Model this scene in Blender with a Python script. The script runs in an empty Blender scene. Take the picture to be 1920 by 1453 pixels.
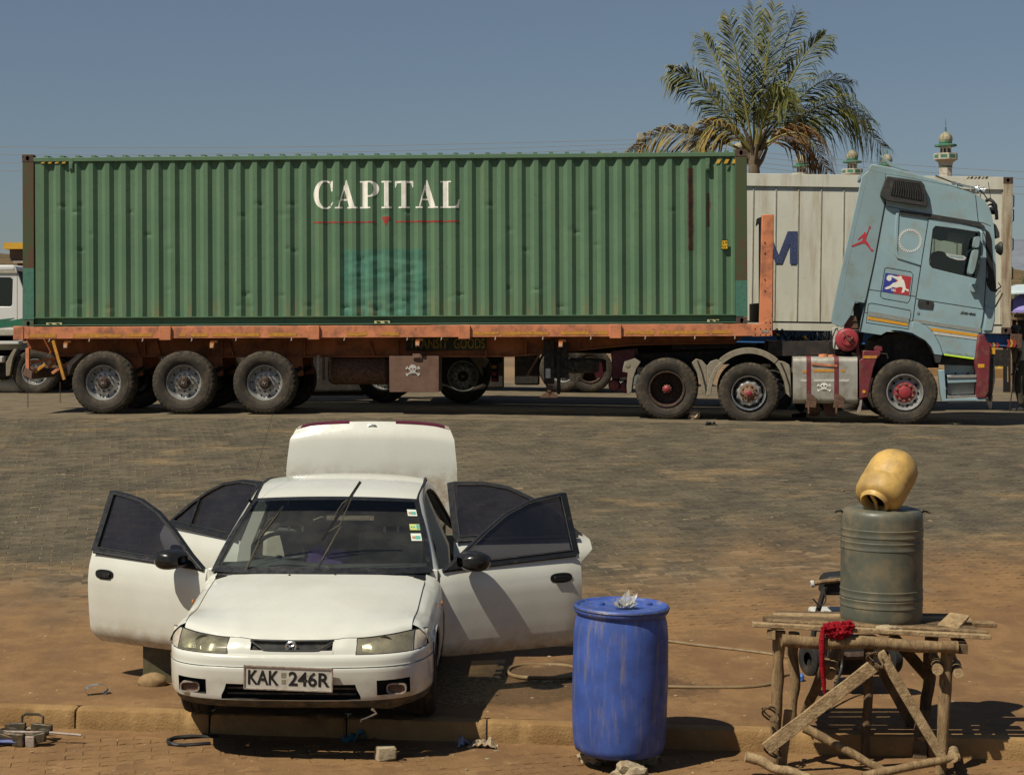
import bpy, bmesh, math, random
import numpy as np
from mathutils import Vector, Matrix, noise
from mathutils.geometry import tessellate_polygon
R = math.radians
random.seed(7)
SC = bpy.context.scene
COL = SC.collection
# ------------------------------------------------------------------ camera, sky, sun, exposure
CAM_Z = 1.54                      # eye height above the road under the lorry
F_PX, CU, CV = 3200.0, 960.0, 605.0   # focal length and horizon point of the photograph
cd = bpy.data.cameras.new('camera'); cam = bpy.data.objects.new('camera', cd); COL.objects.link(cam)
cam.location = (0, 0, CAM_Z); cam.rotation_euler = (R(90), 0, 0)
cd.sensor_width = 36; cd.lens = 60.0; cd.shift_y = -(726.5 - CV) / 1920
cd.clip_start = 0.1; cd.clip_end = 20000
SC.camera = cam
SUN_EL, SUN_AZ = R(55), R(50)     # light travels right and away from the camera
w = bpy.data.worlds.new('World'); SC.world = w; w.use_nodes = True
_bg = w.node_tree.nodes['Background']; _sky = w.node_tree.nodes.new('ShaderNodeTexSky')
_sky.sky_type = 'NISHITA'; _sky.sun_disc = False
_sky.sun_elevation = SUN_EL; _sky.sun_rotation = R(180) + SUN_AZ
_sky.air_density = 1.2; _sky.dust_density = 0.2; _sky.ozone_density = 9.0; _sky.altitude = 0
_hs = w.node_tree.nodes.new('ShaderNodeHueSaturation'); _hs.inputs['Saturation'].default_value = .76     # dusty air
w.node_tree.links.new(_sky.outputs[0], _hs.inputs['Color']); w.node_tree.links.new(_hs.outputs[0], _bg.inputs[0]); _bg.inputs[1].default_value = 0.044
sl = bpy.data.lights.new('sun', 'SUN'); sun = bpy.data.objects.new('sun', sl); COL.objects.link(sun)
sl.energy = 5.0; sl.angle = R(0.53); sl.color = (1.0, 0.93, 0.79)
_d = Vector((math.sin(SUN_AZ) * math.cos(SUN_EL), math.cos(SUN_AZ) * math.cos(SUN_EL), -math.sin(SUN_EL)))
sun.rotation_euler = _d.to_track_quat('-Z', 'Y').to_euler(); sun.location = (-20, -20, 30)
SC.view_settings.view_transform = 'Standard'; SC.view_settings.look = 'None'
SC.view_settings.exposure = 0.16; SC.view_settings.gamma = 1.0
SC.view_settings.use_curve_mapping = False

# ------------------------------------------------------------------ helpers: materials
def s2l(c):
    return tuple(((x / 255) / 12.92 if x / 255 <= .04045 else ((x / 255 + .055) / 1.055) ** 2.4) for x in c)
def c4(c):
    return (c[0], c[1], c[2], 1.0)
class NT:
    def __init__(s, name):
        s.m = bpy.data.materials.new(name); s.m.use_nodes = True
        s.t = s.m.node_tree; s.n = s.t.nodes; s.b = s.n['Principled BSDF']; s._co = {}
    def L(s, a, b): s.t.links.new(a, b)
    def put(s, sock, v):
        if hasattr(v, 'is_output'): s.L(v, sock)
        elif isinstance(v, (tuple, list)) and len(v) == 3 and sock.type == 'RGBA': sock.default_value = c4(v)
        else: sock.default_value = v
    def co(s, k='Object'):
        if 'tc' not in s._co: s._co['tc'] = s.n.new('ShaderNodeTexCoord')
        return s._co['tc'].outputs[k]
    def map(s, sc=(1, 1, 1), vec=None, loc=(0, 0, 0)):
        m = s.n.new('ShaderNodeMapping'); s.L(vec or s.co(), m.inputs[0])
        m.inputs[1].default_value = loc; m.inputs[3].default_value = sc; return m.outputs[0]
    def noise(s, scale=5, detail=4, rough=.55, vec=None, dist=0):
        n = s.n.new('ShaderNodeTexNoise'); s.L(vec or s.co(), n.inputs['Vector'])
        n.inputs['Scale'].default_value = scale; n.inputs['Detail'].default_value = detail
        n.inputs['Roughness'].default_value = rough; n.inputs['Distortion'].default_value = dist; return n.outputs['Fac']
    def voro(s, scale=5, vec=None, feat='F1'):
        n = s.n.new('ShaderNodeTexVoronoi'); n.feature = feat; s.L(vec or s.co(), n.inputs['Vector'])
        n.inputs['Scale'].default_value = scale; return n.outputs['Distance']
    def ramp(s, f, lo, hi, a=0., b=1.):
        n = s.n.new('ShaderNodeMapRange'); n.interpolation_type = 'SMOOTHSTEP'
        s.put(n.inputs[0], f); n.inputs[1].default_value = lo; n.inputs[2].default_value = hi
        n.inputs[3].default_value = a; n.inputs[4].default_value = b; return n.outputs[0]
    def mix(s, a, b, f, mode='MIX'):
        n = s.n.new('ShaderNodeMix'); n.data_type = 'RGBA'; n.blend_type = mode
        s.put(n.inputs[0], f); s.put(n.inputs[6], a); s.put(n.inputs[7], b); return n.outputs[2]
    def math(s, op, a, b=0.):
        n = s.n.new('ShaderNodeMath'); n.operation = op; n.use_clamp = False
        s.put(n.inputs[0], a); s.put(n.inputs[1], b); return n.outputs[0]
    def xyz(s, vec=None):
        n = s.n.new('ShaderNodeSeparateXYZ'); s.L(vec or s.co(), n.inputs[0]); return n.outputs
    def bump(s, h, st=.3, d=.01):
        n = s.n.new('ShaderNodeBump'); n.inputs['Strength'].default_value = st
        n.inputs['Distance'].default_value = d; s.put(n.inputs['Height'], h); s.L(n.outputs[0], s.b.inputs['Normal'])
    def out(s, col=None, rough=None, metal=None, spec=None, coat=None):
        for k, v in (('Base Color', col), ('Roughness', rough), ('Metallic', metal), ('Specular IOR Level', spec), ('Coat Weight', coat)):
            if v is not None: s.put(s.b.inputs[k], v)
        return s.m
    def boxmask(s, co, x0, x1, z0, z1, soft=.02):
        m = s.math('MULTIPLY', s.ramp(co[0], x0 - soft, x0 + soft), s.ramp(co[0], x1 - soft, x1 + soft, 1, 0))
        k = s.math('MULTIPLY', s.ramp(co[2], z0 - soft, z0 + soft), s.ramp(co[2], z1 - soft, z1 + soft, 1, 0))
        return s.math('MULTIPLY', m, k)
MATS = {}
def pmat(name, col, var=.18, dirt=None, da=.35, scale=5, rough=.6, metal=0., bump=.12, bs=60, spec=.4, coat=0, streak=0, top=0, bd=.004):
    """paint / wood / rubber with uneven tone, dirt patches, optional vertical streaks, fine relief"""
    if name in MATS: return MATS[name]
    n = NT(name)
    a = n.noise(scale, 5, .6)
    base = n.mix(col, tuple(x * (1 - var) for x in col), n.ramp(a, .35, .65))
    if dirt:
        vec = n.map((1, 1, .12)) if streak else None
        d1 = n.noise(scale * (3 if streak else 1.7), 6, .65, vec)
        base = n.mix(base, dirt, n.ramp(d1, .62 - da * .45, .80 - da * .3, 0, min(1, .45 + da * .6)))
        d2 = n.noise(scale * 9, 3, .6)
        base = n.mix(base, dirt, n.ramp(d2, .62, .75, 0, da * .8))
    if top and dirt:
        g = n.n.new('ShaderNodeNewGeometry'); z = n.xyz(g.outputs['Normal'])[2]
        base = n.mix(base, dirt, n.math('MULTIPLY', n.ramp(z, .5, .95), top))
    rr = n.ramp(n.noise(scale * 2, 3), .3, .7, max(0, rough - .1), min(1, rough + .12))
    if bump: n.bump(n.noise(bs, 4, .6), bump, bd)
    MATS[name] = n.out(base, rr, metal, spec, coat or None); return MATS[name]
def glassm(name, tint, refl=.12, rough=.02, dirt=None):
    if name in MATS: return MATS[name]
    n = NT(name); n.n.remove(n.b)
    tr = n.n.new('ShaderNodeBsdfTransparent'); tr.inputs[0].default_value = c4(tint)
    gl = n.n.new('ShaderNodeBsdfGlossy'); gl.inputs['Roughness'].default_value = rough
    lw = n.n.new('ShaderNodeLayerWeight'); lw.inputs[0].default_value = .35
    mx = n.n.new('ShaderNodeMixShader')
    n.L(n.ramp(lw.outputs['Fresnel'], 0, 1, refl * .5, min(1, refl + .75)), mx.inputs[0])
    n.L(tr.outputs[0], mx.inputs[1]); n.L(gl.outputs[0], mx.inputs[2])
    last = mx
    if dirt:
        df = n.n.new('ShaderNodeBsdfDiffuse'); df.inputs[0].default_value = c4(dirt[:3])
        m2 = n.n.new('ShaderNodeMixShader'); n.L(n.ramp(n.noise(4, 5, .6), .3, .8, dirt[3] * .3, dirt[3]), m2.inputs[0])
        n.L(mx.outputs[0], m2.inputs[1]); n.L(df.outputs[0], m2.inputs[2]); last = m2
    n.L(last.outputs[0], n.n['Material Output'].inputs[0]); MATS[name] = n.m; return n.m

# ------------------------------------------------------------------ helpers: meshes
class MB:
    def __init__(s): s.v = []; s.f = []; s.mi = []
    def add(s, vs, fs, m=0):
        o = len(s.v); s.v += [tuple(v) for v in vs]; s.f += [[i + o for i in f] for f in fs]; s.mi += [m] * len(fs); return s
    def box(s, x0, x1, y0, y1, z0, z1, m=0):
        return s.add([(x, y, z) for z in (z0, z1) for y in (y0, y1) for x in (x0, x1)],
                     [(0, 2, 3, 1), (4, 5, 7, 6), (0, 1, 5, 4), (2, 6, 7, 3), (0, 4, 6, 2), (1, 3, 7, 5)], m)
    def bar(s, a, b, w, h, m=0, up=(0, 0, 1)):
        """square-section bar from a to b, w across, h along 'up'"""
        a = Vector(a); b = Vector(b); d = (b - a).normalized(); sd = d.cross(Vector(up))
        if sd.length < 1e-4: sd = d.cross(Vector((1, 0, 0)))
        sd.normalize(); u = sd.cross(d); sd *= w / 2; u *= h / 2
        vs = [p + i * sd + j * u for p in (a, b) for i, j in ((-1, -1), (1, -1), (1, 1), (-1, 1))]
        return s.add(vs, [(0, 1, 2, 3), (7, 6, 5, 4), (0, 4, 5, 1), (1, 5, 6, 2), (2, 6, 7, 3), (3, 7, 4, 0)], m)
    def prism(s, poly, y0, y1, hole=None, m=0, walls=None, caps=(1, 1), ax='y'):
        """2-D outline (x,z) given depth along y (or another axis); optional hole"""
        f3 = (lambda p, y: (p[0], y, p[1])) if ax == 'y' else ((lambda p, y: (y, p[0], p[1])) if ax == 'x' else (lambda p, y: (p[0], p[1], y)))
        loops = [list(poly)] + ([list(hole)] if hole else [])
        flat = [p for lp in loops for p in lp]; n = len(flat)
        tri = [tuple(t) for t in tessellate_polygon([[Vector((p[0], p[1], 0)) for p in lp] for lp in loops])] if (hole or len(poly) > 4) else [tuple(range(n))]
        vs = [f3(p, y0) for p in flat] + [f3(p, y1) for p in flat]; fs = []
        if caps[0]: fs += tri
        if caps[1]: fs += [tuple(i + n for i in reversed(t)) for t in tri]
        o = 0
        for li, lp in enumerate(loops):
            k = len(lp)
            for i in range(k):
                if li == 0 and walls is not None and i not in walls: continue
                j = (i + 1) % k; fs.append((o + i, o + j, o + j + n, o + i + n))
            o += k
        return s.add(vs, fs, m)
    def lathe(s, prof, seg=48, c=(0, 0, 0), ax='y', m=0, fn=None, close=False):
        """profile of (r, h) pairs turned about an axis"""
        vs = []; fs = []; k = len(prof)
        for i in range(seg):
            a = 2 * math.pi * i / seg
            for j, (r, h) in enumerate(prof):
                if fn: r, h = fn(i, j, r, h)
                ca, sa = r * math.cos(a), r * math.sin(a)
                p = (ca, h, sa) if ax == 'y' else ((ca, sa, h) if ax == 'z' else (h, ca, sa))
                vs.append((p[0] + c[0], p[1] + c[1], p[2] + c[2]))
        for i in range(seg):
            i2 = (i + 1) % seg
            for j in range(k - 1 if not close else k):
                j2 = (j + 1) % k
                fs.append((i * k + j, i2 * k + j, i2 * k + j2, i * k + j2))
        if prof[0][0] > 1e-6 and not close: pass
        return s.add(vs, fs, m)
    def disc(s, r, h, seg=32, c=(0, 0, 0), ax='y', m=0):
        return s.lathe([(0.0001, h), (r, h)], seg, c, ax, m)
    def tube(s, pts, r, seg=8, m=0, cap=True):
        pts = [Vector(p) for p in pts]; n = len(pts); vs = []; fs = []
        ref = Vector((0, 0, 1)); prev = None
        for i, p in enumerate(pts):
            d = (pts[min(i + 1, n - 1)] - pts[max(i - 1, 0)]).normalized()
            if prev is None:
                sd = d.cross(ref)
                if sd.length < 1e-3: sd = d.cross(Vector((1, 0, 0)))
            else: sd = prev - d * prev.dot(d)
            sd.normalize(); prev = sd; u = sd.cross(d); ri = r[i] if isinstance(r, (list, tuple)) else r
            for k in range(seg):
                a = 2 * math.pi * k / seg; vs.append(p + (sd * math.cos(a) + u * math.sin(a)) * ri)
        for i in range(n - 1):
            for k in range(seg):
                k2 = (k + 1) % seg; fs.append((i * seg + k, i * seg + k2, (i + 1) * seg + k2, (i + 1) * seg + k))
        if cap: fs += [tuple(range(seg - 1, -1, -1)), tuple((n - 1) * seg + k for k in range(seg))]
        return s.add(vs, fs, m)
    def grid(s, fn, nu, nv, m=0, keep=None):
        """fn(i,j)->point, (nu+1)x(nv+1) points; keep(i,j) filters faces"""
        vs = [fn(i, j) for i in range(nu + 1) for j in range(nv + 1)]
        fs = [(i * (nv + 1) + j, (i + 1) * (nv + 1) + j, (i + 1) * (nv + 1) + j + 1, i * (nv + 1) + j + 1)
              for i in range(nu) for j in range(nv) if keep is None or keep(i, j)]
        return s.add(vs, fs, m)
    def rock(s, c, r, sub=2, amp=.3, seed=0, sq=(1, 1, 1), m=0, fr=1.6):
        b = bmesh.new(); bmesh.ops.create_icosphere(b, subdivisions=sub, radius=1)
        o = Vector((seed * 3.1, seed * 1.7, seed * .9)); vs = []
        for v in b.verts:
            k = 1 + amp * (noise.noise(v.co * fr + o) + .5 * noise.noise(v.co * fr * 2.3 + o))
            vs.append((c[0] + v.co.x * k * r * sq[0], c[1] + v.co.y * k * r * sq[1], c[2] + v.co.z * k * r * sq[2]))
        fs = [[v.index for v in f.verts] for f in b.faces]; b.free(); return s.add(vs, fs, m)
    def jitter(s, a, fr=8, seed=0):
        o = Vector((seed * 5.3, 1.1, seed * 2.7)); s.v = [tuple(Vector(v) + a * noise.noise_vector(Vector(v) * fr + o)) for v in s.v]; return s
    def mesh(s, name, mats, smooth=35, recalc=True):
        me = bpy.data.meshes.new(name); me.from_pydata(s.v, [], s.f)
        for m in (mats if isinstance(mats, (list, tuple)) else [mats]): me.materials.append(m)
        if len(set(s.mi)) > 1: me.polygons.foreach_set('material_index', s.mi)
        if recalc:
            b = bmesh.new(); b.from_mesh(me); bmesh.ops.recalc_face_normals(b, faces=b.faces); b.to_mesh(me); b.free()
        if smooth:
            me.polygons.foreach_set('use_smooth', [True] * len(me.polygons)); me.set_sharp_from_angle(angle=R(smooth))
        return me
    def build(s, name, mats, parent=None, bevel=0, smooth=35, loc=None, rot=None, recalc=True, seg=2, **kw):
        o = bpy.data.objects.new(name, s.mesh(name, mats, smooth, recalc)); COL.objects.link(o)
        if parent is not None:
            o.parent = parent; o.location = -Vector(parent.get('_off', (0, 0, 0)))
        if loc is not None: o.location = Vector(o.location) + Vector(loc)
        if rot is not None: o.rotation_euler = rot
        if bevel:
            b = o.modifiers.new('bevel', 'BEVEL'); b.width = bevel; b.segments = seg; b.limit_method = 'ANGLE'; b.angle_limit = R(40)
        for k, v in kw.items(): o[k] = v
        return o
def thing(name, label, cat, loc=(0, 0, 0), rot=(0, 0, 0), group=None, kind=None, off=(0, 0, 0)):
    """Empty at the base of a thing; off = base point in the frame its parts are drawn in"""
    o = bpy.data.objects.new(name, None); COL.objects.link(o); o.empty_display_size = .2
    o.rotation_euler = rot; o.location = Vector(loc) + o.rotation_euler.to_matrix() @ Vector(off)
    if any(off): o['_off'] = off
    if label: o['label'] = label
    if cat: o['category'] = cat
    if group: o['group'] = group
    if kind: o['kind'] = kind
    return o
def part(name, parent, loc=(0, 0, 0), rot=(0, 0, 0)):
    """Empty for a part that has sub-parts"""
    o = bpy.data.objects.new(name, None); COL.objects.link(o); o.parent = parent; o.rotation_euler = rot
    o.location = Vector(loc) - Vector(parent.get('_off', (0, 0, 0))); o.empty_display_size = .1; return o
def link(name, me, parent=None, loc=(0, 0, 0), rot=(0, 0, 0), scale=None):
    o = bpy.data.objects.new(name, me); COL.objects.link(o); o.parent = parent
    o.location = Vector(loc) - (Vector(parent.get('_off', (0, 0, 0))) if parent else Vector()); o.rotation_euler = rot
    if scale: o.scale = scale
    return o
def tag(o, label=None, cat=None, group=None, kind=None):
    for k, v in (('label', label), ('category', cat), ('group', group), ('kind', kind)):
        if v: o[k] = v
    return o
def clamp(x, a=0., b=1.): return max(a, min(b, x))
def smooth(a, b, x): t = clamp((x - a) / (b - a)); return t * t * (3 - 2 * t)
def lerp(a, b, t): return a + (b - a) * t
def crv(pts, n=8, closed=False):
    """Catmull-Rom through points"""
    P = [Vector(p) for p in pts]; k = len(P); out = []
    rng = k if closed else k - 1
    for i in range(rng):
        p0 = P[(i - 1) % k] if closed or i > 0 else P[0] * 2 - P[1]
        p1 = P[i]; p2 = P[(i + 1) % k]
        p3 = P[(i + 2) % k] if closed or i + 2 < k else P[-1] * 2 - P[-2]
        for j in range(n):
            t = j / n
            out.append(.5 * ((2 * p1) + (p2 - p0) * t + (2 * p0 - 5 * p1 + 4 * p2 - p3) * t * t + (3 * p1 - p0 - 3 * p2 + p3) * t ** 3))
    if not closed: out.append(P[-1].copy())
    return out
def interp(xs, ys, x): return float(np.interp(x, xs, ys))
def P3(u, v, Y):
    """world point seen at photograph pixel u,v at distance Y"""
    return Vector(((u - CU) * Y / F_PX, Y, CAM_Z - (v - CV) * Y / F_PX))
class Frame:
    def __init__(s, origin, yaw=0., pitch=0., nose=0.):
        s.o = Vector(origin); s.rot = (R(nose), -R(pitch), R(yaw))
        s.M = Matrix.Translation(s.o) @ Matrix.Rotation(R(yaw), 4, 'Z') @ Matrix.Rotation(-R(pitch), 4, 'Y') @ Matrix.Rotation(R(nose), 4, 'X'); s.I = s.M.inverted()
    def px(s, u, v, yl=0.):
        """frame (x,z) of the point on the plane y=yl that the photograph shows at u,v"""
        c = s.I @ Vector((0, 0, CAM_Z)); d = s.I.to_3x3() @ Vector(((u - CU) / F_PX, 1, -(v - CV) / F_PX))
        t = (yl - c.y) / d.y; p = c + d * t; return (p.x, p.z)
    def p3(s, u, v, yl=0.): x, z = s.px(u, v, yl); return Vector((x, yl, z))
    def poly(s, pts, yl=0.): return [s.px(u, v, yl) for u, v in pts]
def text2d(txt, size=1., shear=0., bold=0.):
    """mesh of a line of lettering: (points, faces) in 2-D"""
    cu = bpy.data.curves.new('t', 'FONT'); cu.body = txt; cu.size = size; cu.shear = shear; cu.offset = bold; cu.resolution_u = 3
    o = bpy.data.objects.new('t', cu); COL.objects.link(o); bpy.context.view_layer.update()
    me = bpy.data.meshes.new_from_object(o.evaluated_get(bpy.context.evaluated_depsgraph_get()))
    vs = [(v.co.x, v.co.y) for v in me.vertices]; fs = [list(p.vertices) for p in me.polygons]
    bpy.data.objects.remove(o); bpy.data.curves.remove(cu); bpy.data.meshes.remove(me); return vs, fs
def fit2d(vs, x0, x1, z0, z1):
    ax = [v[0] for v in vs]; az = [v[1] for v in vs]; a, b, c, d = min(ax), max(ax), min(az), max(az)
    return [(lerp(x0, x1, (v[0] - a) / (b - a)), lerp(z0, z1, (v[1] - c) / (d - c))) for v in vs]
# ------------------------------------------------------------------ the ground
CAR_Z = -1.16                     # level of the wash bay beside the kerb; the yard rises to the road
def gz(X, Y):
    t = clamp((Y - 12.7) / 15.1); s = .5 * t + .5 * t * t * (3 - 2 * t)
    z = CAR_Z * (1 - s)
    z += -.15 * clamp((X + 2) / 10) * smooth(18, 27, Y)
    return z
def yk(X): return 11.33 - .135 * (clamp(X, -9, 9) - 1.2)
LOW_Z = CAR_Z - .15
# --- material: worn grey pavers, red-brown dust that thickens toward the kerb
def paving_mat(name, joint=False):
    n = NT(name); g = n.n.new('ShaderNodeNewGeometry'); pos = g.outputs['Position']; x, y, z = n.xyz(pos)
    big = n.noise(.22, 5, .6, n.map((1, .45, 1), pos)); med = n.noise(1.7, 6, .65, n.map((1, .6, 1), pos)); fine = n.noise(26, 4, .7, pos)
    y2 = n.math('ADD', y, n.math('MULTIPLY', x, -.10))
    dist = n.math('ADD', y2, n.math('MULTIPLY', n.math('SUBTRACT', big, .5), 9.)); dist = n.math('ADD', dist, n.math('MULTIPLY', n.math('SUBTRACT', med, .5), 4.5))
    dust = n.ramp(dist, 13.6, 18.6, 1, 0)
    grey = n.mix((.100, .081, .050), (.066, .055, .037), n.ramp(med, .35, .65))
    grey = n.mix(grey, (.15, .118, .066), n.ramp(fine, .56, .72, 0, .8))
    grey = n.mix(grey, (.20, .135, .065), n.ramp(n.noise(.9, 6, .7, n.map((.6, 1.4, 1), pos)), .54, .70, 0, .7))
    brown = n.mix((.215, .122, .050), (.150, .082, .034), n.ramp(med, .36, .68))
    brown = n.mix(brown, (.27, .17, .08), n.ramp(n.noise(5, 5, .7, pos), .55, .75, 0, .75))
    if joint: grey = n.mix(grey, (.215, .16, .092), n.ramp(n.noise(2.2, 4, .6, pos), .38, .58, .1, .9))
    if joint: brown = n.mix(brown, (.13, .07, .03), n.ramp(n.noise(3, 5, .6, pos), .4, .6, 0, .6))
    col = n.mix(grey, brown, dust)
    if joint:
        tar = n.mix(n.mix(grey, (.085, .070, .045), .5), (.16, .128, .075), n.ramp(n.noise(22, 4, .75, n.map((1, .5, 1), pos)), .58, .70, 0, .8))
        col = n.mix(col, tar, n.ramp(y, 26.6, 27.6)); far = n.mix((.21, .135, .07), (.15, .10, .055), n.ramp(big, .4, .6)); col = n.mix(col, far, n.ramp(y, 44, 46))
    col = n.mix(col, (.045, .033, .022), n.ramp(n.noise(1.1, 6, .75, n.map((.7, 1.1, 1), pos, (31, 7, 0))), .66, .74, 0, .75))
    col = n.mix(col, (.06, .05, .04), n.math('MULTIPLY', n.ramp(n.noise(3.1, 4, .7, n.map((.25, 2.2, 1), pos, (3, 1, 0))), .60, .72, 0, .55), n.math('SUBTRACT', 1., dust)))
    if not joint:
        at = n.n.new('ShaderNodeAttribute'); at.attribute_name = 'tone'; col = n.mix(col, n.mix((0, 0, 0), (2, 2, 2), n.ramp(at.outputs['Fac'], 0, 1, .39, .61)), n.math('SUBTRACT', 1., n.math('MULTIPLY', dust, .78)), 'MULTIPLY')
    col = n.mix(col, (.10, .055, .025), n.math('MULTIPLY', n.ramp(n.noise(4.5, 6, .75, pos), .58, .72, 0, .55), dust)); col = n.mix(col, (.34, .235, .13), n.math('MULTIPLY', n.ramp(n.noise(45, 4, .8, pos), .66, .74, 0, .8), dust))
    col = n.mix(col, (.035, .028, .022), n.ramp(n.noise(.55, 7, .75, n.map((.8, 1.5, 1), pos, (11, 3, 0))), .645, .70, 0, .6))
    # wet wash water beside the car
    wx = n.math('POWER', n.math('DIVIDE', n.math('SUBTRACT', x, .05), 1.25), 2.); wy = n.math('POWER', n.math('DIVIDE', n.math('SUBTRACT', y, 12.75), .75), 2.)
    wet = n.ramp(n.math('ADD', n.math('ADD', wx, wy), n.math('MULTIPLY', n.math('SUBTRACT', med, .5), 4.)), .7, 1.3, 1, 0)
    col = n.mix(col, (.075, .045, .022), n.math('MULTIPLY', wet, .8))
    rough = n.mix((.88,) * 3, (.22,) * 3, n.math('MULTIPLY', wet, n.ramp(fine, .35, .6)))
    n.bump(n.math('ADD', n.math('ADD', n.math('MULTIPLY', fine, .6), n.noise(90, 3, .6, pos)), n.math('MULTIPLY', n.math('MULTIPLY', n.noise(7, 5, .65, pos), dust), 3.)), .7, .008)
    return n.out(col, rough, 0, .3)
M_PAVE = paving_mat('worn_pavers'); M_JOINT = paving_mat('paver_joint_dust', True)
def bury(X, Y):
    """depth of the dust that fills the joints and drowns some pavers"""
    k = smooth(17.5, 13, Y) + .9 * noise.noise(Vector((X * .55, Y * .5, 4))) * smooth(20, 15, Y)
    return .0085 * clamp(k) + .003 * noise.noise(Vector((X * 2.3, Y * 2.0, 7))) * (1 if Y < 16 else .15) - (.0012 if Y > 17 else 0) + .0015 * noise.noise(Vector((X * 7, Y * 6, 1)))
def ground_sheet():
    xs = sorted(set([-3000, -1200, -500, -200, -90, -50, -30] + [-20 + i for i in range(13)] + [round(-7 + i * .12, 2) for i in range(117)] + [8 + i for i in range(13)] + [30, 50, 90, 200, 500, 1200, 3000]))
    rs = [.13 + i * .09 for i in range(60)] + [5.6 + i * .3 for i in range(40)] + [18, 19, 20, 22, 25, 28, 32, 38, 46, 60, 90, 150, 300, 700, 1500, 3000, 6000]
    mb = MB(); mb.grid(lambda i, j: (xs[i], yk(xs[i]) + rs[j], gz(xs[i], yk(xs[i]) + rs[j]) - .0022 + bury(xs[i], yk(xs[i]) + rs[j])), len(xs) - 1, len(rs) - 1)
    return mb.build('ground', M_JOINT, smooth=60, kind='structure')
ground = ground_sheet()
PL, PW = .222, .111
def paver_shape(L=PL, W=PW, gap=.004, a=.016, ch=.005, h=.006):
    xs = [-L / 2, -L / 4, 0, L / 4, L / 2]; of = [0, a, 0, a, 0]
    def ring(d, z):
        t = [(clamp(x, -L / 2 + d, L / 2 - d), W / 2 - d + o, z) for x, o in zip(xs, of)]; b = [(clamp(x, -L / 2 + d, L / 2 - d), -W / 2 + d + o, z) for x, o in zip(xs, of)]
        return b + t[::-1]
    v = ring(gap / 2, -h * 1.6) + ring(gap / 2 + ch, h * .35)
    f = [tuple(range(10, 20))] + [(i, (i + 1) % 10, 10 + (i + 1) % 10, 10 + i) for i in range(10)]
    return v, f
_pv, _pf = paver_shape()
KA = R(13)                        # pavers run askew to the kerb
def pave_cells(y0, y1, xm):
    """paver centres in kerb-aligned rows"""
    ca, sa = math.cos(KA), math.sin(KA); out = []
    for r in range(int(y0 / PW) - 32, int(y1 / PW) + 34):
        for c in range(int((-xm(y1)) / PL) - 12, int((xm(y1) + 9) / PL) + 12):
            lx = c * PL + (PL / 2 if r % 2 else 0); ly = r * PW
            X = lx * ca - ly * sa; Y = lx * sa + ly * ca
            out.append((X, Y, r * 1000 + c))
    return out
# the yard paving behind the kerb: thousands of pavers, one sheet of real blocks
rng = np.random.default_rng(5)
cells = [(X, Y) for X, Y, _ in pave_cells(11, 28, lambda y: 9.2) if yk(X) + .20 < Y < 27.6 and abs(X) < .32 * Y + .5]
bv = np.array(_pv); nv = len(bv); ca, sa = math.cos(KA), math.sin(KA); V = []; Fc = []
for i, (X, Y) in enumerate(cells):
    q = bv.copy(); X += rng.normal(0, .0025); Y += rng.normal(0, .0025); tx, ty, dz = rng.normal(0, .012), rng.normal(0, .02), rng.normal(0, .0018)
    q[:, 2] += dz + q[:, 0] * tx + q[:, 1] * ty
    gx = (gz(X + .1, Y) - gz(X - .1, Y)) / .2; gy = (gz(X, Y + .1) - gz(X, Y - .1)) / .2
    wx = q[:, 0] * ca - q[:, 1] * sa; wy = q[:, 0] * sa + q[:, 1] * ca
    V.append(np.stack([X + wx, Y + wy, q[:, 2] + gz(X, Y) + gx * wx + gy * wy], 1))
V = np.concatenate(V); base = np.arange(len(cells)) * nv
me = bpy.data.meshes.new('paving'); fs = []
for b in base: fs += [[int(k + b) for k in f] for f in _pf]
me.from_pydata(V.tolist(), [], fs); me.materials.append(M_PAVE)
_t = me.attributes.new('tone', 'FLOAT', 'POINT'); _t.data.foreach_set('value', np.repeat(np.clip(rng.normal(.5, .24, len(cells)), 0, 1), nv).astype(np.float32))
pv = bpy.data.objects.new('paving', me); COL.objects.link(pv); pv.parent = ground; pv['kind'] = 'stuff'
# the lower forecourt in front of the kerb, paver by paver
fx = [-60, -30, -15, -8] + [round(-5 + i * .1, 2) for i in range(101)] + [8, 15, 30, 60]; fy = [-50, -20, -8, -3] + [-2 + i * .1 for i in range(20)] + [.01]
mb = MB(); mb.grid(lambda i, j: (fx[i], yk(fx[i]) + fy[j], LOW_Z - .0008 + .007 * noise.noise(Vector((fx[i] * 1.3, fy[j] * 2, 2))) + .002 * noise.noise(Vector((fx[i] * 8, fy[j] * 8, 5))) + .02 * smooth(-.12, .0, fy[j])), len(fx) - 1, len(fy) - 1)
fore = mb.build('forecourt', M_JOINT, kind='structure')
pmes = []
for q in range(6):
    m = MB(); m.add(_pv, _pf); pme = m.mesh('paver', M_PAVE, smooth=0); a_ = pme.attributes.new('tone', 'FLOAT', 'POINT'); a_.data.foreach_set('value', [q / 5] * len(_pv)); pmes.append(pme)
for X, Y, _ in pave_cells(10, 12.2, lambda y: 4.4):
    if 10.55 < Y < yk(X) - .06 and abs(X) < .315 * Y:
        o = link('paver', random.choice(pmes), fore, (X, Y, LOW_Z + random.gauss(0, .0018)), (random.gauss(0, .018), random.gauss(0, .012), KA))
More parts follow.
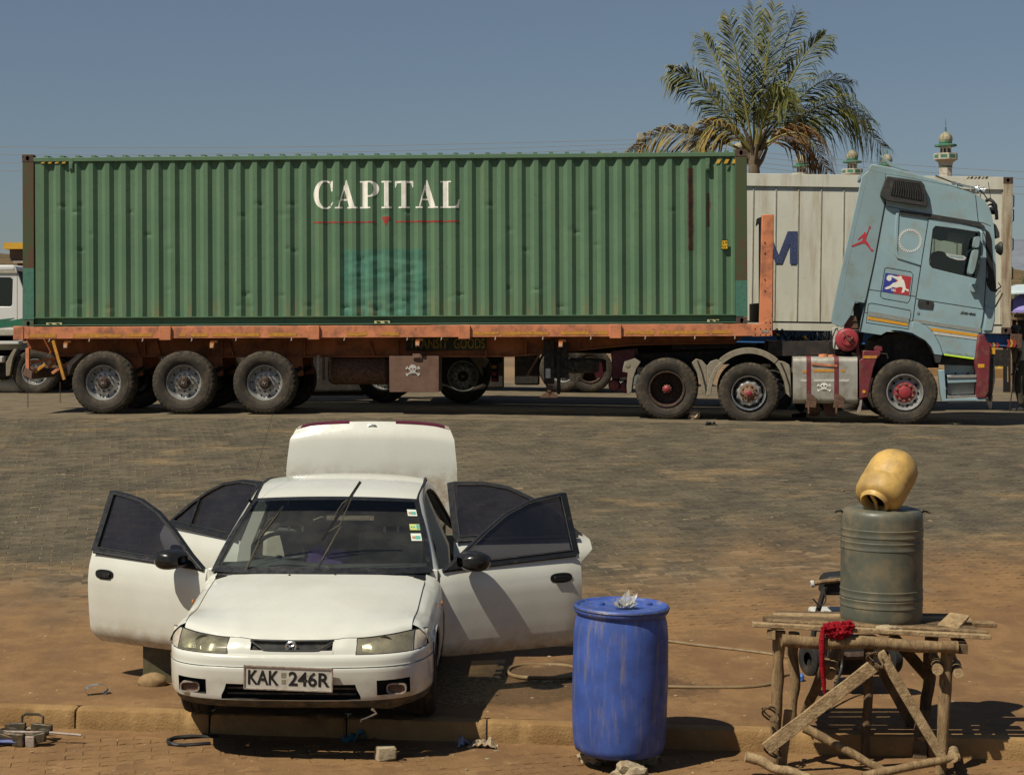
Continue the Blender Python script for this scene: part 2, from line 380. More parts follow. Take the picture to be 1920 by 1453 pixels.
# kerb of long cast stones
def kerb_mat():
    n = NT('dusty_kerb'); g = n.n.new('ShaderNodeNewGeometry'); pos = g.outputs['Position']
    a = n.noise(2.2, 6, .65, pos); b = n.noise(14, 5, .7, pos)
    c = n.mix((.29, .18, .075), (.215, .125, .05), n.ramp(a, .35, .65)); c = n.mix(c, (.33, .21, .10), n.ramp(b, .55, .75, 0, .7))
    c = n.mix(c, (.06, .052, .042), n.ramp(n.noise(1.3, 5, .6, pos), .63, .72, 0, .8))
    n.bump(n.math('ADD', b, n.noise(55, 4, .7, pos)), .7, .012); return n.out(c, .92, 0, .2)
M_KERB = kerb_mat()
kerb = tag(thing('kerb', 'long low kerb of dusty concrete stones', None, (0, yk(0), LOW_Z)), kind='structure')
KL = .96
for k in range(-5, 6):
    xa, xb = -.17 + k * KL, -.17 + (k + 1) * KL
    mb = MB(); nx, prof = 40, [(0, -.2), (0, .05), (.001, .143), (.008, .152), (.07, .156), (.14, .154), (.14, -.2)]
    def kp(i, j, xa=xa, xb=xb, k=k):
        x = lerp(xa + .006, xb - .006, i / nx); d, z = prof[j]
        chip = max(0, noise.noise(Vector((x * 7.3, k * 1.7, 0))) - .12) * .07 * (1 if j in (2, 3) else 0)
        e = .008 if i in (0, nx) else 0
        return (x, yk(x) - yk(0) + d + chip + (e if j < 4 else 0) + .004 * noise.noise(Vector((x * 6, j, k))), z - chip * .7 - (e if 1 < j < 6 else 0) + .004 * noise.noise(Vector((x * 3, 9, j))))
    mb.grid(kp, nx, len(prof) - 1); q = len(prof)
    mb.f += [list(range(q)), list(range(nx * q, nx * q + q))]; mb.mi += [0, 0]
    mb.build('kerbstone', M_KERB, kerb, smooth=50)
# ------------------------------------------------------------------ shipping container on its trailer
T = Frame(P3(43, 613, 28.83), -2.0, .25)      # x along the trailer, y away from the camera, z=0 deck
CL, CH, CWD = 12.19, 2.9, 2.44
box = thing('shipping_container', 'green corrugated forty foot shipping container with white CAPITAL lettering on a trailer', 'container', T.o, T.rot)
GRN = (.080, .152, .084)
def container_mat(name, panel):
    n = NT(name); co = n.xyz(); x, y, z = co[0], co[1], co[2]
    a = n.noise(1.2, 5, .6); b = n.noise(9, 5, .65)
    c = n.mix(GRN, (.096, .172, .094), n.ramp(a, .35, .65)); c = n.mix(c, (.070, .128, .076), n.ramp(b, .5, .7, 0, .6))
    st = n.noise(5, 6, .7, n.map((2.2, 2.2, .10))); c = n.mix(c, (.125, .165, .075), n.ramp(st, .54, .74, 0, .55))
    if panel:
        wob = n.math('MULTIPLY', n.math('SUBTRACT', n.noise(7, 4, .6), .5), .05)
        cw = [n.math('ADD', x, wob), y, n.math('ADD', z, wob)]
        x0, z0 = T.px(641, 592); x1, z1 = T.px(800, 467)
        tl = n.mix((.070, .200, .138), (.058, .155, .11), n.ramp(b, .4, .65)); c = n.mix(c, tl, n.math('MULTIPLY', n.boxmask(cw, x0, x1, 0, z1, .02), n.ramp(a, .3, .6, .55, .95)))
        rust = n.mix((.10, .045, .03), (.055, .03, .024), n.ramp(b, .4, .6))
        for u0, u1, v0, v1 in ((1290, 1301, 315, 470), (1325, 1332, 362, 425)):
            p = T.px(u0, v1); q = T.px(u1, v0); c = n.mix(c, rust, n.math('MULTIPLY', n.boxmask(cw, p[0], q[0], p[1], q[1], .012), .93))
        low = n.ramp(z, .12, .62, 1, 0); c = n.mix(c, (.20, .155, .065), n.math('MULTIPLY', low, n.ramp(n.noise(4, 6, .7, n.map((2, 2, .3))), .48, .68, 0, .75)))
    rn = n.noise(7, 7, .75, n.map((2.6, 2.6, .22))); c = n.mix(c, (.16, .062, .024), n.ramp(rn, .655, .72, 0, .85))
    sp = n.noise(38, 4, .7); c = n.mix(c, (.19, .085, .035), n.ramp(sp, .70, .76, 0, .8))
    sc_ = n.noise(24, 4, .7, n.map((.3, 1, 2))); c = n.mix(c, (.30, .40, .28), n.ramp(sc_, .70, .76, 0, .5))
    n.bump(n.noise(30, 4, .6), .12, .006); return n.out(c, n.ramp(b, .3, .7, .5, .7), 0, .35)
M_CPAN = container_mat('container_side_paint', True); M_CGRN = container_mat('container_frame_paint', False)
def post_mat(right):
    n = NT('container_post_paint'); z = n.xyz()[2]; a = n.noise(3, 6, .7, n.map((1, 1, .35))); b = n.noise(14, 5, .7)
    ol = n.mix((.055, .075, .032), (.10, .045, .026), n.ramp(a, .42, .6)); ol = n.mix(ol, (.13, .075, .045), n.ramp(b, .6, .75, 0, .6))
    gr = n.mix((.06, .17, .115), (.05, .12, .09), n.ramp(b, .4, .7)); gr = n.mix(gr, (.17, .075, .045), n.ramp(n.noise(8, 5, .7), .58, .7, 0, .6))
    h = .72 if right else .99; hz = n.math('ADD', z, n.math('MULTIPLY', n.math('SUBTRACT', b, .5), .08 if right else .01))
    n.bump(b, .2, .006); return n.out(n.mix(gr, ol, n.ramp(hz, h - .004, h + .004)), .65, 0, .3)
M_PL, M_PR = post_mat(0), post_mat(1)
M_RUST = pmat('rusty_steel', (.095, .052, .034), .35, (.16, .085, .05), .5, 14, .85, 0, .3, 60)
M_BLACK = pmat('dull_black', (.012, .012, .012), .3, None, 0, 8, .6)
M_HOLE = pmat('hole_shade_and_bolt_black', (.004, .004, .004), 0, None, 0, 5, .9, bump=0)  # near-black colour paints the shade inside holes; rivets and bolts share it
XP0, XP1 = .205, CL - .20
PER, PX0 = .2785, .29
def corr(x):
    """outward distance of the corrugated side behind the post face"""
    if x < PX0 - .04 or x > XP1 - .06: return .02
    p = ((x - PX0) % PER) / PER
    return (.020 if p < .26 else .020 + .050 * (p - .26) / .245 if p < .505 else .070 if p < .755 else .070 - .050 * (p - .755) / .245)
brk = sorted(set([XP0, XP1] + [round(PX0 + k * PER + PER * q, 4) for k in range(44) for q in (0, .13, .26, .3825, .505, .63, .755, .8775) if XP0 < PX0 + k * PER + PER * q < XP1]))
zr = sorted(set([.155 + 2.63 * i / 74 for i in range(75)]))
xd0, zd0 = T.px(640, 590); xd1, zd1 = T.px(812, 478)
_creases = [(random.uniform(T.px(70, 300)[0], T.px(560, 300)[0]) if i < 10 else random.uniform(.4, 11.8), random.choice([2.02, 1.60, 1.28, .55, .48, .36, 1.9, .3]) + random.gauss(0, .03), random.uniform(.05, .16)) for i in range(46)]
def dent(x, z):
    d = 0.
    k = smooth(xd0 - .15, xd0 + .25, x) * smooth(xd1 + .15, xd1 - .25, x) * smooth(zd1 + .12, zd1 - .1, z)
    if k: d += k * (.014 * (1 - abs(noise.noise(Vector((x * 1.7, z * 3.4, 3))))) ** 6 + .008 * (1 - abs(noise.noise(Vector((x * 2.2, z * 7, 8))))) ** 10)
    for cx, cz, w in _creases:
        if abs(x - cx) < w * 2.2 and abs(z - cz) < .10:
            d += .013 * math.exp(-((x - cx) / (w * .6)) ** 2 - ((z - cz) / .024) ** 2)
    return d + .003 * noise.noise(Vector((x * 1.3, z * 1.1, 0)))
mb = MB(); mb.grid(lambda i, j: (brk[i], corr(brk[i]) + dent(brk[i], zr[j]), zr[j]), len(brk) - 1, len(zr) - 1)
mb.build('side_panel', M_CPAN, box, smooth=22)
b2 = [x for i, x in enumerate(brk) if i % 2 == 0]
mb = MB(); mb.grid(lambda i, j: (b2[i], CWD - corr(b2[i]), (.155, 2.785)[j]), len(b2) - 1, 1); mb.build('side_panel', M_CGRN, box, smooth=22)
mb = MB()
for k in range(88): mb.box(.22 + k * .1335, .22 + k * .1335 + .0665, .07, CWD - .07, 2.85, 2.86 + (.03 if k % 2 else 0))
mb.build('roof_panel', M_CGRN, box, smooth=0)
for x, mt in ((0, M_PL), (CL - .195, M_PR)):
    for y in (0, CWD - .16):
        mb = MB(); mb.prism([(x, .12), (x + .195, .12), (x + .195, 2.785), (x, 2.785)], y, y + .16); mb.build('corner_post', mt, box, .008)
def casting(x, y, z, mt):
    sx = x if x < 6 else x; mb = MB(); oy = y
    w_, h_, d_ = .185, .12, .165
    hole = [(x + w_ / 2 + .030 * math.cos(t), z + h_ / 2 + .042 * math.sin(t)) for t in [2 * math.pi * i / 16 for i in range(16)]]
    rect = [(x, z), (x + w_, z), (x + w_, z + h_), (x, z + h_)]
    mb.prism(rect, oy, oy + d_, hole); mb.prism([(x + .02, z + .02), (x + w_ - .02, z + .02), (x + w_ - .02, z + h_ - .02), (x + .02, z + h_ - .02)], oy + d_ * .4, oy + d_ * .6, m=1)
    mb.build('corner_casting', [mt, M_HOLE], box)
M_CAST = pmat('casting_rust', (.06, .045, .036), .4, (.14, .07, .04), .5, 12, .85, 0, .3, 50)
M_CASTG = pmat('casting_green', (.07, .13, .085), .3, (.12, .07, .045), .5, 12, .8, 0, .25, 50)
for x in (-.002, CL - .188):
    for y in (-.004, CWD - .16):
        casting(x, y, -.005, M_CASTG if x < 6 else M_CAST); casting(x, y, CH - .115, M_CAST)
for y in (0, CWD - .07):
    mb = MB(); mb.box(.187, CL - .187, y, y + .07, 2.785, 2.855); mb.build('top_rail', M_CGRN, box, .006)
    mb = MB(); yo = .03 if y == 0 else -.03
    mb.box(.187, CL - .187, y + yo * 2.4, y + .03 + yo * 2.4, .035, .152); mb.box(.187, CL - .187, y - .012 + yo * .4, y + .055 + yo, .02, .036); mb.box(.2, CL - .2, min(y, y + yo) - (.004 if y == 0 else 0), y + .075, .146, .160)
    mb.build('bottom_rail', M_CGRN, box)
for x in (.05, CL - .09):
    mb = MB(); mb.box(x, x + .04, .16, CWD - .16, .1, 2.8); mb.build('end_wall', M_CGRN, box)
    for yy in ((.35, .75, 1.65, 2.05) if x < 6 else ()):
        mb = MB(); mb.tube([(x - .045, yy, .1), (x - .045, yy, 2.8)], .017); mb.build('locking_bar', M_CGRN, box)
mb = MB(); mb.box(.1, CL - .1, .11, CWD - .11, .004, .15); mb.build('floor', M_BLACK, box)
# high-cube stripes under the top rail
M_YEL = pmat('hazard_yellow', (.62, .36, .03), .2, (.25, .16, .06), .4, 20, .6)
for us in ((72, 124), (1338, 1398)):
    for i in range(4):
        u = us[0] + 4 + i * (us[1] - us[0]) / 4; mb = MB()
        p = T.poly([(u, 307), (u + 6, 307), (u + 11, 299 if u > 600 else 301), (u + 4, 299 if u > 600 else 301)]); mb.prism([(x, z) for x, z in p], .006, .016); mb.build('hazard_stripe', M_YEL, box)
for u in (133, 1327):
    x, z = T.px(u, 307); mb = MB(); mb.box(x - .035, x + .035, -.004, .05, z - .11, z + .09); mb.box(x - .022, x + .022, -.012, -.002, z - .09, z + .01); mb.build('air_vent', M_CGRN, box, .006)
# painted lettering, cut along the corrugation so that it lies on the steel
def paint(vs, fs, name, mt, off=.0035):
    b = bmesh.new(); bv_ = [b.verts.new((x, 0, z)) for x, z in vs]
    for f in fs:
        try: b.faces.new([bv_[i] for i in f])
        except ValueError: pass
    lo, hi = min(v[0] for v in vs), max(v[0] for v in vs)
    for x in brk:
        if lo < x < hi: bmesh.ops.bisect_plane(b, geom=b.verts[:] + b.edges[:] + b.faces[:], plane_co=(x, 0, 0), plane_no=(1, 0, 0))
    for v in b.verts: v.co.y = corr(v.co.x) + dent(v.co.x, v.co.z) - off
    me = bpy.data.meshes.new(name); b.to_mesh(me); b.free(); me.materials.append(mt); return link(name, me, box)
def white_paint():
    n = NT('lettering_white'); a = n.noise(6, 6, .7); c = n.mix((.80, .78, .69), (.66, .63, .53), n.ramp(a, .4, .7))
    c = n.mix(c, (.22, .09, .035), n.ramp(n.noise(16, 6, .75, n.map((2, 1, .8))), .66, .72, 0, .9)); return n.out(c, .6, 0, .3)
M_LW = white_paint(); M_LR = pmat('lettering_red', (.34, .035, .03), .2, (.12, .15, .08), .35, 14, .6)
def ring_poly(cx, cz, rx, rz, ix, iz, a0, a1, n=22, sx=0):
    o = [(cx + rx * math.cos(R(lerp(a0, a1, i / n))), cz + rz * math.sin(R(lerp(a0, a1, i / n)))) for i in range(n + 1)]
    k = [(cx + sx + ix * math.cos(R(lerp(a1, a0, i / n))), cz + iz * math.sin(R(lerp(a1, a0, i / n)))) for i in range(n + 1)]
    return o + k
def serif(ch):
    """outlines of a serif capital in a unit box"""
    q = lambda a, b, c, d: [(a, c), (b, c), (b, d), (a, d)]
    if ch == 'I': return [q(.28, .72, .05, .95), q(0, 1, 0, .06), q(0, 1, .94, 1)]
    if ch == 'T': return [q(.36, .64, .05, .92), q(.2, .8, 0, .06), q(0, 1, .92, 1), [(0, .76), (.05, .76), (.12, .92), (0, .92)], [(1, .76), (1, .92), (.88, .92), (.95, .76)]]
    if ch == 'L': return [q(.14, .42, .06, .95), q(0, .56, .95, 1), [(0, 0), (.96, 0), (1, .32), (.95, .32), (.86, .12), (.74, .06), (0, .06)]]
    if ch == 'P': return [q(.14, .42, .06, .94), q(0, .56, 0, .06), q(0, .42, .94, 1), ring_poly(.52, .71, .48, .29, .20, .23, -90, 90), q(.42, .52, .42, .48), q(.42, .52, .94, 1)]
    if ch == 'A': return [[(.46, .98), (.53, .98), (.88, .06), (.62, .06), (.40, .72)], [(.15, .06), (.21, .06), (.45, .80), (.40, .86)], q(.24, .62, .29, .35), q(0, .32, 0, .06), q(.54, 1, 0, .06), [(.44, .98), (.55, .98), (.50, 1.04)]]
    if ch == 'C': return [ring_poly(.60, .5, .60, .52, .34, .46, 62, 300, 30, .02), [(.90, .62), (.97, .62), (.99, 1.0), (.93, 1.0), (.86, .90), (.82, .93), (.84, .86)], [(.88, .08), (1.0, .22), (.95, .24), (.86, .13)]]
for ch, a, b_ in (('C', 118, 278), ('A', 295, 478), ('P', 497, 655), ('I', 675, 757), ('T', 785, 935), ('A', 955, 1140), ('L', 1157, 1315)):
    x0, z0 = T.px(560 + a / 4.364, 391.5 - (a - 118) / 4.364 * .006); x1, z1 = T.px(560 + b_ / 4.364, 339.2)
    vs, fs = [], []
    for k, pl in enumerate(serif(ch)):
        o = len(vs); vs += [(lerp(x0, x1, p[0]), lerp(z0, z1, p[1])) for p in pl]
        fs += [[i + o for i in t] for t in tessellate_polygon([[Vector((p[0], p[1], 0)) for p in pl]])]
    paint(vs, fs, 'lettering', M_LW)
for pts in ([(588, 416), (705, 415), (705, 417.6), (588, 419)], [(742, 414), (861, 413.5), (861, 416.8), (742, 417.3)], [(714.5, 407), (732.5, 406.5), (723.5, 424)]):
    p = T.poly(pts, .04); paint(p, [list(range(len(p)))], 'lettering', M_LR)
def decal(u0, v0, u1, v1, mt, name='sticker', parent=None, y=-.002, th=.004):
    x0, z0 = T.px(u0, v1, y); x1, z1 = T.px(u1, v0, y); mb = MB(); mb.box(x0, x1, y - th, y, z0, z1); return mb.build(name, mt, parent)
M_SY = pmat('sticker_yellow', (.70, .42, .02), .1, None, 0, 10, .5)
st = decal(1352, 450, 1365, 468, M_BLACK, 'height_sticker', box, .018); st2 = decal(1353.2, 451.4, 1363.8, 466.6, M_SY, 'sticker_face', box, .012)
for t, v0, v1 in (('2.9', 452.5, 458), ('9\'6"', 460, 465.5)):
    vs, fs = text2d(t, 1, 0, .01); x0, z0 = T.px(1354, v1); x1, z1 = T.px(1363, v0); mb = MB(); mb.add([(x, .006, z) for x, z in fit2d(vs, x0, x1, z0, z1)], fs); mb.build('sticker_number', M_BLACK, box)
M_SP = pmat('sticker_pale', (.55, .52, .25), .2, (.2, .17, .08), .3, 20, .6)
for u0, u1, v in ((87, 116, 608), (702, 731, 604.5), (1326, 1348, 602)):
    decal(u0, v - 3, u1, v + 2.5, M_SP, 'lifting_sticker', box, .026)
    for k in range(2):
        u = u0 + 3 + k * (u1 - u0) * .5; p = T.poly([(u, v - 2), (u + 6, v - 2), (u + 9, v), (u + 6, v + 1.8), (u, v + 1.8), (u + 3, v)], .02); mb = MB(); mb.prism(p, .017, .021); mb.build('arrow_mark', M_BLACK, box)

# ------------------------------------------------------------------ wheels
M_TYRE = pmat('dusty_tyre', (.040, .034, .027), .25, (.105, .080, .050), .38, 3, .85, 0, .3, 45, .25)
M_TREAD = pmat('tyre_tread', (.030, .027, .023), .3, (.10, .078, .048), .5, 8, .9, 0, .3, 60, .2)
M_RIM = pmat('scuffed_silver_rim', (.42, .42, .40), .25, (.15, .10, .06), .3, 9, .42, .55, .1, 80)
M_CHROME = pmat('worn_chrome', (.62, .62, .60), .1, (.2, .14, .08), .2, 12, .22, .9, .05, 80)
M_HUB = pmat('hub_brown', (.055, .033, .024), .3, (.12, .075, .045), .4, 14, .7, .2, .3, 60)
M_HUBR = pmat('hub_rust', (.20, .11, .07), .4, (.30, .19, .12), .5, 18, .85, .1, .5, 60)
M_MAR = pmat('maroon_paint', (.155, .022, .030), .25, (.14, .075, .05), .35, 6, .5, 0, .1, 60)
M_MARB = pmat('bright_maroon', (.30, .032, .042), .2, (.14, .075, .05), .3, 8, .45)
def tyre_mesh(name, RO, RI, W, seg=120, lug=True, m=None):
    h = W / 2; prof = [(RI, -h * .72), (RI + .012, -h * .80), (RI + .03, -h * .88), (lerp(RI, RO, .45), -h), (lerp(RI, RO, .60), -h * 1.005), (lerp(RI, RO, .61), -h * .985), (RO - .055, -h * .95), (RO - .03, -h * .92), (RO - .006, -h * .80)]
    nt = len(prof); g = []
    for k in range(1, 5):
        c = lerp(-h * .8, h * .8, k / 5); g += [(RO, c - .012), (RO - .012, c - .006), (RO - .012, c + .006), (RO, c + .012)]
    prof = prof + g + [(r, -z) for r, z in reversed(prof)]
    def fn(i, j, r, z):
        if lug and j in (nt - 2, nt - 1, len(prof) - nt, len(prof) - nt + 1) and i % 3 == 0: return r - .013, z * .975
        return r, z
    mb = MB(); mb.lathe(prof, seg, fn=fn)
    for q in range(len(mb.f)):
        j = q % (len(prof) - 1); mb.mi[q] = 1 if nt - 2 <= j <= len(prof) - nt else 0
    me = mb.mesh(name, [m or M_TYRE, M_TREAD], 40); return me
def nuts(mb, n, r, y0, y1, s=.014, m=0, ph=0):
    for i in range(n):
        a = 2 * math.pi * i / n + ph; mb.lathe([(.0001, y0), (s, y0), (s, y1)], 6, (r * math.cos(a), 0, r * math.sin(a)), 'y', m)
def rim_trailer():
    r = MB(); r.lathe([(.255, .17), (.268, .05), (.275, -.02), (.292, -.06), (.303, -.10), (.300, -.125), (.288, -.125), (.280, -.11), (.262, -.05), (.250, -.025), (.236, -.018), (.205, -.03), (.175, -.055), (.10, -.06), (.10, .1)], 64)
    for i in range(10):
        a = 2 * math.pi * (i + .5) / 10; r.lathe([(.0001, -.031), (.014, -.031), (.016, -.02)], 10, (.226 * math.cos(a), -.002, .226 * math.sin(a)), 'y', 1)
    nuts(r, 10, .148, -.095, -.05, .017, 2)
    h = MB(); h.lathe([(.105, .0), (.105, -.10), (.085, -.115), (.075, -.16), (.066, -.175), (.0001, -.178)], 32); nuts(h, 8, .088, -.128, -.10, .010)
    for i in range(5):
        a = 2 * math.pi * i / 5; h.bar((.07 * math.cos(a), -.12, .07 * math.sin(a)), (.115 * math.cos(a), -.105, .115 * math.sin(a)), .012, .012)
    k = MB(); k.box(-.022, -.010, -.186, -.178, -.024, .024); k.box(.010, .022, -.186, -.178, -.024, .024); k.box(-.010, .010, -.185, -.178, -.004, .004)
    return r.mesh('rim', [M_RIM, M_HOLE, M_HUB]), h.mesh('hub', M_HUB), k.mesh('hub_badge', M_RIM)
def rim_drive():
    r = MB(); r.lathe([(.27, .17), (.272, -.10), (.285, -.125), (.302, -.13), (.298, -.145), (.280, -.142), (.266, -.11), (.262, .10), (.24, .135), (.10, .14), (.09, .0)], 64)
    h = MB(); h.lathe([(.075, .14), (.075, -.02), (.060, -.05), (.052, -.085), (.03, -.10), (.0001, -.104)], 28); nuts(h, 10, .066, -.055, -.02, .013, 1)
    return r.mesh('rim', M_HUB), h.mesh('hub', [M_MARB, M_HUBR])
def rim_mid():
    r = MB(); r.lathe([(.262, .17), (.266, -.06), (.278, -.12), (.294, -.135), (.290, -.155), (.280, -.152), (.262, -.10), (.252, -.04)], 64)
    d = MB(); d.lathe([(.252, .05), (.24, -.02), (.21, -.10), (.175, -.13), (.10, -.13), (.0001, -.13)], 60, fn=lambda i, j, rr, z: (rr - (.018 if j in (1, 2) and (i % 6) < 3 else 0), z))
    for i in range(10):
        a = 2 * math.pi * (i + .5) / 10; d.lathe([(.0001, -.058), (.022, -.058), (.024, -.03)], 10, (.229 * math.cos(a), 0, .229 * math.sin(a)), 'y', 1)
    h = MB(); h.lathe([(.155, -.12), (.150, -.145), (.10, -.15), (.085, -.19), (.05, -.205), (.0001, -.208)], 40); nuts(h, 10, .135, -.185, -.14, .018); nuts(h, 12, .098, -.178, -.14, .012, 0, .2)
    k = MB(); k.lathe([(.05, -.19), (.05, -.225), (.035, -.235), (.0001, -.237)], 24)
    return r.mesh('rim', M_CHROME), d.mesh('wheel_disc', [M_RIM, M_HOLE]), h.mesh('hub', M_HUBR), k.mesh('hub_cap', M_MARB)
def rim_steer():
    r = MB(); r.lathe([(.262, .15), (.266, -.05), (.280, -.11), (.300, -.13), (.296, -.148), (.282, -.145), (.262, -.09), (.245, -.04), (.225, -.03), (.19, -.055), (.165, -.062), (.0001, -.062)], 64)
    for i in range(10):
        a = 2 * math.pi * (i + .5) / 10; b_ = MB(); b_.lathe([(.0001, 0), (.020, 0), (.021, .012)], 12)
        ca_, sa_ = math.cos(a), math.sin(a); r.add([(ca_ * (.222 + v[0] * .75) - sa_ * v[2] * 1.3, v[1] - .048, sa_ * (.222 + v[0] * .75) + ca_ * v[2] * 1.3) for v in b_.v], b_.f, 1)
    h = MB(); h.lathe([(.172, -.06), (.170, -.085), (.155, -.09), (.105, -.088), (.098, -.12), (.08, -.13), (.0001, -.132)], 48)
    k = MB(); nuts(k, 10, .138, -.13, -.088, .019)
    return r.mesh('rim', [M_RIM, M_HOLE]), h.mesh('hub', M_MARB), k.mesh('wheel_nuts', M_HUBR)
TY_T = tyre_mesh('tyre', .535, .300, .37); TY_D = tyre_mesh('tyre', .520, .298, .30); TY_S = tyre_mesh('tyre', .535, .296, .31)
RT, RD, RM, RS = rim_trailer(), rim_drive(), rim_mid(), rim_steer()
def wheel(parent, x, y, z, tyre, rims, flip=False, sc=1., lean=0., tw=0.):
    w_ = part('wheel', parent, (x, y, z), (lean, tw, math.pi if flip else 0.)); w_.scale = (sc, sc, sc)
    for me in (tyre,) + rims: link(me.name.split('.')[0], me, w_)
    return w_

# ------------------------------------------------------------------ the flatbed trailer
ORG = (.62, .225, .105)
M_ORG = pmat('faded_orange_paint', ORG, .2, (.16, .075, .05), .42, 2.2, .6, 0, .15, 40, .3)
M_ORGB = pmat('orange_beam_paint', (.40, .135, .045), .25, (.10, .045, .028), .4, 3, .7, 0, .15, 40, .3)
M_TAPE = pmat('worn_amber_tape', (.56, .27, .025), .25, (.33, .13, .06), .45, 18, .5)
tr = thing('flatbed_trailer', 'faded orange flatbed semi-trailer carrying the green container', 'trailer', T.o, T.rot, off=(6, 1.2, -1.47))
def rect_px(mb, u0, v0, u1, v1, y0, y1, m=0):
    x0, z1 = T.px(u0, v0, y0); x1, z0 = T.px(u1, v1, y0); mb.box(x0, x1, y0, y1, z0, z1, m); return mb
def tr_rect(name, mt, u0, v0, u1, v1, y0, y1, bevel=0, par=None):
    return rect_px(MB(), u0, v0, u1, v1, y0, y1).build(name, mt, par or tr, bevel)
XR = T.px(1448, 620)[0]
mb = MB(); mb.box(.02, XR, -.012, .06, -.205, -.003); mb.box(.02, XR, .06, .11, -.205, -.19); rail = mb.build('side_rail', M_ORG, tr, .006)
mb = MB(); mb.box(.02, XR, CWD - .06, CWD + .01, -.205, -.003); mb.build('side_rail', M_ORG, tr, .006)
mb = MB(); mb.box(-.16, .02, -.03, CWD + .03, -.225, .012); mb.build('rear_beam', M_ORG, tr, .01)
mb = MB(); mb.box(-.01, .11, -.018, .0, -.2, .005); mb.build('rear_post_plate', M_ORG, tr, .004)
for u in (300, 578, 860, 1143):
    mb = MB(); x0 = T.px(u, 620)[0]; mb.box(x0, x0 + .195, -.055, .05, -.235, .0); mb.build('bolster_end', M_ORG, tr, .008)
    mb = MB(); mb.box(x0 + .02, x0 + .17, .06, CWD - .06, -.19, -.05); mb.build('cross_beam', M_ORGB, tr)
for k in range(16):
    mb = MB(); x = .5 + k * .78; mb.box(x, x + .06, .11, CWD - .11, -.16, -.03); mb.build('cross_member', M_ORGB, tr)
mb = MB(); mb.box(.05, XR - .1, .06, CWD - .06, -.03, -.012); mb.build('deck', M_RUST, tr)
for u0, u1 in ((55, 105), (136, 227), (235, 286), (336, 348), (357, 390), (398, 486), (503, 556), (650, 688), (714, 748), (888, 936), (940, 1030), (1052, 1104), (1113, 1140), (1172, 1227), (1235, 1330), (1335, 1372)):
    v = lerp(629.5, 622.5, (u0 - 50) / 1350); x0, z0 = T.px(u0, v + 3.3, -.016); x1, z1 = T.px(u1, v - 3.1, -.016)
    mb = MB(); n_ = max(2, int((x1 - x0) / .12)); mb.grid(lambda i, j: (lerp(x0, x1, i / n_), -.0165, lerp(z0, z1, j) + random.gauss(0, .0035)), n_, 1); mb.build('reflective_tape', M_TAPE, tr)
M_HOOK = pmat('bare_hook_steel', (.42, .36, .30), .3, (.2, .1, .06), .4, 20, .5, .3)
for u in (93, 168, 268, 360, 443, 547, 646, 764, 828, 929, 1018, 1108, 1210, 1303, 1378):
    x, z = T.px(u, lerp(636, 630, u / 1400)); mb = MB(); mb.tube([(x, .0, z + .02), (x, -.012, z - .035), (x - .012, -.03, z - .05)], .011, 6); mb.build('rope_hook', M_HOOK, tr)
# main beams (deep web, gooseneck at the front)
for yb in (.70, 1.66):
    prof = T.poly([(48, 631), (1400, 626), (1380, 642), (1215, 645), (1180, 646), (1030, 661), (960, 667), (420, 668), (120, 666), (52, 652)], yb)
    mb = MB(); mb.prism(prof, yb, yb + .03); mb.build('main_beam', M_ORGB, tr)
    mb = MB(); low = T.poly([(52, 653), (120, 667), (420, 669), (960, 668), (1030, 662), (1180, 647), (1215, 646), (1380, 643)], yb)
    for a, b_ in zip(low, low[1:]): mb.bar((a[0], yb + .015, a[1]), (b_[0], yb + .015, b_[1]), .17, .022)
    mb.build('beam_flange', M_ORGB, tr)
    if yb < 1:
        for u in (260, 270, 300, 390, 415, 436, 540, 570, 700, 745, 910, 985):
            x, z0 = T.px(u, 667, yb - .07); z1 = T.px(u, 640, yb - .07)[1]; mb = MB(); mb.prism([(x, z0), (x + .02, z0), (x + .02, z1), (x, z1)] if u % 4 else [(x, z0), (x + .02, z0), (x - .05, z1), (x - .07, z1)], yb - .08, yb); mb.build('stiffener', M_ORGB, tr)
for u in (235, 385, 535):
    p = T.poly([(u, 670), (u + 32, 670), (u + 34, 704), (u + 18, 706), (u + 2, 690)], .62); mb = MB(); mb.prism(p, 1.80, 1.83); mb.build('spring_hanger', M_ORGB, tr)
    mb = MB(); mb.prism(p, .60, .63); mb.lathe([(.0001, .575), (.03, .575), (.03, .6)], 12, (p[3][0], 0, p[3][1] + .06)); mb.build('spring_hanger', M_ORGB, tr, .004)
# axles, springs and the three wheels a side
M_AXLE = pmat('greasy_axle', (.022, .018, .015), .3, (.06, .045, .03), .4, 8, .8)
for u, v in ((192, 718), (343, 717.5), (495, 718)):
    x, z = T.px(u, v, -.02); mb = MB(); mb.tube([(x, .2, z), (x, 2.24, z)], .065, 12)
    for yb in (.62, 1.68): mb.tube([(x - .55, yb, z + .24), (x - .3, yb, z + .10), (x, yb, z + .06), (x + .3, yb, z + .10), (x + .55, yb, z + .24)], .045, 6); mb.lathe([(.0001, -.1), (.19, -.1), (.19, .08), (.0001, .08)], 24, (x, .42 if yb < 1 else 2.02, z))
    mb.build('axle', M_AXLE, tr)
    wheel(tr, x, .165, z, TY_T, RT, tw=random.uniform(-.6, .6)); wheel(tr, x, CWD - .165, z, TY_T, RT, True)
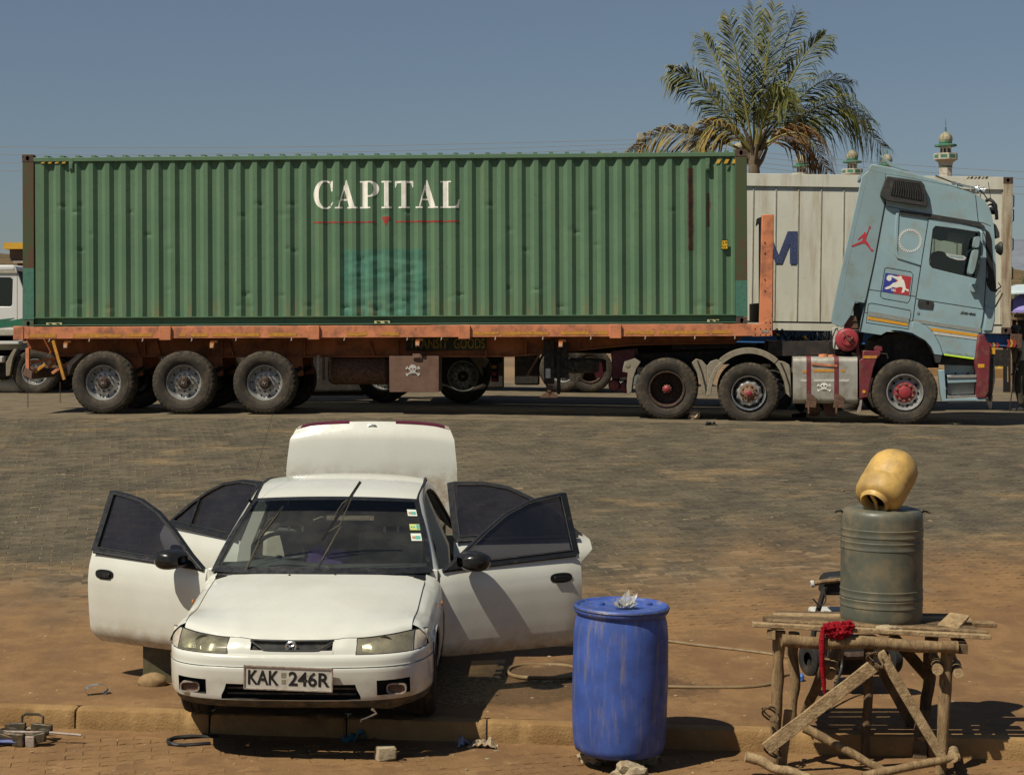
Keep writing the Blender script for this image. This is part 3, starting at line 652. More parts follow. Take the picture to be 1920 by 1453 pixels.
# tool box with stencilled skull, air tank, hanging bits
M_TBOX = pmat('brown_toolbox_paint', (.155, .088, .058), .15, (.10, .052, .034), .4, 4, .75, 0, .12, 50)
mb = MB(); rect_px(mb, 730, 668, 823, 735, .10, .80); tb = mb.build('tool_box', M_TBOX, tr, .006)
x0, z0 = T.px(774, 670, .08); mb = MB(); mb.box(x0, x0 + .15, .075, .1, z0 - .03, z0 + .06); mb.box(x0 + .02, x0 + .12, .06, .08, z0 - .01, z0 + .02); mb.build('hasp', M_TBOX, tr, .004)
def skull(parent, u0, v0, u1, v1, y, white, black, name='skull_sign', fr=None):
    """skull over crossed bones, flat print"""
    fr = fr or T; a = fr.px(u0, v1, y); b_ = fr.px(u1, v0, y); sc = lambda p: (lerp(a[0], b_[0], p[0]), lerp(a[1], b_[1], p[1])); mb = MB(); yy = [y]
    def blob(cx, cz, rx, rz, m=0, n=18):
        yy[0] -= .0006; mb.add([(lambda q: (q[0], yy[0], q[1]))(sc((cx + rx * math.cos(2 * math.pi * i / n), cz + rz * math.sin(2 * math.pi * i / n)))) for i in range(n)], [list(range(n))], m)
    def quad(ps, m=0):
        yy[0] -= .0006; mb.add([(lambda q: (q[0], yy[0], q[1]))(sc(p)) for p in ps], [list(range(len(ps)))], m)
    for s_ in (1, -1):
        X = lambda t: .5 + s_ * (t - .5)
        quad([(X(.06), .16), (X(.12), .08), (X(.94), .66), (X(.88), .74)])
        for cx, cz in ((.05, .18), (.10, .06), (.90, .76), (.96, .64)): blob(X(cx), cz, .065, .075)
    blob(.5, .66, .27, .33); quad([(.34, .2), (.66, .2), (.68, .45), (.32, .45)])
    blob(.39, .6, .075, .085, 1); blob(.61, .6, .075, .085, 1); quad([(.47, .42), (.53, .42), (.5, .52)], 1)
    for t in (.42, .5, .58): quad([(t - .012, .21), (t + .012, .21), (t + .012, .33), (t - .012, .33)], 1)
    return mb.build(name, [white, black], parent, recalc=False, smooth=0)
M_STEN = pmat('stencil_white', (.50, .50, .46), .15, (.25, .18, .13), .35, 30, .7)
skull(tr, 761, 683, 787, 705, .096, M_STEN, M_TBOX)
mb = MB(); a = T.p3(618, 692, .75); b_ = T.p3(728, 692, .75)
mb.lathe([(.0001, a.x - .04), (.2, a.x - .02), (.25, a.x + .04), (.25, b_.x - .04), (.2, b_.x + .02), (.0001, b_.x + .04)], 28, (0, a.y + .1, a.z - .02), 'x'); mb.build('air_tank', M_RUST, tr)
for u in (596, 606, 618):
    x, z = T.px(u, 690, .55); mb = MB(); mb.box(x - .012, x + .03, .52, .56, z - .2, z + .22); mb.build('tank_bracket', M_RUST if u != 596 else M_HOOK, tr)
# TRANSIT GOODS board on the web
M_BOARD = pmat('board_dark_green', (.022, .030, .018), .3, (.07, .05, .03), .4, 6, .7); M_BT = pmat('board_lettering', (.42, .27, .03), .3, (.05, .04, .02), .5, 20, .7)
tr_rect('sign_board', M_BOARD, 762, 631, 912, 657, .60, .61)
for t, u0, u1 in (('TRANSIT', 767, 840), ('GOODS', 851, 909)):
    vs, fs = text2d(t, 1, 0, .012); x0, z0 = T.px(u0, 654, .595); x1, z1 = T.px(u1, 634, .595); mb = MB(); mb.add([(x, .595, z) for x, z in fit2d(vs, x0, x1, z0, z1)], fs); mb.build('lettering', M_BT, tr, recalc=False, smooth=0)
# marker lamps on brackets
M_LAMP = pmat('amber_marker', (.55, .18, .03), .2, (.4, .3, .2), .4, 30, .4); M_LAMPW = pmat('cracked_lens', (.55, .42, .33), .3, (.5, .2, .05), .5, 30, .4)
for u, v in ((126, 642), (400, 642), (785, 638), (1053, 640)):
    x, z = T.px(u, v, .05); mb = MB(); mb.box(x - .05, x + .07, .03, .06, z - .01, z + .03); mb.box(x - .05, x + .02, .0, .05, z - .10, z - .01); mb.build('side_marker_lamp', M_LAMP, tr, .004)
    mb = MB(); mb.box(x - .045, x + .012, -.012, .0, z - .09, z - .045); mb.build('lamp_lens', M_LAMPW, tr, .003)
# landing legs
for yb in (.42, 1.84):
    mb = MB(); x, z0 = T.px(1020, 720, yb); x1, z1 = T.px(1039, 637, yb); mb.box(x, x1, yb, yb + .17, z0, z1); leg = mb.build('landing_leg', M_AXLE, tr, .008)
    mb = MB(); zf = T.px(1020, 746, yb)[1]; cx = (x + x1) / 2; mb.prism([(cx - .16, zf), (cx + .16, zf), (cx + .15, zf + .03), (cx + .06, zf + .08), (cx + .055, zf + .2), (cx - .055, zf + .2), (cx - .06, zf + .08), (cx - .15, zf + .03)], yb + .01, yb + .16); mb.lathe([(.0001, yb - .005), (.03, yb - .005), (.03, yb + .01)], 12, (cx, 0, zf + .12)); mb.build('landing_foot', M_RUST, tr, .004)
    mb = MB(); a = T.p3(1017, 655, yb); b_ = T.p3(988, 705, yb + .1); mb.tube([a, b_], .022, 8); mb.build('leg_brace', M_RUST, tr)
    mb = MB(); mb.box(x + .17, x + .42, yb + .05, yb + .09, z0 + .1, z1 - .05); mb.build('leg_bracket', M_AXLE, tr)
tr_rect('paper_label', M_STEN, 1023, 691, 1032, 709, .412, .416)
mb = MB(); mb.tube([(T.px(1026, 700, 1)[0], .5, T.px(1, 690, 1)[1]), (T.px(1026, 700, 1)[0], 1.9, T.px(1, 690, 1)[1])], .03, 8); mb.build('leg_shaft', M_AXLE, tr)
# flat spare wheel under the neck and red mud flap
sp = part('spare_wheel', tr, T.p3(1093, 687, .25) + Vector((0, .42, 0)), (R(90), 0, 0)); sp.scale = (.78, .78, .72); link('tyre', TY_D, sp); link('rim', RD[0], sp)
mb = MB(); mb.prism(T.poly([(1110, 680), (1128, 679), (1132, 703), (1127, 708), (1117, 709)], .4), .4, .42); mb.build('mud_flap', M_MARB, tr, .004)
mb = MB(); mb.box(T.px(1044, 700, .5)[0], T.px(1050, 700, .5)[0], .45, 1.9, T.px(1, 742, .5)[1], T.px(1, 650, .5)[1]); mb.build('spare_carrier', M_AXLE, tr)
# headboard
mb = MB(); mb.prism(T.poly([(1429, 403), (1450, 403), (1448, 630), (1424, 608)], -.01), -.015, .10); mb.build('headboard_post', M_ORG, tr, .008)
mb = MB(); mb.prism(T.poly([(1429, 403), (1450, 403), (1448, 630), (1424, 608)], CWD), CWD - .1, CWD + .01); mb.build('headboard_post', M_ORG, tr, .008)
mb = MB(); mb.prism(T.poly([(1420, 410), (1430, 406), (1430, 608), (1424, 608), (1424, 418), (1418, 424)], .2), .10, .32); mb.build('headboard_stay', M_BLACK, tr)
mb = MB(); mb.prism(T.poly([(1411, 609), (1426, 607), (1448, 595), (1448, 630), (1411, 631)], -.017), -.024, -.014); mb.build('gusset_plate', M_ORG, tr, .003)
for u, v in [(1416, 617), (1426, 617), (1436, 617), (1444, 617), (1416, 628), (1426, 628), (1436, 628), (1444, 628), (1436, 605), (1444, 605), (1434, 455), (1434, 475), (1434, 524), (1434, 545)]:
    x, z = T.px(u, v, -.02); mb = MB(); mb.lathe([(.0001, -.027), (.011, -.027), (.011, -.02)], 8, (x, 0, z)); mb.build('rivet', M_HOLE, tr)
mb = MB(); mb.box(T.px(1426, 500, .3)[0], T.px(1440, 500, .3)[0], .3, CWD - .3, .02, .35); mb.build('headboard_rail', M_BLACK, tr)
decal(1427, 619, 1441, 624, M_HOOK, 'maker_plate', tr, -.026)
# rear end: under-run bar, stays, chains
mb = MB(); a = T.px(52, 662, .05); mb.box(a[0] - .03, a[0] + .03, .02, .1, a[1] - .30, a[1] + .08); mb.build('bumper_stay', M_ORG, tr, .004)
mb = MB(); a = T.px(53, 700, .02); mb.prism([(a[0] - .09, a[1] - .03), (a[0] + .07, a[1] - .10), (a[0] + .08, a[1] + .02), (a[0] - .04, a[1] + .10)], -.02, CWD - .1); mb.build('underrun_bar', M_TBOX, tr, .006)
for (u0, v0), (u1, v1), mt, y in (((100, 639), (121, 712), M_TAPE, -.02), ((57, 680), (105, 672), M_ORGB, .3), ((62, 700), (85, 683), M_TAPE, .15), ((98, 700), (118, 686), M_ORG, .25), ((118, 688), (148, 668), M_ORGB, .35), ((92, 690), (104, 672), M_ORGB, .35)):
    mb = MB(); mb.bar(T.p3(u0, v0, y), T.p3(u1, v1, y), .05, .05); mb.build('rear_stay', mt, tr, .004)
for u, v0, v1 in ((52, 705, 768), (113, 715, 758)):
    mb = MB(); x, z0 = T.px(u, v0, .1); z1 = T.px(u, v1, .1)[1]; k = int((z0 - z1) / .03)
    for i in range(k):
        zz = z0 - i * .03; d = .009; mb.tube([(x + (d if i % 2 else 0), .1 + (0 if i % 2 else d), zz), (x + (d if i % 2 else 0), .1 + (0 if i % 2 else d), zz - .032), (x - (d if i % 2 else 0), .1 - (0 if i % 2 else d), zz - .032), (x - (d if i % 2 else 0), .1 - (0 if i % 2 else d), zz)], .0035, 4)
    mb.build('earthing_chain', M_RUST, tr)
mb = MB(); mb.prism(T.poly([(130, 683), (150, 664), (162, 663), (140, 684), (133, 703)], .45), .3, .7); mb.build('mudguard', M_HOOK, tr)
# ------------------------------------------------------------------ the tractor unit with its cab tipped forward
T_TRAILER = T; T = Frame(T.M @ T.p3(1250, 729, 0), -6.5, 0)      # the tractor stands at a slight angle to its trailer
M_BLUE = pmat('pale_blue_cab_paint', (.245, .355, .385), .12, (.235, .245, .205), .32, 1.8, .30, 0, .04, 40, .45, .15)
M_BLUEG = pmat('grey_blue_fairing', (.215, .30, .315), .10, (.17, .19, .16), .3, 1.6, .5, 0, .04, 40, .4)
M_SEAM = pmat('panel_gap_black', (.008, .009, .010), .2, None, 0, 5, .8, bump=0)
M_PLAS = pmat('weathered_black_plastic', (.030, .031, .030), .25, (.075, .065, .045), .3, 8, .65)
M_GUARD = pmat('grey_mudguard', (.235, .205, .150), .15, (.16, .12, .075), .4, 6, .65)
M_TANK = pmat('dull_aluminium_tank', (.40, .385, .33), .15, (.22, .18, .12), .42, 3, .45, .35, .06, 40)
M_CHAS = pmat('black_chassis', (.020, .017, .014), .3, (.05, .036, .025), .4, 5, .8)
M_GREY = pmat('grey_stripe', (.23, .245, .225), .1, (.18, .16, .12), .3, 9, .6)
M_AMB = pmat('amber_reflector', (.62, .30, .02), .15, (.4, .2, .05), .3, 20, .45)
tk = thing('lorry_tractor', 'pale blue lorry tractor unit with its cab tipped forward', 'lorry', T.o, T.rot, off=(T.px(1600, 700)[0], 1.2, T.px(1600, 790)[1]))
cab = part('cab', tk, (0, 0, 0)); cab['_off'] = (0, 0, 0)
YC = .015
def cprism(name, pts, y0, y1, mt, par=cab, bevel=0, hole=None, walls=None, **k):
    mb = MB(); mb.prism(T.poly(pts, y0), y0, y1, T.poly(hole, y0) if hole else None, walls=walls); return mb.build(name, mt, par, bevel, **k)
def strip(mb, pts, w_, y, m=0):
    """flat ribbon along pixel points, w_ metres wide"""
    P = [Vector((*T.px(u, v, y),)) for u, v in pts]; L_, R_ = [], []
    for i, p in enumerate(P):
        d = (P[min(i + 1, len(P) - 1)] - P[max(i - 1, 0)]).normalized(); n_ = Vector((-d.y, d.x)) * w_ / 2; L_.append(p + n_); R_.append(p - n_)
    k = len(P); mb.add([(p.x, y, p.y) for p in L_ + R_], [(i, i + 1, k + i + 1, k + i) for i in range(k - 1)], m); return mb
OUT = [(1661, 327), (1703, 334), (1745, 342), (1784, 350), (1812, 358), (1832, 366), (1846, 376), (1855, 391), (1860, 405), (1863, 420), (1864.5, 440), (1866, 470), (1867.5, 505), (1868, 540), (1867, 553), (1866, 577), (1865, 602), (1861, 624), (1840, 626), (1833, 630), (1827, 674), (1768, 665), (1762, 646), (1751, 627), (1737, 612), (1720, 604), (1712, 603), (1709, 624), (1690, 620), (1675, 619), (1662, 622), (1652, 628), (1612, 622), (1616, 597), (1625, 560), (1640, 490), (1661, 380)]
WIN = [(1749, 430), (1754, 424), (1790, 428.5), (1838, 436), (1842, 445), (1838, 500), (1831, 523), (1790, 513.5), (1748, 503), (1743, 497), (1742.5, 488)]
DOOR = [(1741, 410), (1770, 413), (1800, 418), (1830, 425), (1843, 433), (1848, 446), (1850, 480), (1849, 520), (1845, 579), (1842, 602), (1837, 624), (1834, 629), (1827.5, 673.5), (1768, 664), (1762, 646), (1750, 624), (1736, 611), (1722, 605), (1711, 603), (1717, 560), (1728, 490)]
grow = lambda pts, k: [(sum(p[0] for p in pts) / len(pts) + (u - sum(p[0] for p in pts) / len(pts)) * k, sum(p[1] for p in pts) / len(pts) + (v - sum(p[1] for p in pts) / len(pts)) * k) for u, v in pts]
# shell: near side with window hole, far side, roof / front / back walls (no wall where the windscreen is)
po = T.poly(OUT, YC); ph = T.poly(grow(WIN, 1.06), YC); n_ = len(po)
mb = MB(); mb.prism(po, YC, YC + .04, ph, walls=[]); mb.prism(po, 2.41, 2.45, ph, walls=[])
mb.prism(po, YC, 2.45, walls=[i for i in range(n_) if not 9 <= i <= 12], caps=(0, 0))
mb.build('shell', M_BLUE, cab, .03, seg=3, smooth=50)
M_WIND = glassm('lorry_windscreen', (.55, .62, .58), .25)
mb = MB(); mb.prism(po[9:14] + [(p[0] - .02, p[1]) for p in po[13:8:-1]], YC + .06, 2.39); mb.build('windscreen', M_WIND, cab)
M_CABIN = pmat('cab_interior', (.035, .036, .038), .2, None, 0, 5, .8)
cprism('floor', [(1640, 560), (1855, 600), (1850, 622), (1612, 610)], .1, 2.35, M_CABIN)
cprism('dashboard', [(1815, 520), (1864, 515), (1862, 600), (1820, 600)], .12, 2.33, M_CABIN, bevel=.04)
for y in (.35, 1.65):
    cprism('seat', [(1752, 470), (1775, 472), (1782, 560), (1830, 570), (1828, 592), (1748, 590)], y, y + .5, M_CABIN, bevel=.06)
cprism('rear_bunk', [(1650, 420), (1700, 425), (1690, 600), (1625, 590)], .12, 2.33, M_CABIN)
cprism('sun_blind', [(1749, 425), (1778, 429), (1776, 449), (1765, 452), (1749, 447)], .10, .14, M_BLACK)
cprism('header_trim', [(1745, 424), (1845, 438), (1846, 446), (1746, 428)], .08, 2.38, M_BLACK)
cprism('window_pillar', [(1806, 440), (1812, 441), (1809, 520), (1803, 520)], 2.30, 2.38, M_BLACK)
# near door with window, handle, mirror
dr = part('door', cab)
mb = MB(); mb.prism(T.poly(DOOR, .005), .004, .03, T.poly(WIN, .005)); mb.build('door_panel', M_BLUE, dr, .005)
M_SIDEG = glassm('lorry_side_glass', (.62, .70, .68), .12)
mb = MB(); mb.prism(T.poly(WIN, .02), .017, .021); mb.build('window', M_SIDEG, dr)
mb = MB(); strip(mb, WIN + [WIN[0]], .035, .0085); mb.build('window_seal', M_SEAM, dr)
cprism('half_blind', [(1743, 478), (1840, 487), (1832, 522), (1748, 502)], .028, .034, M_CABIN, dr)
cprism('door_handle', [(1722, 562), (1750, 565.5), (1751, 569), (1749, 580), (1722, 577), (1720.5, 573)], -.012, .004, M_PLAS, dr, .006)
cprism('handle_recess', [(1737, 564.5), (1742, 565), (1742, 571), (1737, 570.5)], -.016, -.012, M_HOLE, dr)
x, z = T.px(1721.5, 586.5); mb = MB(); mb.lathe([(.0001, -.008), (.022, -.008), (.026, .003)], 16, (x, 0, z)); mb.build('door_lock', M_CHROME, dr)
mb = MB(); mb.tube([T.p3(1834, 434, -.02), T.p3(1838, 433, -.18), T.p3(1841, 437, -.26), T.p3(1841, 470, -.27), T.p3(1837, 500, -.27), T.p3(1834, 522, -.24), T.p3(1829, 536, -.10), T.p3(1828, 540, 0)], .022, 10); mb.build('mirror_arm', M_BLUEG, dr)
def blobbox(name, cu, cv, du, dv, y0, y1, mt, par, tilt=0):
    pts = [(cu + du * math.copysign(abs(math.cos(t)) ** .5, math.cos(t)) + tilt * -dv * math.copysign(abs(math.sin(t)) ** .5, math.sin(t)), cv + dv * math.copysign(abs(math.sin(t)) ** .5, math.sin(t))) for t in [2 * math.pi * i / 24 for i in range(24)]]
    return cprism(name, pts, y0, y1, mt, par, .02)
blobbox('mirror', 1832, 454, 5, 10.5, -.36, -.16, M_BLUEG, dr, .15); blobbox('mirror', 1826, 491, 5.5, 23, -.38, -.14, M_BLUEG, dr, .22)
for v in (457, 492): blobbox('mirror_clamp', 1836, v, 3, 4.5, -.3, -.22, M_BLUEG, dr)
blobbox('mirror_foot', 1826, 540, 6.5, 7.5, -.06, .01, M_BLUEG, dr)
# panel gaps, swages, stripes
GY = .003
mb = MB(); strip(mb, [(1661, 376), (1640, 490), (1625, 560), (1613, 621)], .022, YC - GY); strip(mb, DOOR + [DOOR[0]], .012, .0012)
strip(mb, [(1662, 387), (1684, 391), (1720, 398), (1843, 418), (1858, 424)], .008, YC - GY); strip(mb, [(1829, 366), (1833, 405), (1835, 422)], .010, YC - GY)
strip(mb, [(1630, 543), (1717, 556)], .009, YC - GY); strip(mb, [(1717, 560), (1844, 580)], .010, .0012); strip(mb, [(1621, 586), (1710, 602)], .006, YC - GY)
hatch = [(1659, 504), (1663, 502), (1708, 510), (1712, 515), (1706, 562), (1702, 568), (1656, 560), (1651, 556), (1652, 545), (1659, 504)]
box2 = [(1628, 570), (1634, 568.5), (1707, 582), (1708, 588), (1703, 617), (1624, 605), (1628, 570)]
strip(mb, hatch, .010, YC - GY); strip(mb, box2, .010, YC - GY); mb.build('panel_gap', M_SEAM, cab, recalc=False, smooth=0)
cprism('door_overhang', [(1687, 394), (1740, 402), (1800, 411), (1838, 418), (1846, 424), (1846, 428), (1800, 418), (1740, 409), (1687, 401)], -.012, .02, M_PLAS, cab)
cprism('panel_recess_rim', [(1684, 392), (1690, 394), (1686, 403), (1683, 470), (1686, 480), (1728, 494), (1727, 499), (1682, 485), (1676, 474), (1680, 400)], -.004, .02, M_BLUE, cab, .012, seg=3)
for pts, mt in (([(1629, 583), (1705, 597), (1704, 605), (1628, 592)], M_GREY), ([(1627, 593.5), (1703, 606.5), (1702, 611.5), (1627, 599)], M_AMB)):
    cprism('stripe', pts, YC - .007, YC - .001, mt)
for pts, mt in (([(1713, 598), (1840, 616.5), (1839, 624), (1712, 604)], M_GREY), ([(1743, 614), (1833, 626.5), (1832.5, 632), (1747, 620)], M_AMB), ([(1748, 621), (1832, 633), (1831.5, 637), (1752, 627)], M_STEN)):
    cprism('stripe', pts, -.003, .004, mt, dr)
M_NEON = pmat('lime_reflector', (.55, .80, .03), .1, None, 0, 10, .4)
cprism('lime_stripe', [(1770, 663.5), (1826, 671), (1826, 674), (1770, 666)], -.003, .004, M_NEON, dr)
# front corner panel below the windscreen
cprism('corner_panel', [(1849, 570), (1853, 576.5), (1865.5, 577), (1866, 600), (1861, 622), (1844, 621), (1847, 600)], -.012, .08, M_BLUE, cab, .02, seg=3)
# emblems and lettering on the side
M_RED = pmat('emblem_red', (.40, .035, .045), .1, None, 0, 10, .5); M_WHT = pmat('emblem_white', (.68, .66, .58), .06, None, 0, 10, .55); M_BLU = pmat('emblem_blue', (.035, .045, .26), .1, None, 0, 10, .5)
Z1 = lambda pts: [(1540 + a / 5.333, 290 + b_ / 5.333) for a, b_ in pts]
def flat(name, pts, y, mt, par=None):
    p = T.poly(pts, y); mb = MB(); mb.add([(x, y, z) for x, z in p], [list(t) for t in tessellate_polygon([[Vector((q[0], q[1], 0)) for q in p]])]); return mb.build(name, mt, par or cab, recalc=False, smooth=0)
dunk = Z1([(300, 908), (335, 895), (398, 868), (408, 858), (413, 838), (405, 828), (385, 845), (372, 858), (363, 850), (390, 822), (412, 800), (425, 792), (423, 780), (434, 775), (443, 782), (446, 795), (455, 780), (474, 740), (471, 722), (482, 713), (495, 722), (492, 738), (478, 748), (462, 795), (450, 830), (447, 860), (470, 885), (490, 925), (500, 945), (522, 952), (523, 962), (500, 970), (488, 950), (470, 928), (440, 893), (420, 886), (360, 905), (318, 922), (303, 920)])
flat('leaping_figure_emblem', dunk, .028, M_RED)
mb = MB(); cx, cz = T.px(1706, 451.5, YC); ro = .195
for i in range(34):
    a0 = 2 * math.pi * i / 34; q = []
    for r_, da in ((ro, .0), (ro, .11), (ro - .038, .20), (ro - .038, .09)): q.append((cx + r_ * math.cos(a0 + da) * 1.0, .010, cz + r_ * math.sin(a0 + da)))
    mb.add(q, [(0, 1, 2, 3)])
mb.build('rope_ring_emblem', M_WHT, cab, recalc=False, smooth=0)
flat('emblem_panel_blue', Z1([(640, 1183), (760, 1200), (720, 1388), (608, 1368)]), .0095, M_BLU); flat('emblem_panel_red', Z1([(760, 1200), (900, 1222), (873, 1408), (720, 1388)]), .0095, M_RED)
ball = [(678 + 26 * math.cos(2 * math.pi * i / 18), 1238 + 26 * math.sin(2 * math.pi * i / 18)) for i in range(18)]
flat('emblem_ball', Z1(ball), .0068, M_WHT)
player = Z1([(655, 1222), (672, 1205), (700, 1205), (740, 1218), (772, 1222), (790, 1212), (805, 1222), (806, 1240), (826, 1258), (838, 1300), (845, 1340), (876, 1352), (872, 1370), (835, 1352), (828, 1378), (800, 1382), (808, 1360), (815, 1330), (790, 1322), (750, 1332), (715, 1325), (685, 1340), (650, 1348), (632, 1338), (650, 1325), (685, 1312), (715, 1285), (750, 1275), (768, 1260), (745, 1245), (700, 1222), (672, 1222)])
flat('emblem_player', player, .0075, M_WHT)
def lorry_text(t, u0, v0, u1, v1, slope, y, mt, shear=0, par=None, bold=.0):
    vs, fs = text2d(t, 1, shear, bold); a = T.px(u0, v0 + 0, y); b_ = T.px(u1, v1, y); vs = fit2d(vs, a[0], b_[0], b_[1] if b_[1] < a[1] else a[1], max(a[1], b_[1]))
    mb = MB(); mb.add([(x, y, z - (x - a[0]) * slope) for x, z in vs], fs); return mb.build('lettering', mt, par or dr, recalc=False, smooth=0)
lorry_text('NBA', 1671, 541, 1680, 546, .14, .0058, M_WHT, 0, cab, .02)
lorry_text('2646', 1799, 583, 1830, 588, .14, -.004, M_BLACK, .35, dr, .03)
lorry_text('Mercedes-Benz', 1773, 657.5, 1825, 663, .14, .0015, M_GREY, .3, dr)
sk = [(1772, 475), (1790, 478), (1808, 480), (1812, 484), (1808, 488), (1796, 488), (1780, 483)]
flat('window_sticker', sk, .0155, M_STEN, dr); flat('window_sticker_blue', [(1777, 477.5), (1806, 481.5), (1807, 486), (1782, 482)], .0145, M_BLUEG, dr)
# rear side fairing, roof deflector, air intake, visor, lamps, horns
FAIR = [(1616, 331), (1628, 320.5), (1660, 326), (1660, 380), (1640, 489), (1624, 560), (1621, 569), (1604, 566), (1600, 578), (1598, 588), (1582, 612), (1578, 614), (1559, 606), (1558, 602), (1568, 546)]
fa = cprism('side_fairing', FAIR, .033, .075, M_BLUEG, cab, .012, seg=3); cprism('side_fairing', FAIR, 2.37, 2.41, M_BLUEG, cab, .012)
mb = MB(); strip(mb, [(1625, 330), (1600, 440), (1578, 553)], .012, .030); mb.build('fairing_crease', M_BLUE, cab, recalc=False)
cprism('rear_wall', [(1640, 330), (1662, 328), (1662, 380), (1625, 562), (1613, 620), (1604, 615)], .3, 2.15, M_BLUEG, cab)
cprism('roof_deflector', [(1631, 310), (1636, 308), (1662, 312), (1700, 322), (1745, 334), (1790, 348), (1806, 354), (1770, 348), (1700, 334), (1661, 328), (1629, 322)], .12, 2.34, M_BLUEG, cab, .02, seg=3)
cprism('deflector_fin', [(1647, 291), (1649, 290), (1665, 301), (1690, 314), (1705, 320), (1690, 319), (1668, 311)], .9, .94, M_BLUEG, cab, .006)
cprism('intake_housing', [(1662, 332), (1664, 330.5), (1703, 336), (1728, 340), (1734, 348), (1738, 372), (1739, 386), (1737, 388), (1705, 383), (1664, 377), (1651, 368), (1652, 360)], -.10, .03, M_PLAS, cab, .03, seg=3)
cprism('intake_plinth', [(1660, 372), (1739, 384), (1740, 389), (1736, 390), (1662, 380)], -.04, .02, M_BLUE, cab, .012)
cprism('intake_grille_back', [(1677, 338), (1725, 345), (1731, 375), (1727, 378), (1670, 367)], -.104, -.098, M_HOLE, cab)
for i in range(13):
    t = i / 12; mb = MB(); a = T.p3(lerp(1676, 1725, t) - .3, lerp(338.5, 346, t), -.108); b_ = T.p3(lerp(1674, 1729, t) + 1.5, lerp(366, 376, t), -.108); mid = (a + b_) / 2 + Vector((.02, 0, .0)); mb.tube([a, mid, b_], .008, 5); mb.build('intake_slat', M_PLAS, cab)
cprism('sun_visor', [(1846, 413), (1856, 414), (1868, 422), (1874, 436), (1874.5, 446), (1868, 446), (1858, 430)], .05, 2.4, M_PLAS, cab, .01)
M_VIS = pmat('visor_smoke', (.02, .022, .02), .1, None, 0, 5, .3)
mb = MB(); mb.tube([T.p3(1849, 377, .3), T.p3(1856, 374, .25), T.p3(1863, 380, .22), T.p3(1868, 396, .22), T.p3(1869, 412, .25)], .03, 8); mb.build('visor_bracket', M_BLACK, cab)
for v, y in ((392, .35), (392, .9)):
    mb = MB(); a = T.p3(1862, v, y); mb.lathe([(.0001, -.10), (.06, -.10), (.09, -.04), (.095, .05), (.08, .06), (.0001, .055)], 20, a, 'x'); mb.build('roof_lamp', M_VIS, cab)
mb = MB(); a = T.p3(1870, 467, .15); mb.lathe([(.0001, -.05), (.06, -.045), (.10, .0), (.115, .03), (.10, .05), (.0001, .055)], 24, (a.x - .0, a.y - .15, a.z), 'x'); mb.tube([(a.x - .05, a.y - .15, a.z), (a.x - .08, a.y + .1, a.z + .2), (a.x - .12, a.y + .1, a.z + .3)], .014, 6); mb.build('kerb_mirror', M_VIS, cab)
cprism('cowl', [(1849, 520), (1856, 524), (1866, 541), (1871, 545), (1869, 548), (1858, 546), (1851, 536)], .0, 2.4, M_BLACK, cab, .01)
cprism('screen_pillar', [(1848, 430), (1855, 436), (1858, 445), (1862, 500), (1868, 541), (1860, 543), (1853, 520), (1850, 480)], -.008, .05, M_BLACK, cab)
for y0, (uu, vv) in ((.5, (1784, 343)), (.75, (1794, 346))):
    mb = MB(); a = T.p3(uu, vv, y0); b_ = T.p3(uu + 52, vv + 11, y0); d = b_ - a; mb.tube([a, a + d * .12, a + d * .2, a + d * .8, a + d * .9, b_], [.028, .03, .012, .014, .03, .06], 12); mb.build('air_horn', M_CHROME, cab)
    mb = MB(); mb.tube([a, a - Vector((0, 0, .06))], .02, 6); mb.tube([a + d * .7, a + d * .7 - Vector((0, 0, .07))], .01, 6); mb.build('horn_bracket', M_CHROME, cab)
mb = MB(); mb.tube([T.p3(1858, 375, .6), T.p3(1853, 342, .6)], .006, 5); mb.build('aerial', M_BLACK, cab)
mb = MB(); mb.tube([T.p3(1754, 330, .7), T.p3(1785, 342, .7), T.p3(1806, 350, .7)], .012, 5); mb.build('roof_bar', M_BLACK, cab)
mb = MB(); mb.tube([T.p3(1838, 357, .4), T.p3(1846, 366, .4), T.p3(1852, 375, .4)], .01, 5); mb.build('lamp_cable', M_BLACK, cab)
for (a, b_), r_ in ((((1867, 545), (1877, 538)), .012), (((1877, 538), (1872, 530)), .008), (((1876, 544), (1866, 558)), .006), (((1880, 550), (1866, 576)), .012)):
    mb = MB(); mb.tube([T.p3(*a, .05), T.p3(*b_, .02)], r_, 6); mb.build('wiper', M_BLACK, cab)
# wheel-arch lining, step well, maroon bumper
cprism('arch_trim', [(1711, 603), (1722, 605), (1736, 611), (1750, 624), (1762, 646), (1768, 664), (1767, 666), (1751, 664), (1746, 651), (1733, 637), (1714, 627), (1709, 624)], -.03, .10, M_BLUE, cab, .015, seg=3)
cprism('arch_lining', [(1640, 640), (1660, 628), (1690, 624), (1712, 629), (1733, 640), (1744, 655), (1752, 690), (1640, 690)], .35, 2.1, M_CHAS, tk)
cprism('arch_end', [(1751, 664), (1766, 666), (1763, 680), (1755, 680)], -.02, .1, M_PLAS, tk)
cprism('sill_black', [(1768, 667), (1830, 676), (1830, 686), (1764, 684)], .08, 2.3, M_CHAS, tk)
cprism('step_frame', [(1759, 694), (1771, 693), (1774, 748), (1848, 745), (1850, 746), (1849, 751), (1766, 752), (1764, 740)], -.01, .12, M_BLUE, tk, .008)
cprism('step_well', [(1771, 682), (1833, 682), (1833, 748), (1774, 749)], .28, .32, M_BLUE, tk)
for v in (704, 742):
    cprism('step_tread', [(1776, v), (1832, v - 1.5), (1832, v + 4), (1776, v + 5)], .02, .28, M_CHROME, tk, .004)
    cprism('step_riser', [(1776, v + 6), (1831, v + 4), (1831, v + 12), (1777, v + 14)], .04, .10, M_BLUE if v < 720 else M_GREY, tk)
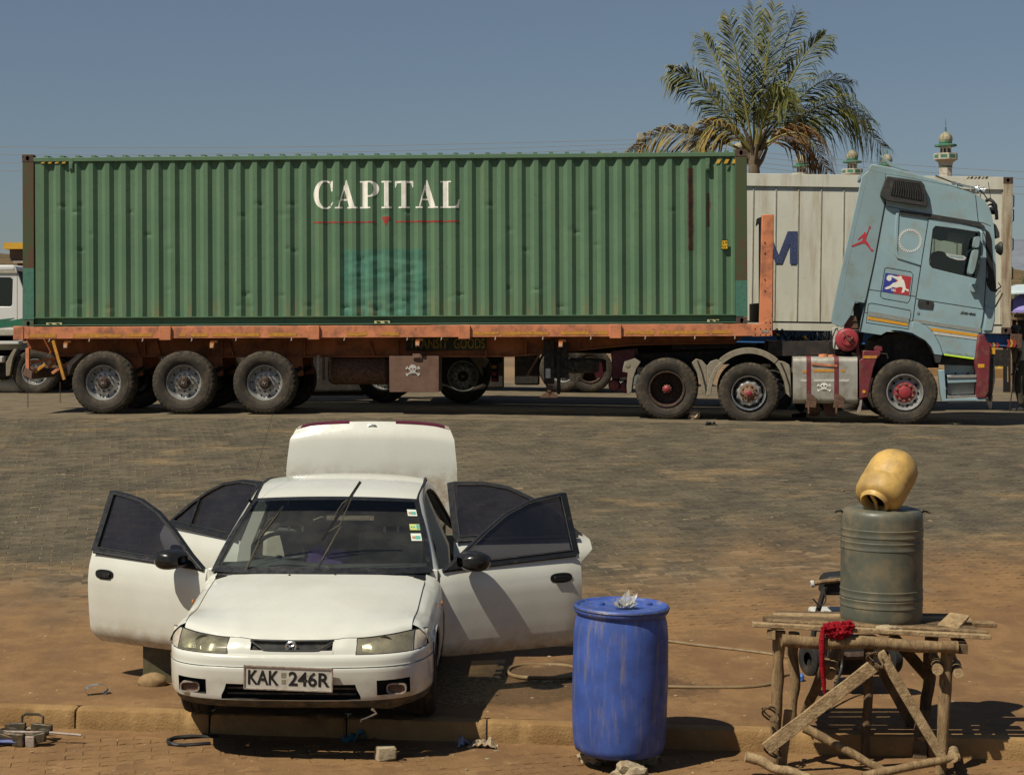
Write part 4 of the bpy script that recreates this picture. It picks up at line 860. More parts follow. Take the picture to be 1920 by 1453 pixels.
cprism('step_panel', [(1777, 716), (1828, 715), (1826, 738), (1776, 740)], .14, .18, M_GREY, tk)
for u in (1792, 1815):
    x, z = T.px(u, 700, .27); mb = MB(); mb.lathe([(.0001, .272), (.016, .272), (.016, .28)], 12, (x, 0, z)); mb.build('step_bolt', M_HOLE, tk)
cprism('bumper_corner', [(1833, 627), (1847, 627), (1849, 637), (1857, 646), (1858, 660), (1855, 735), (1850, 746), (1831, 748), (1832, 700), (1827, 680)], -.03, .35, M_MAR, tk, .03, seg=3)
cprism('bumper', [(1836, 640), (1856, 646), (1857, 745), (1836, 747)], .35, 2.4, M_MAR, tk, .02)
cprism('side_indicator', [(1833.5, 683), (1846, 682.5), (1846, 689.5), (1834, 690)], -.036, -.028, M_AMB, tk, .003)
cprism('bumper_bar', [(1855, 650), (1864, 650), (1866, 712), (1858, 752), (1855, 752)], .05, .12, M_PLAS, tk)
for v in range(655, 735, 5):
    cprism('radiator_slat', [(1856, v), (1862, v), (1862, v + 2.5), (1856, v + 2.5)], .12, 2.3, M_CHAS, tk)
cprism('reflector_post', [(1858, 652), (1866, 652), (1866, 664), (1858, 664)], .03, .05, M_AMB, tk)
cprism('splash_plate', [(1847, 749), (1862, 741), (1859, 767), (1855, 766), (1850, 752)], .1, .13, M_HOOK, tk)
# ladder-side fuel tank with maroon straps
x0, z0 = T.px(1487, 757, -.02); x1, z1 = T.px(1608, 669, -.02); mb = MB(); rr = .10
prof = []
for cx, cy, a0 in ((x1 - rr, z1 - rr, 0), (x0 + rr, z1 - rr, 90), (x0 + rr, z0 + rr, 180), (x1 - rr, z0 + rr, 270)):
    pass
tank = MB(); sec = [(yy, zz) for yy, zz in [( .0 + rr - rr * math.cos(R(a)), z1 - rr + rr * math.sin(R(a))) for a in range(0, 91, 15)] + [(.62 - rr + rr * math.sin(R(a)), z1 - rr + rr * math.cos(R(a))) for a in range(0, 91, 15)] + [(.62 - rr + rr * math.cos(R(a)), z0 + rr - rr * math.sin(R(a))) for a in range(0, 91, 15)] + [(rr - rr * math.sin(R(a)), z0 + rr - rr * math.cos(R(a))) for a in range(0, 91, 15)]]
tank.prism([(y - .02, z) for y, z in sec], x0, x1, ax='x'); tank.build('fuel_tank', M_TANK, tk, .05, seg=3, smooth=60)
for u in (1501, 1602): 
    xx = T.px(u, 700)[0]; mb = MB(); mb.prism([((y - .3) * 1.006 + .28, (z - (z0 + z1) / 2) * 1.006 + (z0 + z1) / 2) for y, z in sec], xx - .008, xx + .008, ax='x'); mb.build('tank_seam', M_TANK, tk, smooth=60)
for u in (1516, 1568):
    xx = T.px(u, 700)[0]; mb = MB(); mb.prism([((y - .3) * 1.03 + .28, (z - (z0 + z1) / 2) * 1.022 + (z0 + z1) / 2) for y, z in sec], xx - .035, xx + .035, ax='x'); mb.build('tank_strap', M_MAR, tk, smooth=60)
    mb = MB(); mb.prism([(xx - .05, z0 - .06), (xx + .12, z0 - .06), (xx + .13, z0 + .10), (xx + .05, z0 + .16), (xx - .02, z0 + .16)], -.07, .1); mb.tube([(xx, -.06, z0 - .16), (xx, -.06, z0)], .02, 6); mb.build('strap_bracket', M_RUST, tk, .004)
mb = MB(); a = T.p3(1544, 674, .12); mb.lathe([(.0001, a.z + .09), (.075, a.z + .085), (.08, a.z + .05), (.075, a.z + .0), (.04, a.z - .01), (.035, a.z - .06)], 24, (a.x, a.y, 0), 'z'); mb.build('filler_cap', M_ORG, tk)
mb = MB(); mb.lathe([(.0001, a.z + .08), (.06, a.z + .075), (.06, a.z), (.05, a.z - .02)], 20, (a.x + .14, a.y + .12, 0), 'z'); mb.build('filler_cap', M_ORG, tk)
mb = MB(); mb.bar(T.p3(1522, 682, -.03), T.p3(1570, 686, -.03), .02, .035); mb.build('cap_chain_bar', M_ORG, tk)
for u0, u1, v in ((1505, 1514, 697), (1526, 1565, 695), (1578, 1584, 695)): cprism('tank_reflector', [(u0, v - 2.6), (u1, v - 2.8), (u1, v + 2.4), (u0, v + 2.6)], -.026, -.020, M_TAPE, tk)
for u0, u1 in ((1502, 1513), (1526, 1566), (1574, 1592)): cprism('tank_strip', [(u0, 711), (u1, 711), (u1, 716), (u0, 716)], -.0245, -.020, M_STEN, tk)
skull(tk, 1532, 717, 1558, 734, -.0225, M_WHT, M_BLACK)
cprism('tank_flap', [(1543, 757), (1565, 756), (1570, 778), (1562, 782), (1546, 779)], .25, .27, M_RUST, tk)
mb = MB(); a = T.p3(1525, 765, .4); mb.lathe([(.0001, -.12), (.12, -.1), (.14, 0), (.12, .1), (.0001, .12)], 18, a, 'x'); mb.build('air_bottle', M_RUST, tk)
# chassis, fifth wheel, coiled air lines
for y in (.80, 1.58): cprism('chassis_rail', [(1160, 665), (1400, 655), (1760, 668), (1760, 690), (1400, 682), (1160, 690)], y, y + .07, M_CHAS, tk)
cprism('catwalk', [(1440, 640), (1590, 640), (1590, 664), (1440, 668)], .3, 2.1, M_CHAS, tk)
cprism('fifth_wheel', [(1260, 648), (1420, 645), (1420, 652), (1260, 656)], .7, 1.75, M_CHAS, tk)
cprism('chassis_side_box', [(1445, 645), (1575, 642), (1575, 690), (1445, 690)], .72, .78, M_CHAS, tk)
cprism('engine_block', [(1640, 640), (1740, 640), (1740, 720), (1640, 720)], .75, 1.7, M_CHAS, tk, .05)
cprism('gearbox', [(1600, 690), (1650, 690), (1650, 735), (1600, 735)], .9, 1.5, M_CHAS, tk)
M_CABLE = pmat('black_rubber_hose', (.014, .014, .014), .2, (.05, .04, .03), .3, 20, .6)
def coil(p0, p1, n, r, tr_, mt, sag=.05):
    pts = []; N_ = n * 10
    for i in range(N_ + 1):
        t = i / N_; c = p0.lerp(p1, t) - Vector((0, 0, sag * math.sin(math.pi * t) + .012 * math.sin(t * 37))); a = 2 * math.pi * n * t; e = min(1, t * 12, (1 - t) * 12) * r * (1 + .25 * math.sin(t * 23))
        pts.append(c + Vector((.02 * math.sin(a * .5), e * math.cos(a), e * math.sin(a))))
    mb = MB(); mb.tube(pts, tr_, 6); return mb.build('coiled_air_line', mt, tk)
coil(T.p3(1451, 625, 1.0), T.p3(1572, 628, 1.0), 19, .075, .010, M_CABLE, .05); coil(T.p3(1451, 628, 1.25), T.p3(1566, 630, 1.2), 15, .085, .011, M_CABLE, .09)
coil(T.p3(1450, 622, .8), T.p3(1500, 640, .9), 3, .06, .010, M_CABLE, .02)
mb = MB(); mb.tube([T.p3(1450, 622, .75), T.p3(1456, 627, .75)], .02, 6); mb.build('red_coupling', M_MARB, tk)
mb = MB(); mb.tube([T.p3(1456, 626, .74), T.p3(1461, 630, .74)], .018, 6); mb.build('yellow_coupling', M_AMB, tk)
mb = MB(); mb.tube([T.p3(1508, 630, .9), T.p3(1512, 636, .9)], .025, 6); mb.build('yellow_tie', M_AMB, tk)
# maroon drum-shaped air cleaner with bracketry
a = T.p3(1589, 637, .0); mb = MB(); mb.lathe([(.0001, -.02), (.06, -.022), (.07, -.035), (.10, -.03), (.11, -.012), (.165, -.006), (.185, .01), (.19, .05), (.185, .34), (.0001, .35)], 40, a); mb.build('air_cleaner', M_MARB, tk, smooth=50)
mb = MB(); mb.lathe([(.0001, -.06), (.022, -.058), (.03, -.03)], 10, (a.x + .03, 0, a.z - .01)); mb.tube([(a.x - .06, -.03, a.z + .12), (a.x - .02, -.045, a.z + .06), (a.x + .01, -.05, a.z + .0), (a.x + .06, -.045, a.z + .01), (a.x + .09, -.045, a.z + .04)], .012, 6); mb.build('cleaner_clamp', M_RUST, tk)
cprism('cleaner_neck', [(1583, 617), (1588, 600), (1606, 600), (1611, 617)], .1, .35, M_RUST, tk, .02); cprism('cleaner_cap', [(1586, 604), (1592, 592), (1604, 591), (1609, 604)], .08, .38, M_RUST, tk, .02)
for pts, y, mt in (([(1582, 594), (1588, 592), (1590, 612), (1584, 612)], .1, M_MAR), ([(1600, 568), (1612, 568), (1614, 600), (1602, 600)], .2, M_CHAS), ([(1614, 598), (1622, 600), (1616, 650), (1608, 648)], .3, M_CHAS), ([(1561, 615), (1571, 614), (1573, 655), (1563, 655)], .2, M_STEN), ([(1554, 640), (1580, 636), (1580, 664), (1554, 668)], .3, M_CHAS)):
    cprism('bracket', pts, y, y + .12, mt, tk, .006)
for p in ([(1568, 615), (1562, 630), (1560, 648), (1566, 660)], [(1575, 660), (1590, 668), (1606, 664)], [(1572, 612), (1565, 606), (1578, 600)]):
    mb = MB(); mb.tube([tuple(q) for q in crv([T.p3(u, v, .15) for u, v in p], 6)], .010, 6); mb.build('hose', M_CABLE, tk)
mb = MB(); mb.tube([T.p3(1606, 640, .1), T.p3(1610, 668, .1)], .03, 8); mb.build('support_tube', M_MAR, tk)
# maroon wheel-arch front piece, chock, reflector
cprism('arch_front', [(1618, 657), (1651, 659), (1652, 664), (1644, 674), (1638, 690), (1633, 715), (1628, 745), (1611, 748), (1611, 676), (1617, 672)], .0, .40, M_MAR, tk, .015)
cprism('arch_reflector', [(1618, 667), (1645, 667), (1643, 672), (1618, 672)], -.006, .0, M_TAPE, tk)
x, z = T.px(1620, 734.5); mb = MB(); mb.lathe([(.0001, -.012), (.025, -.012), (.028, .002)], 12, (x, 0, z)); mb.build('round_reflector', M_AMB, tk)
cprism('wooden_chock', [(1613, 747), (1617, 748), (1614, 774), (1608, 776), (1607, 771), (1611, 760)], .02, .07, M_HOOK, tk, .006)
cprism('wheel_chock_block', [(1639, 652), (1646, 646), (1654, 650), (1655, 658), (1640, 660)], .12, .3, M_MAR, tk, .006)
mb = MB(); mb.tube([T.p3(1651, 663, .1), T.p3(1663, 664, .1), T.p3(1665, 672, .1)], .014, 6); mb.build('filler_pipe', M_CHAS, tk)
# mudguards
def arc_px(cu, cv, r, a0, a1, n): return [(cu + r * math.cos(R(lerp(a0, a1, i / n))), cv - r * math.sin(R(lerp(a0, a1, i / n)))) for i in range(n + 1)]
def guard(cu, cv, r0, r1, a0, a1, name='mudguard'):
    return cprism(name, arc_px(cu, cv, r1, a0, a1, 14) + arc_px(cu, cv, r0, a1, a0, 14), -.02, .44, M_GUARD, tk, .01)
for cu, cv in ((1404, 733),):
    guard(cu, cv, 70, 81, 47, 133)
cprism('mudguard', [(1353, 677), (1340, 690), (1330, 712), (1325, 735), (1322, 742), (1325, 744), (1333, 740), (1336, 720), (1344, 698), (1357, 681), (1350, 676), (1338, 675), (1327, 685), (1325, 700), (1326, 720), (1322, 741)][:10] , -.02, .44, M_GUARD, tk, .008)
cprism('mudguard_wing', [(1354, 676), (1343, 674), (1332, 678), (1326, 686), (1326, 738), (1330, 741), (1334, 722), (1344, 697)], -.005, .10, M_GUARD, tk, .008)
cprism('mudguard_wing', [(1297, 680), (1305, 673), (1316, 676), (1325, 686), (1325.5, 742), (1317, 737), (1313, 715), (1305, 695)], -.01, .44, M_GUARD, tk, .008)
mb = MB(); strip(mb, [(1308, 676), (1317, 700), (1323, 725), (1324.5, 741)], .03, -.0125); mb.build('mudguard_groove', M_CHAS, tk, recalc=False)
cprism('mudguard_wing', [(1450, 677), (1458, 676), (1472, 679), (1480, 684), (1482, 692), (1484, 740), (1482, 745), (1474, 738), (1470, 715), (1460, 692)], -.01, .44, M_GUARD, tk, .008)
mb = MB(); strip(mb, [(1464, 680), (1473, 700), (1480, 722), (1482, 742)], .03, -.0125); mb.build('mudguard_groove', M_CHAS, tk, recalc=False)
cprism('mudguard_wing', [(1168, 690), (1171, 678), (1190, 672), (1201, 679), (1193, 692), (1187, 710), (1184, 735), (1176, 741), (1175, 725), (1177, 699), (1167, 697)], -.01, .44, M_GUARD, tk, .008)
x, z = T.px(1177, 684); mb = MB(); mb.lathe([(.0001, -.02), (.04, -.02), (.045, -.008)], 16, (x, 0, z)); mb.build('guard_boss', M_GUARD, tk)
# axles and wheels
for u, v, tyre, rims, y, sc_ in ((1250, 729.5, TY_D, RD, .15, 1.0), (1404, 737, TY_D, RM, .15, .975), (1697, 735.5, TY_S, RS, .15, 1.0)):
    x, z = T.px(u, v, 0); mb = MB(); mb.tube([(x, .2, z), (x, 2.25, z)], .09, 12); mb.lathe([(.0001, 1.0), (.2, 1.05), (.24, 1.2), (.2, 1.35), (.0001, 1.4)], 20, (x, 0, z)); mb.lathe([(.0001, .32), (.2, .32), (.2, .5), (.0001, .5)], 24, (x, 0, z)); mb.build('axle', M_AXLE, tk)
    wheel(tk, x, y, z, tyre, rims, sc=sc_, tw=random.uniform(-.3, .3)); wheel(tk, x, CWD - y, z, tyre, rims, True, sc_)
    if rims is not RS:
        for yy in (y + .34, CWD - y - .34): link('inner_tyre', tyre, tk, (x, yy, z), (0, 0, 0), (sc_,) * 3)
for u, v in ((1152, 722), (1173, 726)):
    mb = MB(); a = T.p3(u, v, .6); mb.lathe([(.0001, -.09), (.08, -.07), (.105, 0), (.08, .07), (.0001, .09)], 20, a); mb.build('air_reservoir', M_MAR, tk)
cprism('rear_crossmember', [(1145, 660), (1190, 655), (1190, 705), (1150, 710)], .7, 1.8, M_MAR, tk)
T = T_TRAILER
# ------------------------------------------------------------------ the white saloon with every door open
CF = Frame((-1.425, 10.95, CAR_Z), -2.5, 0, 1.3)     # x across, y from nose to tail, z up
car = thing('saloon_car', 'white saloon car with all four doors and the boot wide open', 'car', CF.o, CF.rot); car.scale = (1.045, 1, 1)
def car_paint():
    n = NT('white_car_paint'); x, y, z = n.xyz(); a = n.noise(1.7, 5, .6); b_ = n.noise(11, 6, .7)
    c = n.mix((.56, .565, .50), (.52, .515, .445), n.ramp(a, .35, .7)); c = n.mix(c, (.36, .31, .22), n.ramp(b_, .60, .78, 0, .35))
    mud = n.math('MULTIPLY', n.ramp(z, .18, .52, 1, 0), n.ramp(n.noise(6, 6, .7), .40, .62, .08, .75)); c = n.mix(c, (.27, .175, .085), mud)
    sc_ = n.noise(60, 3, .7, n.map((.15, .6, 3))); c = n.mix(c, (.22, .20, .17), n.ramp(sc_, .71, .75, 0, .5)); c = n.mix(c, (.14, .08, .045), n.ramp(n.noise(34, 5, .75), .735, .765, 0, .8))
    n.bump(n.noise(3.5, 3, .5), .05, .02); return n.out(c, n.ramp(b_, .35, .75, .16, .34), 0, .5, .45)
M_CARW = car_paint()
M_CARB = pmat('black_trim', (.010, .011, .013), .2, (.06, .05, .04), .15, 10, .45)
M_LIP = pmat('dirty_dark_lip', (.045, .05, .045), .3, (.16, .11, .06), .45, 8, .7)
M_TRIMI = pmat('inner_door_trim', (.17, .16, .135), .15, None, 0, 8, .8)
M_SEAT = pmat('beige_seat_cloth', (.30, .285, .225), .12, (.2, .17, .12), .2, 9, .95, 0, .2, 120)
M_DASH = pmat('grey_dashboard', (.075, .08, .075), .1, None, 0, 8, .7)
M_WSC = glassm('car_windscreen', (.60, .66, .64), .16, .015, (.30, .29, .25, .09))
M_TINT = glassm('tinted_side_glass', (.115, .108, .122), .16, .012, (.12, .115, .125, .10))
M_LENS = glassm('hazy_headlamp_lens', (.62, .62, .50), .2, .06, (.42, .38, .26, .55))
M_REFL = pmat('headlamp_reflector', (.60, .60, .54), .15, (.25, .2, .12), .3, 10, .25, .8)
M_AMBL = pmat('corner_lamp', (.45, .40, .32), .15, (.3, .24, .15), .4, 14, .25)
yf = lambda x: interp([0, .2, .35, .5, .62, .72, .8], [.10, .106, .125, .17, .235, .325, .43], abs(x))
yr = lambda x: 1.13 + .21 * (x / .76) ** 2
ZT = ([0, .02, .06, .15, .3, .5, .75, 1.0], [.648, .672, .690, .722, .765, .812, .862, .898])
def bon(x, t):
    k = abs(x) / .72
    return (x, lerp(yf(x), yr(x), t), interp(*ZT, t) - (.036 * k ** 2.2 + .018 * k ** 6) * smooth(0, .45, t) + .030 * k ** 2 * (1 - smooth(0, .4, t)) + .007 * math.exp(-((abs(x) - lerp(.34, .60, t)) / .05) ** 2) * (1 - t * .5))
mb = MB(); mb.grid(lambda i, j: bon(-.72 + 1.44 * i / 36, (j / 24) ** 1.4), 36, 24); bo = mb.build('bonnet', M_CARW, car, smooth=50)
sx = lambda z: interp([.2, .28, .4, .6, .75, .86, .9, 1.33, 1.42], [.79, .822, .836, .842, .832, .80, .785, .612, .59], z)
ARC_Y, ARC_R, TY_R = .83, .335, .292
def arch(y, yc): d = abs(y - yc); return .27 + math.sqrt(max(0, ARC_R ** 2 - d * d)) if d < ARC_R else .25
def bodyx(z, zt):
    """section of the wing from the bonnet edge (at zt) down the flank"""
    q = clamp((zt - z) / .16); return interp([0, .12, .35, .65, 1], [.722, .762, .800, .822, .832], q) if q < 1 else interp([.2, .28, .45, .6], [.79, .822, .838, .838], z)
for s_ in (-1, 1):
    mb = MB(); ny, nz = 40, 18
    def wg(i, j):
        y = lerp(.36, 1.375, i / ny); t = clamp((y - yf(.72)) / (yr(.72) - yf(.72))); zt = bon(.72, t)[2] - .003
        if y > 1.2: zt = lerp(zt, .878, smooth(1.2, 1.375, y))
        zb = max(arch(y, ARC_Y), .57 if y < .47 else 0)
        z = lerp(zt, min(zb, zt - .02), (j / nz)); return (s_ * bodyx(z, zt), y, z)
    mb.grid(wg, ny, nz); wing = mb.build('front_wing', M_CARW, car, smooth=60)
    mb = MB(); mb.tube([(s_ * (bodyx(arch(ARC_Y + ARC_R * math.cos(a), ARC_Y), .85) - .004), ARC_Y + ARC_R * .998 * math.cos(a), .27 + ARC_R * .998 * math.sin(a)) for a in [math.pi * i / 20 for i in range(21)]], .010, 6); mb.build('arch_lip', M_CARW, car)
    mb = MB(); mb.tube([Vector(bon(s_ * .7215, t)) + Vector((0, 0, .0005)) for t in [i / 20 for i in range(21)]], .0028, 5); mb.build('bonnet_gap', M_CARB, car)
    mb = MB(); mb.lathe([(.0001, -.012), (.014, -.01), (.02, .0)], 14, (0, 0, 0), 'x'); mb.build('side_repeater', pmat('repeater_orange', (.45, .16, .04), .1, None, 0, 5, .3), car, loc=(s_ * .842, 1.12, .70), rot=(0, 0, 0 if s_ < 0 else math.pi))
# --- bumper with recessed intake and fog-lamp openings
CP = [(p.x, p.y) for p in crv([(0, 0), (.25, .004), (.45, .025), (.60, .065), (.72, .145), (.79, .26), (.828, .40), (.842, .52)], 12)]
cols = [0, .1, .2, .3, .40, .47, .53, .58, .63, .68, .725]; CX = [(x, interp([p[0] for p in CP], [p[1] for p in CP], x)) for x in cols] + [(interp([p[1] for p in CP], [p[0] for p in CP], y), y) for y in (.18, .22, .27, .33, .40, .46, .52)]
HC = [(-x, y) for x, y in CX[:0:-1]] + CX
rows = [.205, .222, .245, .268, .275, .30, .34, .378, .40, .425, .452, .475, .484, .490, .498, .52, .545, .560, .567]
OFF = ([.20, .22, .245, .27, .32, .40, .474, .484, .49, .545, .56, .57], [.13, .075, .055, .03, .02, .006, .0, .004, .012, .016, .03, .06])
nc, nr = len(HC) - 1, len(rows) - 1
def bp(i, j):
    x, y = HC[i]; z = rows[j]; x += math.copysign(.035 * smooth(.378, .28, z) * math.exp(-((abs(x) - .40) / .06) ** 2), x) if x else 0; k = 1 - .03 * smooth(.30, .21, z); return (x * k, y + interp(*OFF, z), z + (.004 * (x / .8) ** 2))
def cell(i, j): xm = (HC[i][0] + HC[i + 1][0]) / 2; zm = (rows[j] + rows[j + 1]) / 2; return xm, zm
inl = lambda x, z: abs(x) < .40 and .275 < z < .378
fog = lambda x, z: .53 < abs(x) < .725 and .30 < z < .40
mb = MB(); mb.grid(bp, nc, nr, 0, lambda i, j: rows[j] >= .268 and not inl(*cell(i, j)) and not fog(*cell(i, j))); bmp = mb.build('front_bumper', M_CARW, car, smooth=55)
mb = MB(); mb.grid(lambda i, j: (bp(i, j)[0], bp(i, j)[1] + .004 * noise.noise(Vector((i * .5, j, 0))), bp(i, j)[2] - (.02 * smooth(.45, .6, HC[i][0]) * smooth(.75, .62, HC[i][0]) if j == 0 else 0)), nc, 3); mb.build('bumper_lip', M_LIP, car, smooth=55)
M_INT = pmat('intake_black', (.014, .015, .015), .3, (.07, .05, .03), .25, 12, .8)
def rim_in(cond, depth, name, mt):
    """walls and back of the openings in the bumper"""
    mb = MB()
    for i in range(nc):
        for j in range(nr):
            if rows[j] < .268 or not cond(*cell(i, j)): continue
            q = [Vector(bp(*k)) for k in ((i, j), (i + 1, j), (i + 1, j + 1), (i, j + 1))]; b_ = [p + Vector((0, depth, 0)) for p in q]
            mb.add(b_, [(0, 1, 2, 3)])
            for (di, dj), (a, c) in (((0, -1), (0, 1)), ((1, 0), (1, 2)), ((0, 1), (2, 3)), ((-1, 0), (3, 0))):
                ii, jj = i + di, j + dj
                if not (0 <= ii < nc and rows[max(jj, 0)] >= .268 and jj < nr and cond(*cell(ii, jj))): mb.add([q[a], q[c], b_[c], b_[a]], [(0, 1, 2, 3)])
    return mb.build(name, mt, car, smooth=0)
rim_in(inl, .09, 'air_intake', M_INT)
for z in (.30, .335): mb = MB(); mb.box(-.40, .40, .075, .085, z, z + .012); mb.build('intake_bar', M_LIP, car)
for s_ in (-1, 1):
    rim_in(lambda x, z, s_=s_: fog(x, z) and x * s_ > 0, .075, 'fog_lamp_recess', M_INT)
    cx, cz = s_ * .645, .335; yy = .11; mb = MB(); fr = [(cx + .062 * math.copysign(abs(math.cos(t)) ** .6, math.cos(t)), cz + .036 * math.copysign(abs(math.sin(t)) ** .6, math.sin(t))) for t in [2 * math.pi * i / 24 for i in range(24)]]
    inn = [(cx + (x - cx) * .86, cz + (z - cz) * .8) for x, z in fr]; mb.prism(fr, yy, yy + .05, inn); fl = mb.build('fog_lamp', M_HOOK, car, rot=(0, 0, 0)); mb = MB(); mb.prism(inn, yy + .02, yy + .03); mb.build('fog_lamp_lens', pmat('brown_lens', (.10, .055, .04), .3, (.25, .15, .1), .4, 18, .35), fl)
mb = MB(); mb.tube([(p[0] * 1.001, p[1] - .003 + interp(*OFF, .487), .4875 + .004 * (p[0] / .8) ** 2) for p in HC], .003, 4); mb.build('bumper_groove', M_LIP, car)
mb = MB(); mb.tube([(.50, .06, .215), (.53, .04, .19), (.47, .02, .165), (.44, .015, .155), (.435, .014, .14)], [.012, .010, .007, .006, .003], 6); mb.build('torn_lip_strip', M_LIP, car)
# --- nose panel: grille, body-colour pieces, head lamps
nose_b = lambda x: Vector((x, interp([p[0] for p in CP], [p[1] for p in CP], abs(x)) + .045, .563 + .004 * (x / .8) ** 2))
nose_t = lambda x: Vector(bon(clamp(x, -.72, .72), 0)) + Vector((math.copysign(max(0, abs(x) - .72), x), (yf(x) - yf(.72)) if abs(x) > .72 else 0, -.004))
def nose(x, t, dy=0): p = nose_b(x).lerp(nose_t(x), t); return (p.x, p.y + dy - .012 * math.sin(math.pi * t), p.z)
for x0, x1 in ((-.40, -.255), (.255, .40)):
    mb = MB(); mb.grid(lambda i, j: nose(lerp(x0 + (.05 * (1 - j / 6) if x0 < 0 else 0) * 0, x1, i / 8), j / 6), 8, 6); mb.build('nose_panel', M_CARW, car, smooth=50)
mb = MB(); mb.grid(lambda i, j: nose(lerp(-.26, .26, i / 20), .32 * j / 3, -.003), 20, 3); mb.build('nose_lip', M_CARW, car, smooth=50)
gr = part('grille', car); mb = MB(); mb.grid(lambda i, j: nose(lerp(-.262, .262, i / 20), .2 + .85 * j / 3, .035), 20, 3); mb.build('grille_back', M_INT, gr)
mb = MB()
for i in range(44):
    for sg in (1, -1):
        x = -.25 + .5 * i / 43; a = Vector(nose(x, .30, .02)); b_ = Vector(nose(clamp(x + sg * .05, -.26, .26), .95, .02)); mb.tube([a, b_], .0018, 3, cap=False)
gm = mb.build('grille_mesh', M_PLAS, gr); gm['kind'] = 'stuff'
mb = MB(); ed = [nose(lerp(-.255, .255, i / 16), .97, -.004) for i in range(17)] + [nose(lerp(.255, .17, i / 4), lerp(.9, .36, i / 4), -.004) for i in range(1, 5)] + [nose(lerp(.17, -.17, i / 10), .34, -.004) for i in range(1, 10)] + [nose(lerp(-.17, -.255, i / 4), lerp(.36, .9, i / 4), -.004) for i in range(5)]
mb.tube(ed + [ed[0]], .007, 6); mb.build('grille_surround', M_PLAS, gr)
mb = MB(); bx, by, bz = nose(0, .62, -.012); mb.lathe([(.024, -.004), (.031, -.007), (.036, -.003), (.036, .01)], 28, (bx, by, bz)); mb.tube([(bx - .014, by - .006, bz - .012), (bx, by - .006, bz + .010), (bx + .014, by - .006, bz - .012)], .004, 5); mb.tube([(bx - .02, by - .006, bz + .012), (bx, by - .006, bz + .002), (bx + .02, by - .006, bz + .012)], .004, 5); mb.build('emblem', M_CHROME, gr)
for s_ in (-1, 1):
    hl = part('head_lamp', car); xs = [.40, .45, .50, .55, .60, .65, .70]
    for nm, xa, xb, dy, mt in (('lens', .405, .735, -.006, M_LENS), ('reflector', .41, .73, .055, M_REFL), ('corner_lens', .742, .812, -.006, M_AMBL)):
        mb = MB(); mb.grid(lambda i, j: (s_ * nose(lerp(xa, xb, i / 10), 0.03 + .95 * j / 8)[0], nose(lerp(xa, xb, i / 10), .03 + .95 * j / 8)[1] + dy + (.02 * math.cos(i * .9) * (nm == 'reflector')), nose(lerp(xa, xb, i / 10), .03 + .95 * j / 8)[2]), 10, 8); mb.build(nm, mt, hl, smooth=60)
    mb = MB(); ed = [nose(x, .0, -.004) for x in np.linspace(.40, .81, 12)] + [nose(x, 1.0, -.004) for x in np.linspace(.81, .40, 12)]; mb.tube([(s_ * p[0], p[1], p[2]) for p in ed + [ed[0]]], .0045, 5); mb.tube([(s_ * nose(.738, t, -.006)[0],) + tuple(nose(.738, t, -.006)[1:]) for t in (0, .3, .6, 1)], .004, 5); mb.build('lamp_seal', M_CARB, hl)
    mb = MB(); a = Vector(nose(.57, .5)); mb.lathe([(.03, 0), (.048, -.02), (.052, -.025)], 20, (s_ * a.x, a.y + .055, a.z)); mb.lathe([(.0001, -.015), (.012, -.012), (.014, .01)], 12, (s_ * a.x, a.y + .045, a.z)); mb.build('bulb_shroud', M_REFL, hl)
for s_ in (-1, 1):
    mb = MB(); mb.tube([(s_ * .8445, .50, z) for z in (.30, .40, .50, .56)], .0035, 4); mb.tube([(s_ * (bodyx(z, .86) + .001), 1.372, z) for z in (.30, .45, .6, .75, .84)], .004, 4); mb.build('panel_gap', M_CARB, car)
# number plate
npl = part('number_plate', car, (-.005, -.018, .425), (R(4), R(1.9), 0)); npl.scale = (.92, 1, .95); M_PLATE = pmat('plate_white', (.52, .50, .43), .1, (.28, .2, .12), .3, 14, .5)
mb = MB(); mb.box(-.295, .295, -.004, .006, -.078, .078); mb.build('plate', M_PLATE, npl, .004)
mb = MB()
for a, b_, c, d in ((-.299, .299, .074, .082), (-.299, .299, -.082, -.074), (-.299, -.291, -.082, .082), (.291, .299, -.082, .082)): mb.box(a, b_, -.010, .004, c, d)
mb.build('plate_frame', M_HOOK, npl)
M_INK = pmat('plate_black', (.012, .012, .014), .2, (.2, .18, .15), .12, 30, .5)
for t, a, b_ in (('KAK', -.270, -.062), ('246R', .002, .278)):
    vs, fs = text2d(t, 1, 0, .022); mb = MB(); mb.add([(x, -.0062, z) for x, z in fit2d(vs, a, b_, -.048, .052)], fs); mb.build('plate_lettering', M_INK, npl, recalc=False, smooth=0)
mb = MB(); mb.box(-.048, -.016, -.0062, -.005, .008, .040); mb.box(-.044, -.020, -.0062, -.005, -.035, -.006); mb.build('plate_sticker', pmat('faded_sticker', (.30, .26, .16), .3, (.1, .2, .1), .4, 40, .6), npl)
